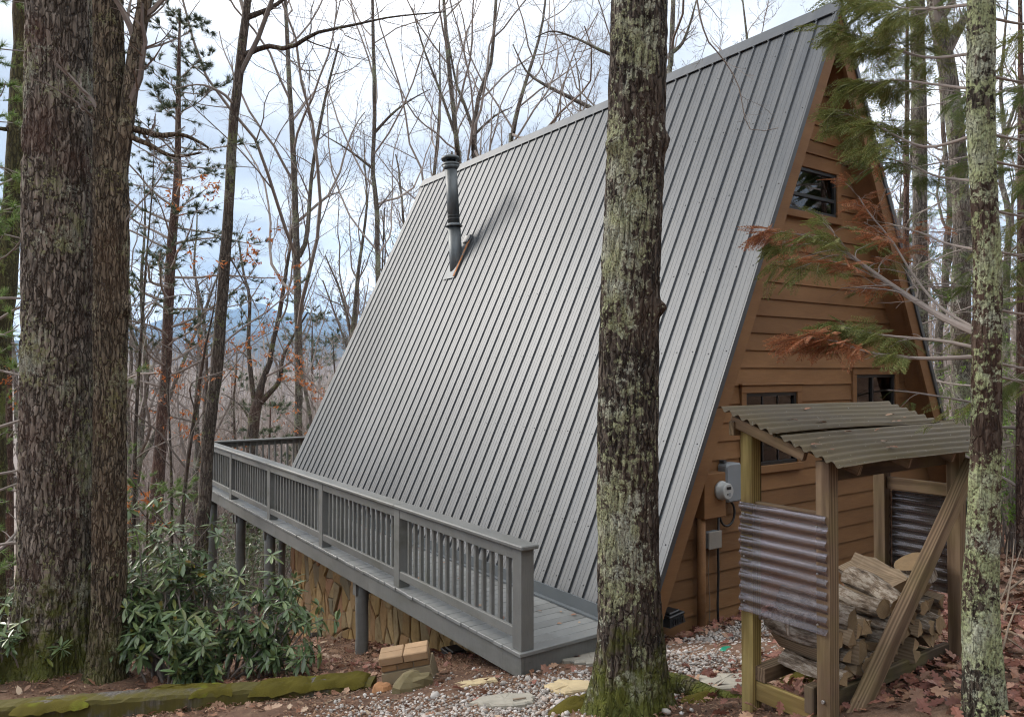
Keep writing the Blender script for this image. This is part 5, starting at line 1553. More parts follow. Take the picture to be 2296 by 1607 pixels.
Qr, rr_ = resample(Pp, [0.13, 0.085, 0.05, 0.03], 30)
V, F = tube(Qr, rr_, 16)
V = V + np.array([[0.008 * mnoise.noise(Vector(v * 14)) for _ in range(1)][0] * np.array([0, 0, 1]) for v in V])
link('root', np_mesh('root', V, F, True), MAT['bark_centre'], tc)

# ---- lichen sapling in front, right: conifer with feathery sprays
def spray_template():
    """flat feathery spray along +X, unit length"""
    V = []; F = []
    def leaf(p, dx, dy, L, w, z=0.0):
        n_ = math.hypot(dx, dy); dx, dy = dx / n_, dy / n_
        b = len(V)
        V.extend([(p[0], p[1], z), (p[0] + dx * L * 0.5 - dy * w, p[1] + dy * L * 0.5 + dx * w, z + 0.01), (p[0] + dx * L, p[1] + dy * L, z - 0.012), (p[0] + dx * L * 0.5 + dy * w, p[1] + dy * L * 0.5 - dx * w, z - 0.006)])
        F.append((b, b + 1, b + 2, b + 3))
    leaf((0, 0), 1, 0, 1.0, 0.008)
    for k in range(7):
        x = 0.08 + 0.128 * k
        L = 0.44 * (1 - (x - 0.1) * 0.72)
        for sg in (-1, 1):
            xx = x + (0.05 if sg > 0 else 0)
            ca, sa = math.cos(0.80), sg * math.sin(0.80)
            leaf((xx, 0), ca, sa, L, 0.011)
            for f in (0.35, 0.65):
                px, py = xx + ca * L * f, sa * L * f
                for s2 in (-1, 1):
                    a2 = 0.80 * sg + s2 * 0.7
                    leaf((px, py), math.cos(a2), math.sin(a2), L * 0.34, 0.009)
    V = [(x_, y_, z_ - 0.16 * x_ * x_ - 0.12 * y_ * y_) for x_, y_, z_ in V]
    return np.array(V), np.array(F)
SPV, SPF = spray_template()
def sprays_on(rng, P, t0, t1, n, size, droop=0.25, spread=0.9, roll=0.5):
    """sprays along a batch of twigs P (b,m,3)"""
    b, m, _ = P.shape
    t = rng.uniform(t0, t1, (b, n)); f = t * (m - 1); i0 = np.clip(f.astype(int), 0, m - 2); fr = (f - i0)[..., None]; bi = np.arange(b)[:, None]
    pos = (P[bi, i0] * (1 - fr) + P[bi, i0 + 1] * fr).reshape(-1, 3)
    T = (P[bi, i0 + 1] - P[bi, i0]).reshape(-1, 3); T /= np.linalg.norm(T, axis=1, keepdims=True) + 1e-9
    N = len(pos)
    sgn = rng.choice([-1, 1], N)
    side = np.cross(T, np.array([0, 0, 1.0])); side /= np.linalg.norm(side, axis=1, keepdims=True) + 1e-9
    a = rng.uniform(0.1, spread, N)
    D = np.cos(a)[:, None] * T + (np.sin(a) * sgn)[:, None] * side; D[:, 2] -= rng.uniform(0, droop * 2, N)
    M = frames(D, rng.normal(0, roll, N)) * (size * rng.uniform(0.6, 1.25, N))[:, None, None]
    return instances(SPV, SPF, M, pos)

rows = [(2208, 1640, 78), (2206, 1560, 77), (2198, 1350, 72), (2206, 1150, 64), (2212, 950, 60), (2212, 800, 58), (2215, 620, 54), (2206, 430, 53), (2199, 250, 56), (2200, 80, 56), (2200, -100, 52)]
d_r = 3.95
rngT = np.random.default_rng(41)
P, r = trunk_pts(rows, d_r, 3.5)
base = P[0].copy(); base[2] = float(G(base[0], base[1]))
lich = tree_root('cypress_tree', tuple(base), 'slim lichen-covered conifer trunk at right with feathery green and rusty sprays')
V, F = bark_trunk(P, r, 72, 0.008, 5.0, 6.0, 5.0, 0.2, base[2], 4, 6.0, 0.025)
link('trunk', np_mesh('trunk', V, F, True), MAT['bark_lichen'], lich)
def foliage_limb(pts, r0, kn_, mats, seed, twigs=14, size=0.20, tr=(0.3, 1.0), per=3, lenf=0.22, bare=False):
    """limb with flat side twigs carrying sprays; mats: (material, t0, t1)"""
    rng = np.random.default_rng(seed)
    LP, LR = limb(pts, r0, 0.003, 14)
    wood = [tubes_batch(LP, LR, 7)]
    Q, S = kids(rng, LP, LR, twigs, tr, 0.85, lenf, 6, 0.12, -0.03, 0.4, 0.0018, 0.7, 0.35)
    wood.append(tubes_batch(Q, S, 4))
    Q2, S2 = kids(rng, Q, S, 3, (0.3, 1.0), 0.7, 0.45, 4, 0.14, -0.03, 0.6, 0.0013, 0.6, 0.4)
    wood.append(tubes_batch(Q2, S2, 3))
    fol = {}
    tw_t = tr[0] + (tr[1] - tr[0]) * (np.arange(twigs) + 0.5) / twigs
    for (mt, a0, a1) in mats:
        sel = (tw_t >= a0) & (tw_t < a1)
        if sel.any():
            selQ = np.repeat(sel, 3)
            fv = [sprays_on(rng, Q[sel], 0.3, 1.0, per + 1, size), sprays_on(rng, Q2[selQ], 0.3, 1.0, per, size * 0.85)]
            if a1 >= 1.0: fv.append(sprays_on(rng, LP[:, 8:], 0.5, 1.0, 6, size))
            fol.setdefault(mt, []).extend(fv)
    return wood, fol
def add_limbs(root, lst):
    wood = []; fol = {}
    for kw in lst:
        w, f = foliage_limb(**kw); wood += w
        for k, v in f.items(): fol.setdefault(k, []).extend(v)
    V, F = merge(wood); link('limbs', np_mesh('limbs', V, F, False), MAT['branch_bark'], root)
    for k, v in fol.items():
        V, F = merge(v); o = link('foliage', np_mesh('foliage', V, F, False), MAT[k], root); tag(o, kind='stuff')
        if k == 'cedar_rust': o['label'] = 'rusty brown dying sprays'
L_ = []
L_.append(dict(pts=[(2195, 748, 3.97), (2120, 715, 4.15), (2030, 660, 4.4), (1950, 605, 4.6), (1890, 562, 4.75), (1820, 532, 4.9), (1765, 522, 5.0)], r0=0.022, kn_=0, mats=[('cedar_green', 0.52, 0.88), ('cedar_rust', 0.86, 1.01), ('cedar_rust', 0.42, 0.52)], seed=1, twigs=22, size=0.17, tr=(0.3, 1.0), per=4, lenf=0.36))
L_.append(dict(pts=[(2195, 740, 3.97), (2110, 690, 4.2), (2050, 620, 4.4), (2000, 540, 4.5), (1950, 480, 4.55), (1925, 440, 4.6)], r0=0.009, kn_=0, mats=[('cedar_rust', 0.6, 1.01)], seed=2, twigs=18, size=0.15, tr=(0.25, 1.0), per=1, lenf=0.25))
L_.append(dict(pts=[(2190, 799, 3.97), (2100, 803, 4.1), (2010, 800, 4.25), (1930, 785, 4.35), (1860, 762, 4.45), (1795, 758, 4.5)], r0=0.013, kn_=0, mats=[('cedar_rust', 0.62, 1.01), ('cedar_green', 0.3, 0.36)], seed=3, twigs=15, size=0.17, tr=(0.25, 1.0), per=3, lenf=0.14))
L_.append(dict(pts=[(2190, 780, 3.97), (2120, 765, 4.1), (2040, 757, 4.3), (1970, 750, 4.4), (1900, 735, 4.5), (1850, 732, 4.55)], r0=0.011, kn_=0, mats=[('cedar_green', 0.5, 1.01)], seed=4, twigs=14, size=0.18, tr=(0.3, 1.0), per=3, lenf=0.13))
L_.append(dict(pts=[(2180, 305, 3.97), (2080, 330, 4.2), (2000, 300, 4.4), (1955, 272, 4.55), (1905, 258, 4.7)], r0=0.009, kn_=0, mats=[('cedar_green', 0.35, 1.01)], seed=5, twigs=16, size=0.16, tr=(0.3, 1.0), per=3, lenf=0.22))
L_.append(dict(pts=[(2180, 120, 3.97), (2090, 130, 4.2), (2020, 115, 4.4), (1960, 95, 4.6), (1900, 70, 4.75)], r0=0.009, kn_=0, mats=[('cedar_green', 0.3, 1.01)], seed=6, twigs=16, size=0.16, tr=(0.3, 1.0), per=3, lenf=0.22))
L_.append(dict(pts=[(2180, 10, 3.97), (2090, 20, 4.2), (2030, 20, 4.4), (1985, 10, 4.55), (1940, -5, 4.7)], r0=0.009, kn_=0, mats=[('cedar_green', 0.2, 1.01)], seed=7, twigs=18, size=0.16, tr=(0.15, 1.0), per=3, lenf=0.26))
L_.append(dict(pts=[(2180, 200, 3.97), (2100, 190, 4.2), (2010, 180, 4.4), (1970, 185, 4.6), (1930, 178, 4.75)], r0=0.008, kn_=0, mats=[('cedar_green', 0.45, 1.01)], seed=17, twigs=14, size=0.16, tr=(0.3, 1.0), per=3, lenf=0.2))
L_.append(dict(pts=[(2180, 405, 3.97), (2100, 395, 4.3), (2030, 365, 4.6), (1960, 350, 4.9)], r0=0.008, kn_=0, mats=[('hemlock_needle', 0.3, 0.9)], seed=8, twigs=14, size=0.14, tr=(0.2, 1.0), per=2, lenf=0.3))
L_.append(dict(pts=[(2190, 560, 3.97), (2120, 545, 4.3), (2060, 520, 4.6), (1990, 500, 4.9)], r0=0.008, kn_=0, mats=[('cedar_rust', 0.5, 0.7)], seed=9, twigs=14, size=0.12, tr=(0.2, 1.0), per=1, lenf=0.3))
for k, (y_, s_) in enumerate([(40, 1), (170, 1), (300, 1), (360, 1), (470, 1), (560, 1), (690, 1), (810, 1), (840, 1)]):
    L_.append(dict(pts=[(2220, y_, 3.95), (2300, y_ + 15, 4.2 + 0.2 * (k % 3)), (2380, y_ + 10, 4.6 + 0.3 * (k % 3)), (2470, y_ + 40, 5.0)], r0=0.008, kn_=0, mats=[('hemlock_needle' if k % 2 else 'cedar_green', 0.3, 1.01)], seed=20 + k, twigs=12, size=0.16, tr=(0.2, 1.0), per=3 if k % 2 else 2, lenf=0.25))
add_limbs(lich, L_)

# ---- two big trunks at left
gA = ground_hit(110, 1500)
rows = [(110, 1520, 166), (118, 1420, 150), (124, 1200, 146), (128, 800, 140), (132, 400, 136), (132, 0, 128), (132, -150, 122)]
custom_tree('oak_tree', 'thick furrowed oak trunk with mossy foot at the left edge, the widest trunk', rows, 8.9, 14, 'bark_oak', 7, sides=20, m=60, tr=(0.5, 0.99),
            hi=dict(nside=180, amp=0.034, kth=9.0, kz=2.4, seed=11.0, flare=0.5, base_z=float(G(*at(112, 1500, 8.9)[:2])), lobes=5, hi_z=7.2, step=0.04))
rows = [(236, 1525, 84), (243, 1400, 72), (245, 1200, 69), (247, 900, 63), (248, 700, 71), (249, 660, 68), (249, 450, 70), (247, 250, 65), (242, 0, 60), (238, -150, 56)]
knB = [(at(280, 690, 8.55)[2], theta_of((_r - 0.3 * _f0) / np.linalg.norm(_r - 0.3 * _f0)), 0.10, 0.06)]
b_l = [limb([(250, 520, 8.55), (260, 430, 8.5), (273, 340, 8.5), (287, 240, 8.5), (303, 120, 8.5), (322, 20, 8.5), (350, -120, 8.5), (380, -330, 8.5)], 0.105, 0.06, 16),
       limb([(272, 285, 8.5), (318, 293, 8.55), (358, 304, 8.6), (402, 301, 8.7), (440, 315, 8.8), (468, 332, 8.9)], 0.045, 0.012, 12),
       limb([(278, 296, 8.5), (310, 315, 8.5), (335, 324, 8.5), (375, 347, 8.5), (408, 350, 8.55), (452, 342, 8.6)], 0.036, 0.012, 12),
       limb([(270, 510, 8.5), (300, 470, 8.6), (345, 420, 8.7), (380, 370, 8.8), (420, 330, 8.9)], 0.012, 0.004, 10),
       limb([(215, 270, 8.5), (195, 250, 8.3), (150, 215, 8.1), (90, 180, 8.0)], 0.02, 0.006, 10)]
custom_tree('slim_oak_tree', 'slimmer forked oak trunk standing right beside the widest trunk', rows, 8.55, 12, 'bark_oak_slim', 9, limbs=b_l, sides=18, m=60, tr=(0.6, 0.99),
            hi=dict(nside=130, amp=0.022, kth=7.5, kz=3.4, seed=21.0, flare=0.18, base_z=float(G(*at(236, 1500, 8.55)[:2])), lobes=4, hi_z=7.0, step=0.036, knots=knB))

# ---- leaning hardwood beside the far deck corner
rows = [(440, 1380, 40), (445, 1285, 36), (452, 1200, 31), (460, 1100, 28), (467, 985, 27), (484, 835, 27), (495, 702, 25), (511, 500, 23), (523, 283, 21), (540, 133, 20), (555, 0, 17), (562, -120, 15)]
d_ = 13.5
ll = [limb([(553, 40, d_), (580, 30, d_), (612, 16, d_), (640, -4, d_), (690, -30, d_ + .3)], 0.055, 0.02, 12),
      limb([(548, 124, d_), (570, 115, d_), (594, 103, d_), (643, 109, d_ - .1), (682, 90, d_ - .2), (702, 76, d_ - .2), (765, 62, d_ - .3), (808, 53, d_ - .4), (882, 38, d_ - .5), (998, 27, d_ - .6)], 0.055, 0.010, 16),
      limb([(528, 240, d_), (500, 210, d_ - .2), (450, 190, d_ - .4), (390, 200, d_ - .6)], 0.03, 0.008, 10),
      limb([(505, 560, d_), (540, 620, d_ + .3), (580, 700, d_ + .6)], 0.02, 0.006, 10)]
custom_tree('leaning_tree', 'leaning grey-brown hardwood trunk in front of the far deck corner', rows, d_, 7, 'bark_lean', 12, limbs=ll, sides=16, m=60, tr=(0.5, 0.99), spec=[dict(SPEC_BIG[0], n=9)] + SPEC_BIG[1:3])

# ---- taller hardwoods around, each traced where it stands
custom_tree('hardwood_tree', 'bare forked hardwood rising behind the far railing, right of the blue mountain pine', [(669, 1010, 18), (669, 800, 17), (668, 700, 16), (664, 535, 15), (657, 330, 12), (647, 150, 10), (640, 0, 8)], 25, 6, 'bark_grey', 31,
            limbs=[limb([(670, 575, 25), (688, 530, 25), (700, 383, 25), (730, 217, 25), (760, 100, 25)], 0.09, 0.03, 14), limb([(668, 740, 25), (690, 660, 25), (735, 560, 25.5)], 0.03, 0.01, 10)], tr=(0.35, 0.99), m=40)
custom_tree('branching_oak', 'low-forking oak with spreading dark stems just beyond the far railing', [(565, 1010, 26), (568, 960, 25), (572, 925, 26), (578, 900, 20), (590, 850, 14), (604, 815, 12), (612, 768, 11), (627, 702, 10), (640, 618, 8), (655, 520, 6)], 27, 3, 'bark_lean', 33,
            limbs=[limb([(572, 915, 27), (564, 852, 27), (557, 768, 27), (560, 668, 27), (547, 618, 27), (535, 540, 27.3)], 0.10, 0.03, 14), limb([(582, 905, 27), (605, 880, 27), (627, 852, 27), (634, 802, 27), (653, 762, 27), (690, 700, 27)], 0.11, 0.03, 14), limb([(565, 950, 27), (540, 910, 27), (505, 885, 27)], 0.05, 0.015, 10)],
            spec=[dict(SPEC_BIG[0], n=9, len=0.3)] + SPEC_BIG[1:], tr=(0.45, 0.99))
custom_tree('hardwood_tree', 'slim bare tree rising left of the stovepipe behind the roof edge', [(848, 640, 12), (846, 570, 11), (845, 467, 11), (836, 385, 10), (840, 267, 9), (838, 133, 8), (835, 0, 7)], 24, 6, 'bark_grey', 35,
            limbs=[limb([(838, 380, 24), (800, 350, 24), (765, 326, 24), (720, 300, 24)], 0.05, 0.012, 12), limb([(838, 300, 24), (880, 255, 24), (920, 225, 24), (965, 200, 24)], 0.05, 0.012, 12), limb([(846, 470, 24), (870, 440, 24), (888, 415, 24)], 0.03, 0.01, 8)], tr=(0.35, 0.99))
custom_tree('hardwood_tree', 'bare tree directly behind the stovepipe cap', [(1030, 420, 12), (1025, 333, 11), (1012, 200, 10), (1002, 100, 9), (995, 0, 7)], 27, 6, 'bark_grey', 37, limbs=[limb([(1020, 300, 27), (985, 200, 27), (950, 110, 27), (925, 20, 27)], 0.06, 0.02, 12)], tr=(0.3, 0.99))
custom_tree('hardwood_tree', 'bare tree with two rising stems right of the stovepipe', [(1064, 420, 13), (1062, 333, 12), (1066, 270, 11), (1070, 230, 9), (1090, 170, 9), (1102, 133, 8), (1112, 0, 7)], 27, 6, 'bark_grey', 39, limbs=[limb([(1060, 290, 27), (1040, 230, 27), (1022, 183, 27), (1000, 60, 27)], 0.07, 0.03, 12), limb([(1066, 300, 27), (1110, 260, 27), (1150, 240, 27)], 0.05, 0.015, 10)], tr=(0.3, 0.99))
custom_tree('hardwood_tree', 'spreading bare tree behind the middle of the ridge', [(1145, 400, 12), (1150, 300, 11), (1165, 230, 9), (1190, 150, 7), (1215, 60, 6)], 30, 5, 'bark_grey', 43, limbs=[limb([(1330, 245, 28), (1270, 215, 28), (1220, 190, 28), (1180, 160, 28), (1150, 100, 28)], 0.09, 0.02, 12), limb([(1375, 125, 20), (1340, 110, 20), (1300, 90, 20), (1240, 70, 20), (1200, 85, 20)], 0.05, 0.012, 12)], tr=(0.25, 0.99))
custom_tree('hardwood_tree', 'lichen-grey bare tree behind the ridge just right of the centre trunk', [(1500, 260, 13), (1503, 150, 12), (1508, 60, 11), (1510, -60, 10)], 21, 6, 'bark_grey', 45, limbs=[limb([(1505, 120, 21), (1528, 100, 21), (1545, 60, 21), (1562, 0, 21)], 0.06, 0.02, 12)], tr=(0.35, 0.99))
custom_tree('hardwood_tree', 'straight pale lichen trunk right of the gable peak', [(2068, 900, 32), (2064, 650, 31), (2062, 400, 30), (2060, 200, 30), (2056, 0, 28), (2054, -120, 27)], 16, 8, 'bark_grey', 47, tr=(0.5, 0.99))
custom_tree('hardwood_tree', 'curving trunk between the straight pale trunk and the lichen conifer', [(2158, 900, 40), (2155, 700, 40), (2158, 520, 38), (2150, 380, 36), (2135, 230, 36), (2112, 90, 34), (2090, -20, 30)], 14.5, 7, 'bark_grey', 49, limbs=[limb([(2120, 110, 14.5), (2150, 60, 14.5), (2200, 0, 14.5), (2250, -60, 14.5)], 0.1, 0.04, 12), limb([(2140, 250, 14.5), (2190, 190, 14.7), (2250, 150, 15)], 0.06, 0.02, 12)], tr=(0.5, 0.99))
custom_tree('mossy_pine_tree', 'mossy leaning pine trunk cut by the left edge of the picture', [(-20, 900, 60), (-5, 740, 56), (8, 620, 52), (22, 520, 47), (33, 400, 44), (44, 250, 42), (50, 120, 40), (52, 0, 38), (54, -100, 36)], 13, 8, 'bark_mossy', 51, limbs=[limb([(30, 285, 13), (10, 290, 12.8), (-30, 280, 12.6)], 0.05, 0.02, 8)], tr=(0.6, 0.99))

# ---- conifers with needles
def needle_tuft(n, L, w, seed, spread=1.1):
    q = np.random.default_rng(seed); V = []; F = []
    for k in range(n):
        a_ = q.uniform(0, 6.28); s_ = abs(q.normal(0.45, 0.3)) * spread
        d_v = np.array([math.cos(s_), math.sin(s_) * math.cos(a_), math.sin(s_) * math.sin(a_)])
        p_ = np.cross(d_v, q.normal(0, 1, 3)); p_ /= np.linalg.norm(p_)
        b = len(V); st = d_v * 0.0 + np.array([-0.25 * q.uniform(0, 1) * L, 0, 0])
        V += [st + p_ * w, st - p_ * w, st + d_v * L * q.uniform(0.75, 1.15)]; F.append((b, b + 1, b + 2))
    return np.array(V), np.array(F)
def pine(name, label, rows, d, ext, barkm, needle, seed, z0, nl, ll, tuftL, tw, per, grp=None, fol_z=None, dens=1.0, up=0.02):
    rng = np.random.default_rng(seed)
    P, r = trunk_pts(rows, d, ext); Q, rr = resample(P, r, 44)
    base = P[0].copy(); base[2] = float(G(base[0], base[1]))
    root = tree_root(name, tuple(base), label, 'tree', grp)
    V, F = tube(Q, rr, 14); link('trunk', np_mesh('trunk', V, F, True), MAT[barkm], root)
    t0 = np.interp(z0, Q[:, 2], np.linspace(0, 1, 44))
    LP, LR = kids(rng, Q[None], rr[None], nl, (t0, 0.995), 1.35, ll, 8, 0.10, up, 0.32, 0.006, 0, 0.72)
    wood = [tubes_batch(LP, LR, 5)]
    T1, R1 = kids(rng, LP, LR, 7, (0.3, 1.0), 0.8, 0.32, 4, 0.12, 0.04, 0.5, 0.003, 0.5, 0.5)
    wood.append(tubes_batch(T1, R1, 3))
    V, F = merge(wood); tag(link('limbs', np_mesh('limbs', V, F), MAT['branch_bark'], root), kind='stuff')
    sel = T1 if fol_z is None else T1[T1[:, -1, 2] > fol_z]
    if dens < 1: sel = sel[rng.uniform(0, 1, len(sel)) < dens]
    b = len(sel); t = rng.uniform(0.35, 1.0, (b, per)); t[:, 0] = 1.0
    f = t * (sel.shape[1] - 1); i0 = np.clip(f.astype(int), 0, sel.shape[1] - 2); fr = (f - i0)[..., None]; bi = np.arange(b)[:, None]
    pos = (sel[bi, i0] * (1 - fr) + sel[bi, i0 + 1] * fr).reshape(-1, 3)
    D = (sel[bi, i0 + 1] - sel[bi, i0]).reshape(-1, 3) ; D /= np.linalg.norm(D, axis=1, keepdims=True) + 1e-9
    D = D + rng.normal(0, 0.35, D.shape) + np.array([0, 0, 0.25])
    tv, tf = needle_tuft(14, tuftL, tw, seed)
    M = frames(D, rng.uniform(0, 6.28, len(D))) * rng.uniform(0.7, 1.2, len(D))[:, None, None]
    V, F = instances(tv, tf, M, pos)
    o = link('needles', np_mesh('needles', V, F), MAT[needle], root); tag(o, kind='stuff')
    return root
pine('pine_tree', 'tall thin-crowned pine with reddish trunk and flat needle layers, left of the leaning trunk', [(350, 1150, 30), (357, 1035, 27), (365, 920, 24), (372, 835, 22), (377, 700, 22), (384, 560, 21), (397, 400, 15), (400, 200, 10), (402, 90, 6), (404, 20, 3)], 20, 0, 'bark_pine', 'pine_needle', 61, 2.0, 60, 0.21, 0.17, 0.0075, 6, dens=0.95)
pine('white_pine', 'bright green white pine behind the leaning trunk at the left edge', [(-60, 1000, 26), (-60, 500, 20), (-60, 0, 10), (-60, -150, 6)], 11.5, 2, 'bark_mossy', 'white_pine_needle', 63, -1.0, 60, 0.19, 0.14, 0.0045, 6)
pine('white_pine', 'dense green young pine low between the left edge and the widest trunk', [(20, 1200, 20), (20, 900, 14), (22, 700, 6), (24, 620, 3)], 19, 0, 'bark_pine', 'white_pine_needle', 65, -4.5, 40, 0.36, 0.13, 0.006, 4)
pine('white_pine', 'small far pine standing against the blue mountain beside the roof edge', [(700, 900, 6), (700, 780, 4), (700, 705, 1.5)], 75, 0, 'bark_pine', 'pine_needle', 67, -4, 44, 0.32, 0.5, 0.028, 3)
pine('white_pine', 'soft green pine low beyond the railing under the spreading oak', [(525, 1150, 8), (520, 980, 6), (520, 840, 2)], 60, 0, 'bark_pine', 'pine_needle', 69, -14, 50, 0.42, 0.4, 0.022, 3)
pine('young_pine', 'young green pine beyond the far railing below the spreading oak', [(600, 1080, 7), (605, 970, 4), (607, 900, 2)], 42, 0, 'bark_pine', 'pine_needle', 71, -10, 40, 0.45, 0.3, 0.015, 3)
pine('young_pine', 'low bright green pine seedling behind the rhododendron', [(330, 1190, 5), (332, 1120, 3), (334, 1080, 1.5)], 15, 0, 'bark_pine', 'white_pine_needle', 73, -3.0, 26, 0.8, 0.12, 0.005, 4)
def hemlock(name, label, rows, d, ext, seed, z0, nl, ll, per=3, size=0.35, matn='hemlock_needle'):
    rng = np.random.default_rng(seed)
    P, r = trunk_pts(rows, d, ext); Q, rr = resample(P, r, 40)
    base = P[0].copy(); base[2] = float(G(base[0], base[1])); root = tree_root(name, tuple(base), label)
    V, F = tube(Q, rr, 12); link('trunk', np_mesh('trunk', V, F, True), MAT['bark_pine'], root)
    t0 = np.interp(z0, Q[:, 2], np.linspace(0, 1, 40))
    LP, LR = kids(rng, Q[None], rr[None], nl, (t0, 0.99), 1.45, ll, 8, 0.08, -0.02, 0.35, 0.006, 0, 0.75)
    T1, R1 = kids(rng, LP, LR, 6, (0.25, 1.0), 0.9, 0.3, 4, 0.1, -0.03, 0.5, 0.003, 0.7, 0.5)
    V, F = merge([tubes_batch(LP, LR, 5), tubes_batch(T1, R1, 3)]); tag(link('limbs', np_mesh('limbs', V, F), MAT['branch_bark'], root), kind='stuff')
    V, F = merge([sprays_on(rng, T1, 0.2, 1.0, per, size), sprays_on(rng, LP, 0.5, 1.0, 3, size)])
    o = link('foliage', np_mesh('foliage', V, F), MAT[matn], root); tag(o, kind='stuff')
hemlock('hemlock_tree', 'airy hemlock filling the gap between the gable and the curving trunk', [(2030, 900, 16), (2032, 500, 12), (2034, 100, 7), (2034, -100, 4)], 13.2, 3, 81, 1.0, 34, 0.22, 2, 0.26)
hemlock('hemlock_tree', 'airy hemlock right of the lichen conifer at the right edge', [(2290, 1000, 22), (2290, 500, 16), (2288, 100, 10), (2286, -100, 6)], 9.5, 4, 83, 0.9, 36, 0.24, 2, 0.26)
hemlock('hemlock_tree', 'dark green hemlock behind the right roof edge', [(2150, 1100, 16), (2150, 700, 10), (2150, 420, 4)], 19, 0, 85, 0.0, 44, 0.40, 3, 0.34)

# ================================================================ background hardwoods: copies of a few grown trees
protos = []
for k in range(5):
    rng = np.random.default_rng(200 + k)
    H = 17.0; n = 14
    zz = np.linspace(0, H, n); wob = np.cumsum(rng.normal(0, 0.10, (n, 2)), 0); wob -= wob[0]
    P = np.stack([wob[:, 0], wob[:, 1], zz], -1); r = np.interp(zz, [0, 1, H * 0.5, H], [0.20, 0.155, 0.10, 0.018])
    Q, rr = resample(P, r, 26)
    pw = [(Q[None], rr[None])]
    tv = [tube(Q, rr, 9)]
    if k % 2 == 0:     # forked
        F0, FR = kids(rng, Q[None], rr[None], 2, (0.3, 0.5), 0.4, 0.55, 12, 0.07, 0.12, 0.75, 0.01)
        pw.append((F0, FR)); tv.append(tubes_batch(F0, FR, 8))
    sp = [dict(SPEC_BIG[0], n=13, tr=(0.3, 0.99), len=0.30), SPEC_BIG[1], dict(SPEC_BIG[2], n=5, rmin=0.005), dict(SPEC_BIG[3], n=3, rmin=0.004)]
    parts, _ = crown_parts(rng, pw, sp)
    V, F = merge(tv); mt = np_mesh('trunk', V, F, True); mt.materials.append(MAT['bark_grey'])
    V, F = merge(parts); mbm = np_mesh('branches', V, F); mbm.materials.append(MAT['branch_bark'])
    protos.append((mt, mbm))
rb_ = np.random.default_rng(303)
spots = []
# (view x, depth) chosen so that trunks stand in the gaps of the traced trees
for x, d in [(294, 26), (318, 32), (432, 30), (740, 40), (797, 30), (880, 36), (905, 48), (930, 32), (955, 44), (985, 40), (1090, 38), (1130, 46), (1180, 36), (1215, 50), (1260, 40), (1300, 34), (1350, 44), (1395, 30), (1560, 34), (1610, 28), (1660, 40), (1720, 32), (1780, 44), (1840, 30), (2015, 30), (2110, 26), (2250, 22), (60, 40), (208, 36), (215, 52)]:
    spots.append((x, d))
for i, (x, d) in enumerate(spots):
    p = at(x, 830, d)
    if x > 850 and x < 2000:      # must clear the cabin
        pass
    gzv = float(G(p[0], p[1]))
    mt, mbm = protos[i % 5]
    s = rb_.uniform(0.85, 1.2) * (1.15 if d > 30 else 1.0)
    if x < 280: lb, gp = 'bare grey hardwood glimpsed among the trunks at the left edge', 'bare trees at the left edge'
    elif x < 850: lb, gp = 'slim bare grey hardwood on the slope between the big left trunks and the cabin', 'bare trees on the slope left of the cabin'
    elif x < 1900: lb, gp = 'bare grey hardwood with its crown showing above the metal ridge', 'bare trees behind the ridge'
    else: lb, gp = 'bare grey hardwood in the woods right of the gable', 'bare trees right of the gable'
    root = empty('bare_tree', (p[0], p[1], gzv - 0.15), lb, 'tree', gp)
    root.rotation_euler = (rb_.normal(0, 0.03), rb_.normal(0, 0.03), rb_.uniform(0, 6.28)); root.scale = (s * rb_.uniform(0.8, 1.15),) * 2 + (s,)
    for nm, me in (('trunk', mt), ('branches', mbm)):
        o = bpy.data.objects.new(nm, me); COL.objects.link(o); o.parent = root

# ---- saplings that keep their rusty leaves
def leaf_shape(kind):
    if kind == 'oval':
        V = np.array([[0, 0, 0], [.3, .17, .03], [.65, .17, .02], [1, 0, -.03], [.65, -.17, .02], [.3, -.17, .03]]); F = np.array([[0, 1, 5], [1, 2, 5], [2, 4, 5], [2, 3, 4]])
    elif kind == 'long':
        V = np.array([[0, 0, 0], [.25, .10, .012], [.55, .135, .015], [.82, .09, -.01], [1, 0, -.05], [.82, -.09, -.01], [.55, -.135, .015], [.25, -.10, .012], [.5, 0, -.018]])
        F = np.array([[0, 1, 8], [1, 2, 8], [2, 3, 8], [3, 4, 8], [4, 5, 8], [5, 6, 8], [6, 7, 8], [7, 0, 8]])
    else:       # lobed oak leaf
        out = [(0, 0), (.12, .05), (.22, .20), (.32, .22), (.36, .10), (.46, .28), (.58, .30), (.58, .12), (.70, .24), (.80, .22), (.78, .10), (.92, .10), (1, 0)]
        V = [(x, y, .05 * math.sin(x * 5) + .10 * y) for x, y in out] + [(x, -y, .05 * math.sin(x * 5) + .16 * y) for x, y in out[-2:0:-1]]
        V.append((.5, 0, .02)); n = len(V) - 1
        F = np.array([[i, (i + 1) % n, n] for i in range(n)]); V = np.array(V)
    return np.asarray(V, float), F
LV = {k: leaf_shape(k) for k in ('oval', 'long', 'oak')}
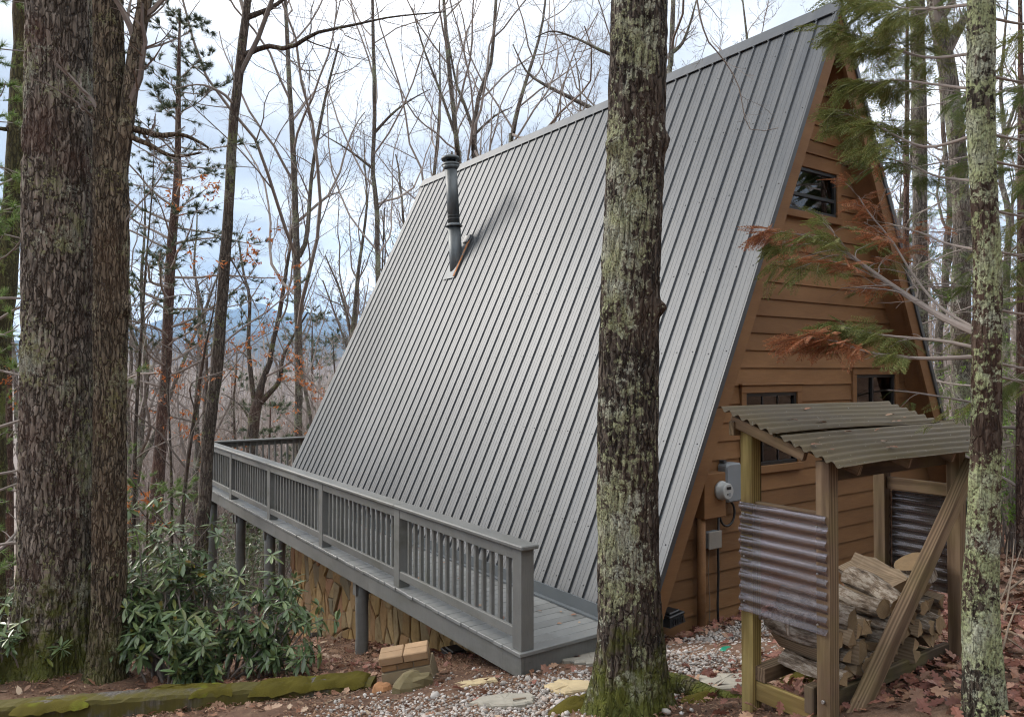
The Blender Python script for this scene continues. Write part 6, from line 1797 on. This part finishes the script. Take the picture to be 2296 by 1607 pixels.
def leafy_sapling(name, label, rows, d, seed, leaf_t=(0.2, 0.75), nl=9, ll=0.28, prob=0.5, leafL=0.075, ext=1.5):
    rng = np.random.default_rng(seed)
    P, r = trunk_pts(rows, d, ext); Q, rr = resample(P, r, 30)
    base = P[0].copy(); base[2] = float(G(base[0], base[1])); root = tree_root(name, tuple(base), label, 'tree', None)
    V, F = tube(Q, rr, 9); link('trunk', np_mesh('trunk', V, F, True), MAT['bark_lean'], root)
    LP, LR = kids(rng, Q[None], rr[None], nl, (0.25, 0.98), 1.0, ll, 8, 0.13, 0.03, 0.5, 0.004, 0, 0.4)
    T1, R1 = kids(rng, LP, LR, 7, (0.2, 1.0), 0.8, 0.38, 5, 0.14, 0.0, 0.5, 0.002, 0.6, 0.5)
    T2, R2 = kids(rng, T1, R1, 4, (0.2, 1.0), 0.7, 0.45, 3, 0.15, 0.0, 0.6, 0.0016, 0.6, 0.4)
    V, F = merge([tubes_batch(LP, LR, 5), tubes_batch(T1, R1, 3), tubes_batch(T2, R2, 3)]); link('branches', np_mesh('branches', V, F), MAT['branch_bark'], root)
    lid = np.repeat(np.arange(len(LP)), 28); keep = rng.uniform(0, 1, len(LP)) < prob
    sel = T2[keep[lid]]
    n = 5; t = rng.uniform(0.2, 1, (len(sel), n)); f = t * 3; i0 = np.clip(f.astype(int), 0, 2); fr = (f - i0)[..., None]; bi = np.arange(len(sel))[:, None]
    pos = (sel[bi, i0] * (1 - fr) + sel[bi, i0 + 1] * fr).reshape(-1, 3)
    D = rng.normal(0, 0.7, pos.shape) + np.array([0, 0, -0.5])
    M = frames(D, rng.uniform(0, 6.28, len(D))) * (leafL * rng.uniform(0.7, 1.3, len(D)))[:, None, None]
    V, F = instances(*LV['oval'], M, pos)
    o = link('leaves', np_mesh('leaves', V, F), MAT['beech_leaf'], root); tag(o, kind='stuff')
leafy_sapling('beech_sapling', 'thin sapling holding orange leaves between the slim oak and the reddish pine', [(300, 1200, 9), (303, 1000, 8), (310, 850, 7), (320, 700, 6), (330, 560, 4), (342, 420, 3)], 15, 401, prob=0.3)
leafy_sapling('beech_sapling', 'slanting sapling with orange leaves just left of the leaning trunk', [(408, 1200, 9), (417, 1070, 9), (436, 930, 8), (450, 840, 7), (462, 770, 5), (480, 690, 3)], 14.2, 403, prob=0.5, ll=0.4)
leafy_sapling('beech_sapling', 'small orange-leaved sapling in front of the reddish pine', [(385, 1200, 7), (384, 1060, 6), (380, 960, 5), (376, 860, 4), (372, 800, 2)], 16, 405, prob=0.55, ll=0.42, ext=0.6)
leafy_sapling('beech_sapling', 'orange-leaved sapling showing beyond the railing beside the leaning trunk', [(530, 1120, 6), (527, 1000, 6), (524, 900, 5), (530, 830, 3)], 20, 407, prob=0.4, ll=0.45, ext=0.6, leafL=0.09)
leafy_sapling('beech_sapling', 'red-leaved sapling peeking out behind the roof edge', [(760, 1000, 6), (755, 900, 5), (748, 800, 3)], 23, 409, prob=0.5, ll=0.5, ext=0.5, leafL=0.1)

# ================================================================ shrubs
def shrub(name, label, centre, rx, ry, h, nst, seed, matn, leaf='long', L=0.13, whorl=9, split=3, droop=-0.15, singles=0, cat='shrub', zbase=None, tips=None, grp=None):
    """stems from the ground, each dividing and ending in whorls of leaves; the largest leaves in view stay separate parts"""
    rng = np.random.default_rng(seed)
    cx_, cy_ = centre
    zb = float(G(cx_, cy_)) if zbase is None else zbase
    root = empty(name, (cx_, cy_, zb), label, cat, grp)
    a_ = rng.uniform(0, 6.28, nst); q = np.sqrt(rng.uniform(0, 1, nst))
    bx = cx_ + rx * 0.55 * q * np.cos(a_); by = cy_ + ry * 0.55 * q * np.sin(a_)
    if tips is None:
        tx = cx_ + rx * q * np.cos(a_) + rng.normal(0, 0.1, nst); ty = cy_ + ry * q * np.sin(a_) + rng.normal(0, 0.1, nst)
        tz = h * (1 - 0.55 * q ** 2) * rng.uniform(0.45, 1.05, nst)
    else:
        T_ = np.array(tips)[rng.integers(0, len(tips), nst)] + rng.normal(0, 0.16, (nst, 3)); tx, ty, tz = T_[:, 0], T_[:, 1], T_[:, 2]
        bx = tx * 0.6 + bx * 0.4; by = ty * 0.6 + by * 0.4
    m = 7
    u = np.linspace(0, 1, m)[None, :, None]
    B = np.stack([bx, by, G(bx, by) - 0.05], -1)[:, None, :]; Tt = np.stack([tx, ty, (G(tx, ty) + tz)], -1)[:, None, :]
    Pm = B * (1 - u) + Tt * u + np.concatenate([np.zeros((1, m, 2)), (0.25 * np.sin(u * math.pi))[..., :1] * 0.6], -1) * h * 0.25
    Pm = Pm + rng.normal(0, 0.025, Pm.shape) * u
    Rm = np.linspace(0.014, 0.006, m)[None] * np.ones((nst, 1))
    T1, R1 = kids(rng, Pm, Rm, split, (0.45, 1.0), 0.7, 0.35, 4, 0.12, 0.06, 0.6, 0.003, 0, 0.3)
    V, F = merge([tubes_batch(Pm, Rm, 5), tubes_batch(T1, R1, 3)]); link('stems', np_mesh('stems', V, F), MAT['branch_bark'], root)
    tip = np.concatenate([T1[:, -1], Pm[:, -1]]); td_ = np.concatenate([T1[:, -1] - T1[:, -2], Pm[:, -1] - Pm[:, -2]])
    td_ /= np.linalg.norm(td_, axis=1, keepdims=True) + 1e-9
    N = len(tip)
    az = (np.arange(whorl) * 2 * math.pi / whorl)[None] + rng.uniform(0, 6.28, (N, 1)) + rng.normal(0, 0.2, (N, whorl))
    el = rng.normal(droop + 0.25, 0.3, (N, whorl))
    A = np.cross(td_, np.array([0.3, 1.0, 0.1])); A /= np.linalg.norm(A, axis=1, keepdims=True); Bv = np.cross(td_, A)
    D = np.cos(el)[..., None] * (np.cos(az)[..., None] * A[:, None] + np.sin(az)[..., None] * Bv[:, None]) + np.sin(el)[..., None] * td_[:, None]
    D[..., 2] += droop
    pos = np.repeat(tip, whorl, 0) - np.repeat(td_, whorl, 0) * rng.uniform(0, 0.05, (N * whorl, 1)); D = D.reshape(-1, 3)
    sc_ = L * rng.uniform(0.65, 1.2, len(D))
    M = frames(D, rng.normal(0, 0.25, len(D))) * sc_[:, None, None]
    idx = np.arange(len(D))
    if singles:
        dep = (pos - _c) @ _f; size = sc_ / dep
        xs_ = (pos - _c) @ _r / dep * _F + _CX; ys_ = _CY - (pos - _c) @ _u / dep * _F
        vis = (xs_ > 282) & (xs_ < 720) & (ys_ < 1520) & (ys_ > 1140)
        order = np.argsort(-(size * vis - (dep - dep.min()) * 0.002))[:singles]
        lm = np_mesh('leaf', LV[leaf][0], LV[leaf][1], True); lm.materials.append(MAT[matn + '_single'] if matn + '_single' in MAT else MAT[matn])
        for i in order:
            mw = Matrix(((M[i, 0, 0], M[i, 0, 1], M[i, 0, 2], pos[i, 0]), (M[i, 1, 0], M[i, 1, 1], M[i, 1, 2], pos[i, 1]), (M[i, 2, 0], M[i, 2, 1], M[i, 2, 2], pos[i, 2]), (0, 0, 0, 1)))
            link('leaf', lm, None, root, mw)
        idx = np.setdiff1d(idx, order)
    V, F = instances(*LV[leaf], M[idx], pos[idx])
    o = link('foliage', np_mesh('foliage', V, F, True), MAT[matn], root); tag(o, kind='stuff')
# per-object colour for the leaves that are parts of their own
a = M_('rhododendron_leaf_single')
i_ = a.rnd(); c = a.ramp(i_, [(0, (0.072, 0.115, 0.046)), (0.55, (0.115, 0.17, 0.068)), (0.85, (0.16, 0.205, 0.075)), (0.97, (0.14, 0.15, 0.03)), (1, (0.2, 0.13, 0.02))])
c = a.hsv(c, val=a.remap(a.math('FRACT', a.math('MULTIPLY', i_, 91.7)), 0.75, 1.2)); MAT['rhododendron_leaf_single'] = a.leafy(c, 0.18, 0.32, 0.6)

def tip_pts(lst):
    out = []
    for x, y, d in lst:
        p = at(x, y, d); out.append((p[0], p[1], p[2] - float(G(p[0], p[1]))))
    return out
rt_ = tip_pts([(340, 1190, 9.2), (370, 1200, 9.3), (400, 1230, 9.2), (320, 1230, 9.3), (430, 1290, 9.1), (350, 1300, 9.0), (300, 1330, 8.9), (400, 1340, 8.9), (470, 1330, 9.0), (520, 1330, 9.0), (560, 1340, 9.0), (620, 1330, 9.0), (650, 1345, 9.0),
               (320, 1390, 8.7), (380, 1400, 8.6), (440, 1400, 8.6), (500, 1390, 8.6), (560, 1400, 8.6), (610, 1410, 8.7), (350, 1440, 8.5), (420, 1440, 8.4), (480, 1440, 8.4), (540, 1450, 8.4), (600, 1440, 8.5), (660, 1430, 8.6), (310, 1430, 8.6), (300, 1470, 8.5), (400, 1480, 8.3), (460, 1480, 8.3), (670, 1460, 8.5), (340, 1360, 8.9), (290, 1290, 9.0)])
pc = at(450, 1480, 8.7)
shrub('rhododendron', 'large rhododendron with drooping glossy leaves beside the slim oak and the deck columns', (pc[0], pc[1]), 1.2, 0.8, 1.6, 125, 501, 'rhododendron_leaf', 'long', 0.165, 9, 3, -0.28, 300, tips=rt_)
pc = at(15, 1430, 8.7)
shrub('rhododendron', 'rhododendron at the left edge beside the widest trunk', (pc[0], pc[1]), 0.7, 0.7, 1.0, 34, 503, 'rhododendron_leaf', 'long', 0.14, 9, 3, -0.25)
# mountain laurel thicket below the deck
lk = 0
for (x, d, rx, h, lb) in [(300, 15, 1.6, 2.0, 'dark laurel thicket behind the slim oak, left of the reddish pine'), (400, 16.5, 1.5, 1.8, 'dark laurel thicket between the reddish pine and the leaning trunk'), (500, 19, 2.2, 2.8, 'olive laurel thicket under the far deck corner'),
                          (570, 21, 2.2, 3.0, 'olive laurel thicket seen between the deck columns'), (650, 22, 2.2, 3.0, 'olive laurel thicket seen left of the stone foundation'), (700, 26, 2.5, 3.2, 'laurel thicket beyond the end of the stone foundation'),
                          (240, 19, 2.0, 2.4, 'laurel thicket glimpsed between the two big left trunks'), (30, 15, 1.8, 2.2, 'laurel thicket at the left edge behind the rhododendron'), (460, 24, 2.6, 3.4, 'far laurel thicket behind the leaning trunk'), (340, 24, 2.6, 3.0, 'far laurel thicket behind the reddish pine'), (600, 30, 3.0, 4.0, 'tall far laurel thicket below the spreading oak'), (750, 30, 3.0, 4.5, 'tall far laurel thicket beyond the far railing')]:
    p = at(x, 1100, d); lk += 1
    shrub('laurel_shrub', lb, (p[0], p[1]), rx, rx, h, 60, 520 + lk, 'laurel_leaf', 'oval', 0.10 if d < 20 else 0.14, 7, 4, -0.1)
for k, (x, y, d, rx, h, lb) in enumerate([(2270, 1130, 10.5, 1.0, 1.9, 'bright green broadleaf shrub right of the lichen conifer'), (2215, 980, 13.5, 1.6, 3.0, 'tall bright green shrub behind the right end of the shelter roof'), (2130, 900, 17, 1.8, 3.4, 'bright green shrub behind the right eave'), (2300, 900, 14, 2.0, 4.2, 'tall green shrub at the right edge')]):
    p = at(x, y, d); shrub('green_shrub', lb, (p[0], p[1]), rx, rx, h, 70, 560 + k, 'shrub_leaf', 'oval', 0.085, 8, 4, -0.05)

# ================================================================ far woods: one mass
def low_tree(seed, n1, n2, seg, H=1.0):
    rng = np.random.default_rng(seed)
    P = np.stack([np.linspace(0, rng.normal(0, .04), 5), np.linspace(0, rng.normal(0, .04), 5), np.linspace(0, H, 5)], -1); r = np.linspace(0.011, 0.002, 5)
    parts = [tube(P, r, 3)]
    Q, S = kids(rng, P[None], r[None], n1, (0.25, 0.98), 0.7, 0.34, 3, 0.16, 0.1, 0.5, 0.0016); parts.append(tubes_batch(Q, S, 3))
    if n2:
        Q2, S2 = kids(rng, Q, S, n2, (0.2, 1.0), 0.65, 0.5, 2, 0.2, 0.05, 0.6, 0.0011); 
        parts.append(tubes_batch(Q2, S2, 3))
    V, F = merge(parts); return V, F
rf = np.random.default_rng(900)
def woods(n, dmin, dmax, lowargs, xr, hr, wmul):
    out = []
    per = n // 5
    for k in range(5):
        V, F = low_tree(910 + k, *lowargs)
        x = rf.uniform(xr[0], xr[1], per); d = dmin * (dmax / dmin) ** rf.uniform(0, 1, per)
        dirs = np.stack([_f0 + (xx - _CX) / _F * _r for xx in x]); p = dirs * d[:, None]; p[:, 2] = G(p[:, 0], p[:, 1])
        a_ = rf.uniform(0, 6.28, per); h = rf.uniform(*hr, per)
        M = np.zeros((per, 3, 3)); wv = h * wmul * (d / dmin) ** 0.35
        M[:, 0, 0] = np.cos(a_) * h; M[:, 0, 1] = -np.sin(a_) * h; M[:, 1, 0] = np.sin(a_) * h; M[:, 1, 1] = np.cos(a_) * h; M[:, 2, 2] = h
        out.append(instances(V, F, M, p))
    return merge(out)
V, F = merge([woods(620, 48, 130, (11, 6, 3), (150, 1000), (11, 17), 1.0), woods(2600, 120, 620, (9, 2, 2), (150, 1000), (12, 20), 1.0), woods(260, 40, 120, (11, 5, 3), (1850, 2500), (10, 16), 1.0)])
o = link('far_woods', np_mesh('far_woods', V, F), MAT['twig_far']); tag(o, kind='stuff')

# unseen woods added behind the viewer to darken reflections in the cabin's metal and glass
def fir(seed):
    q = np.random.default_rng(seed); V = [(0.012, 0, 0), (-0.012, 0.012, 0), (-0.012, -0.012, 0), (0, 0, 1)]; F = [(0, 1, 3), (1, 2, 3), (2, 0, 3)]
    for k in range(150):
        z_ = q.uniform(0.08, 0.97); L = 0.24 * (1 - z_) ** 0.8 + 0.02; a_ = q.uniform(0, 6.28); w = L * 0.28
        for t_ in (0.25, 0.6):
            b = len(V); c_, s_ = math.cos(a_ + q.normal(0, .2)), math.sin(a_ + q.normal(0, .2)); r0, r1 = L * t_ * 0.6, L * (t_ + 0.4)
            V += [(c_ * r0 - s_ * w * .5, s_ * r0 + c_ * w * .5, z_ - 0.01), (c_ * r0 + s_ * w * .5, s_ * r0 - c_ * w * .5, z_), (c_ * r1, s_ * r1, z_ - 0.05 * t_ - 0.02)]; F.append((b, b + 1, b + 2))
    return np.array(V, float), np.array(F)
out = []; bare = []
for k in range(4):
    V, F = fir(950 + k); n = 11
    an = rf.uniform(-2.75, -0.1, n); d = rf.uniform(22, 60, n); p = np.stack([4 + d * np.cos(an), 1 + d * np.sin(an), np.zeros(n)], -1); p[:, 2] = G(p[:, 0], p[:, 1])
    h = rf.uniform(9, 19, n); M = np.zeros((n, 3, 3)); M[:, 0, 0] = M[:, 1, 1] = h; M[:, 2, 2] = h; out.append(instances(V, F, M, p))
    V, F = low_tree(960 + k, 12, 6, 3); n = 18
    an = rf.uniform(-3.3, 0.1, n); d = rf.uniform(14, 60, n); p = np.stack([4 + d * np.cos(an), 0 + d * np.sin(an), np.zeros(n)], -1); p[:, 2] = G(p[:, 0], p[:, 1])
    h = rf.uniform(12, 20, n); M = np.zeros((n, 3, 3)); M[:, 0, 0] = M[:, 1, 1] = h; M[:, 2, 2] = h; bare.append(instances(V, F, M, p))
V, F = merge(out); o = link('unseen_evergreens', np_mesh('unseen_evergreens', V, F), MAT['hemlock_needle']); tag(o, kind='stuff')
V, F = merge(bare); o = link('unseen_woods', np_mesh('unseen_woods', V, F), MAT['twig_far']); tag(o, kind='stuff')

# ================================================================ leaf litter, duff, gravel
rg = np.random.default_rng(77)
def free_ground(x, y):
    """not inside house, deck posts etc."""
    inside = (x > 5.25) & (x < 11.5) & (y > 5.38) & (y < 15.6)
    return ~inside
def scatter(n, sampler):
    x, y = sampler(n); k = free_ground(x, y); return x[k], y[k]
def visible_sampler(x0, x1, y0, y1, dens=None):
    def f(n):
        x = rg.uniform(x0, x1, n); y = rg.uniform(y0, y1, n); 
        if dens is not None:
            k = rg.uniform(0, 1, n) < dens(x, y); x, y = x[k], y[k]
        return x, y
    return f
def gravel_w(x, y):
    w = np.zeros_like(x)
    w = np.maximum(w, smooth(0.6, 0.0, np.abs(y - 4.75)) * smooth(2.6, 3.4, x) * (1 - smooth(7.5, 8.6, x)))
    w = np.maximum(w, np.exp(-(((x - 3.3) / 0.9) ** 2 + ((y - 4.7) / 0.75) ** 2)))
    w = np.maximum(w, 0.55 * np.exp(-(((x - 2.7) / 0.8) ** 2 + ((y - 5.4) / 0.9) ** 2)))
    w = np.maximum(w, np.exp(-(((x - 4.9) / 0.9) ** 2 + ((y - 4.3) / 0.55) ** 2)))
    return np.clip(w, 0, 1)
def patch(x, y, s, seed):
    return np.array([0.5 + 0.5 * mnoise.noise(Vector((a_ * s, b_ * s, seed))) for a_, b_ in zip(x, y)])
def lay(name, kind, n, sampler, size, matn, tilt, lift, base):
    x, y = scatter(n, sampler); m = len(x)
    if base == 'pebble':
        ico = [(0, 0, 1), (.894, 0, .447), (.276, .851, .447), (-.724, .526, .447), (-.724, -.526, .447), (.276, -.851, .447), (.724, .526, -.447), (-.276, .851, -.447), (-.894, 0, -.447), (-.276, -.851, -.447), (.724, -.526, -.447), (0, 0, -1)]
        bf_ = np.array([[0,1,2],[0,2,3],[0,3,4],[0,4,5],[0,5,1],[1,6,2],[2,7,3],[3,8,4],[4,9,5],[5,10,1],[6,7,2],[7,8,3],[8,9,4],[9,10,5],[10,6,1],[11,7,6],[11,8,7],[11,9,8],[11,10,9],[11,6,10]])
        bv_ = np.array(ico)
        M = rotmats(rg, m, 0.4) * (size * np.exp(rg.normal(0, 0.38, m)))[:, None, None]
        M = M * np.array([1, 0.75, 0.55])[None, None, :]
    else:
        bv_, bf_ = LV[base]; bv_ = bv_ - np.array([0.5, 0, 0])
        M = rotmats(rg, m, tilt) * (size * rg.uniform(0.6, 1.3, m))[:, None, None]
    z_ = G(x, y) + rg.uniform(lift[0], lift[1], m)
    V, F = instances(bv_, bf_, M, np.stack([x, y, z_], -1))
    o = link(name, np_mesh(name, V, F, base == 'pebble'), MAT[matn]); tag(o, kind='stuff'); return o
def vis_dens(x, y):
    d = x * _f0[0] + y * _f0[1]; k = (x * _r[0] + y * _r[1]) / np.maximum(d, 0.1)
    return ((d > 2.2) & (np.abs(k) < 0.85)).astype(float)
lay('gravel', 'stuff', 34000, visible_sampler(1.8, 9, 3.3, 6.6, lambda x, y: gravel_w(x, y) * vis_dens(x, y)), 0.014, 'pebble', 0, (0.0, 0.02), 'pebble')
def leaf_w(x, y):
    w = 0.85 * smooth(3.9, 4.6, x) * (1 - smooth(3.2, 4.4, y)) + 0.9 * smooth(8.0, 9.5, x)
    w = np.maximum(w, 0.9 * np.exp(-((y - 5.28) / 0.22) ** 2) * (x > 5.2))
    w = np.maximum(w, 0.9 * np.exp(-(((x - 4.75) / 0.35) ** 2)) * smooth(7.4, 8.6, y))
    w = np.maximum(w, 0.55 * np.exp(-(((x - 2.3) / 1.2) ** 2 + ((y - 8.3) / 1.2) ** 2)))
    w = np.maximum(w, 0.07)
    return w * (1 - 0.85 * gravel_w(x, y)) * vis_dens(x, y)
lay('leaf_litter', 'stuff', 26000, visible_sampler(1.0, 16, 0.8, 14, leaf_w), 0.11, 'dead_leaf', 0.38, (0.005, 0.045), 'oak')
lay('red_leaf_litter', 'stuff', 9000, visible_sampler(3.2, 8, 0.8, 9.5, lambda x, y: leaf_w(x, y) * 0.9), 0.10, 'red_leaf', 0.45, (0.01, 0.055), 'oak')
lay('forest_duff', 'stuff', 60000, visible_sampler(0.2, 6.0, 2.8, 12, lambda x, y: vis_dens(x, y) * (1 - 0.6 * gravel_w(x, y))), 0.032, 'duff', 0.4, (0.0, 0.02), 'oval')
lay('far_leaf_litter', 'stuff', 14000, visible_sampler(-6, 20, 5, 30, lambda x, y: vis_dens(x, y) * ((x > 11.5) | (y > 9))), 0.13, 'dead_leaf', 0.4, (0.0, 0.04), 'oval')

# a few fallen leaves on the deck, the shelter roof and the rail
n = 46
x = rg.uniform(4.05, 5.05, n); y = rg.uniform(5.5, 12, n); zz = np.full(n, 0.012)
x = np.concatenate([x, rg.uniform(3.95, 5.8, 16)]); yr = rg.uniform(2.4, 3.1, 16); y = np.concatenate([y, yr]); zz = np.concatenate([zz, np.array([roofz(v) + 0.028 for v in yr])])
M = rotmats(rg, len(x), 0.12) * (0.075 * rg.uniform(0.5, 1.2, len(x)))[:, None, None]
V, F = instances(LV['oak'][0] - np.array([0.5, 0, 0]), LV['oak'][1], M, np.stack([x, y, zz], -1))
o = link('fallen_leaves', np_mesh('fallen_leaves', V, F), MAT['dead_leaf']); tag(o, kind='stuff')

# soft moss around the foot of the centre tree
def moss_patch(x, y, rx, ry, h, seed):
    c_ = ground_hit(x, y); V = []; n1, n2 = 26, 9
    for i in range(n2):
        q = i / (n2 - 1)
        for j in range(n1):
            th = 2 * math.pi * j / n1
            rr = q * (1 + 0.35 * mnoise.noise(Vector((math.cos(th) * 1.5, math.sin(th) * 1.5, seed))))
            px, py = c_[0] + rx * rr * math.cos(th), c_[1] + ry * rr * math.sin(th)
            V.append((px, py, float(G(px, py)) + h * (1 - q ** 2) * (1 + 0.6 * mnoise.noise(Vector((px * 12, py * 12, seed)))) - 0.012 * q + 0.01))
    F = [(i * n1 + j, (i + 1) * n1 + j, (i + 1) * n1 + (j + 1) % n1, i * n1 + (j + 1) % n1) for i in range(n2 - 1) for j in range(n1)]
    o = link('moss_patch', np_mesh('moss_patch', V, F, True), MAT['moss']); tag(o, kind='stuff')
moss_patch(1300, 1585, 0.30, 0.14, 0.07, 1.0); moss_patch(1345, 1590, 0.16, 0.12, 0.10, 2.0); moss_patch(1580, 1560, 0.22, 0.12, 0.04, 3.0); moss_patch(1790, 1520, 0.2, 0.15, 0.03, 4.0)
# gravel drip strip beyond the foundation
p0, p1_ = ground_hit(640, 1390), ground_hit(655, 1400)

# ================================================================ haze: even, pale air round the whole place
a = M_('haze_air')
pv = a.node('ShaderNodeVolumePrincipled')
pv.inputs['Color'].default_value = (0.42, 0.66, 1.0, 1)
pv.inputs['Density'].default_value = 0.00016
pv.inputs['Anisotropy'].default_value = 0.0
a.n.remove(a.b)
a.l.new(pv.outputs[0], a.n['Material Output'].inputs['Volume'])
hz = MB().box(-9600, 9600, -9600, 9800, -90, 760).build('haze', a.m); tag(hz, kind='stuff')
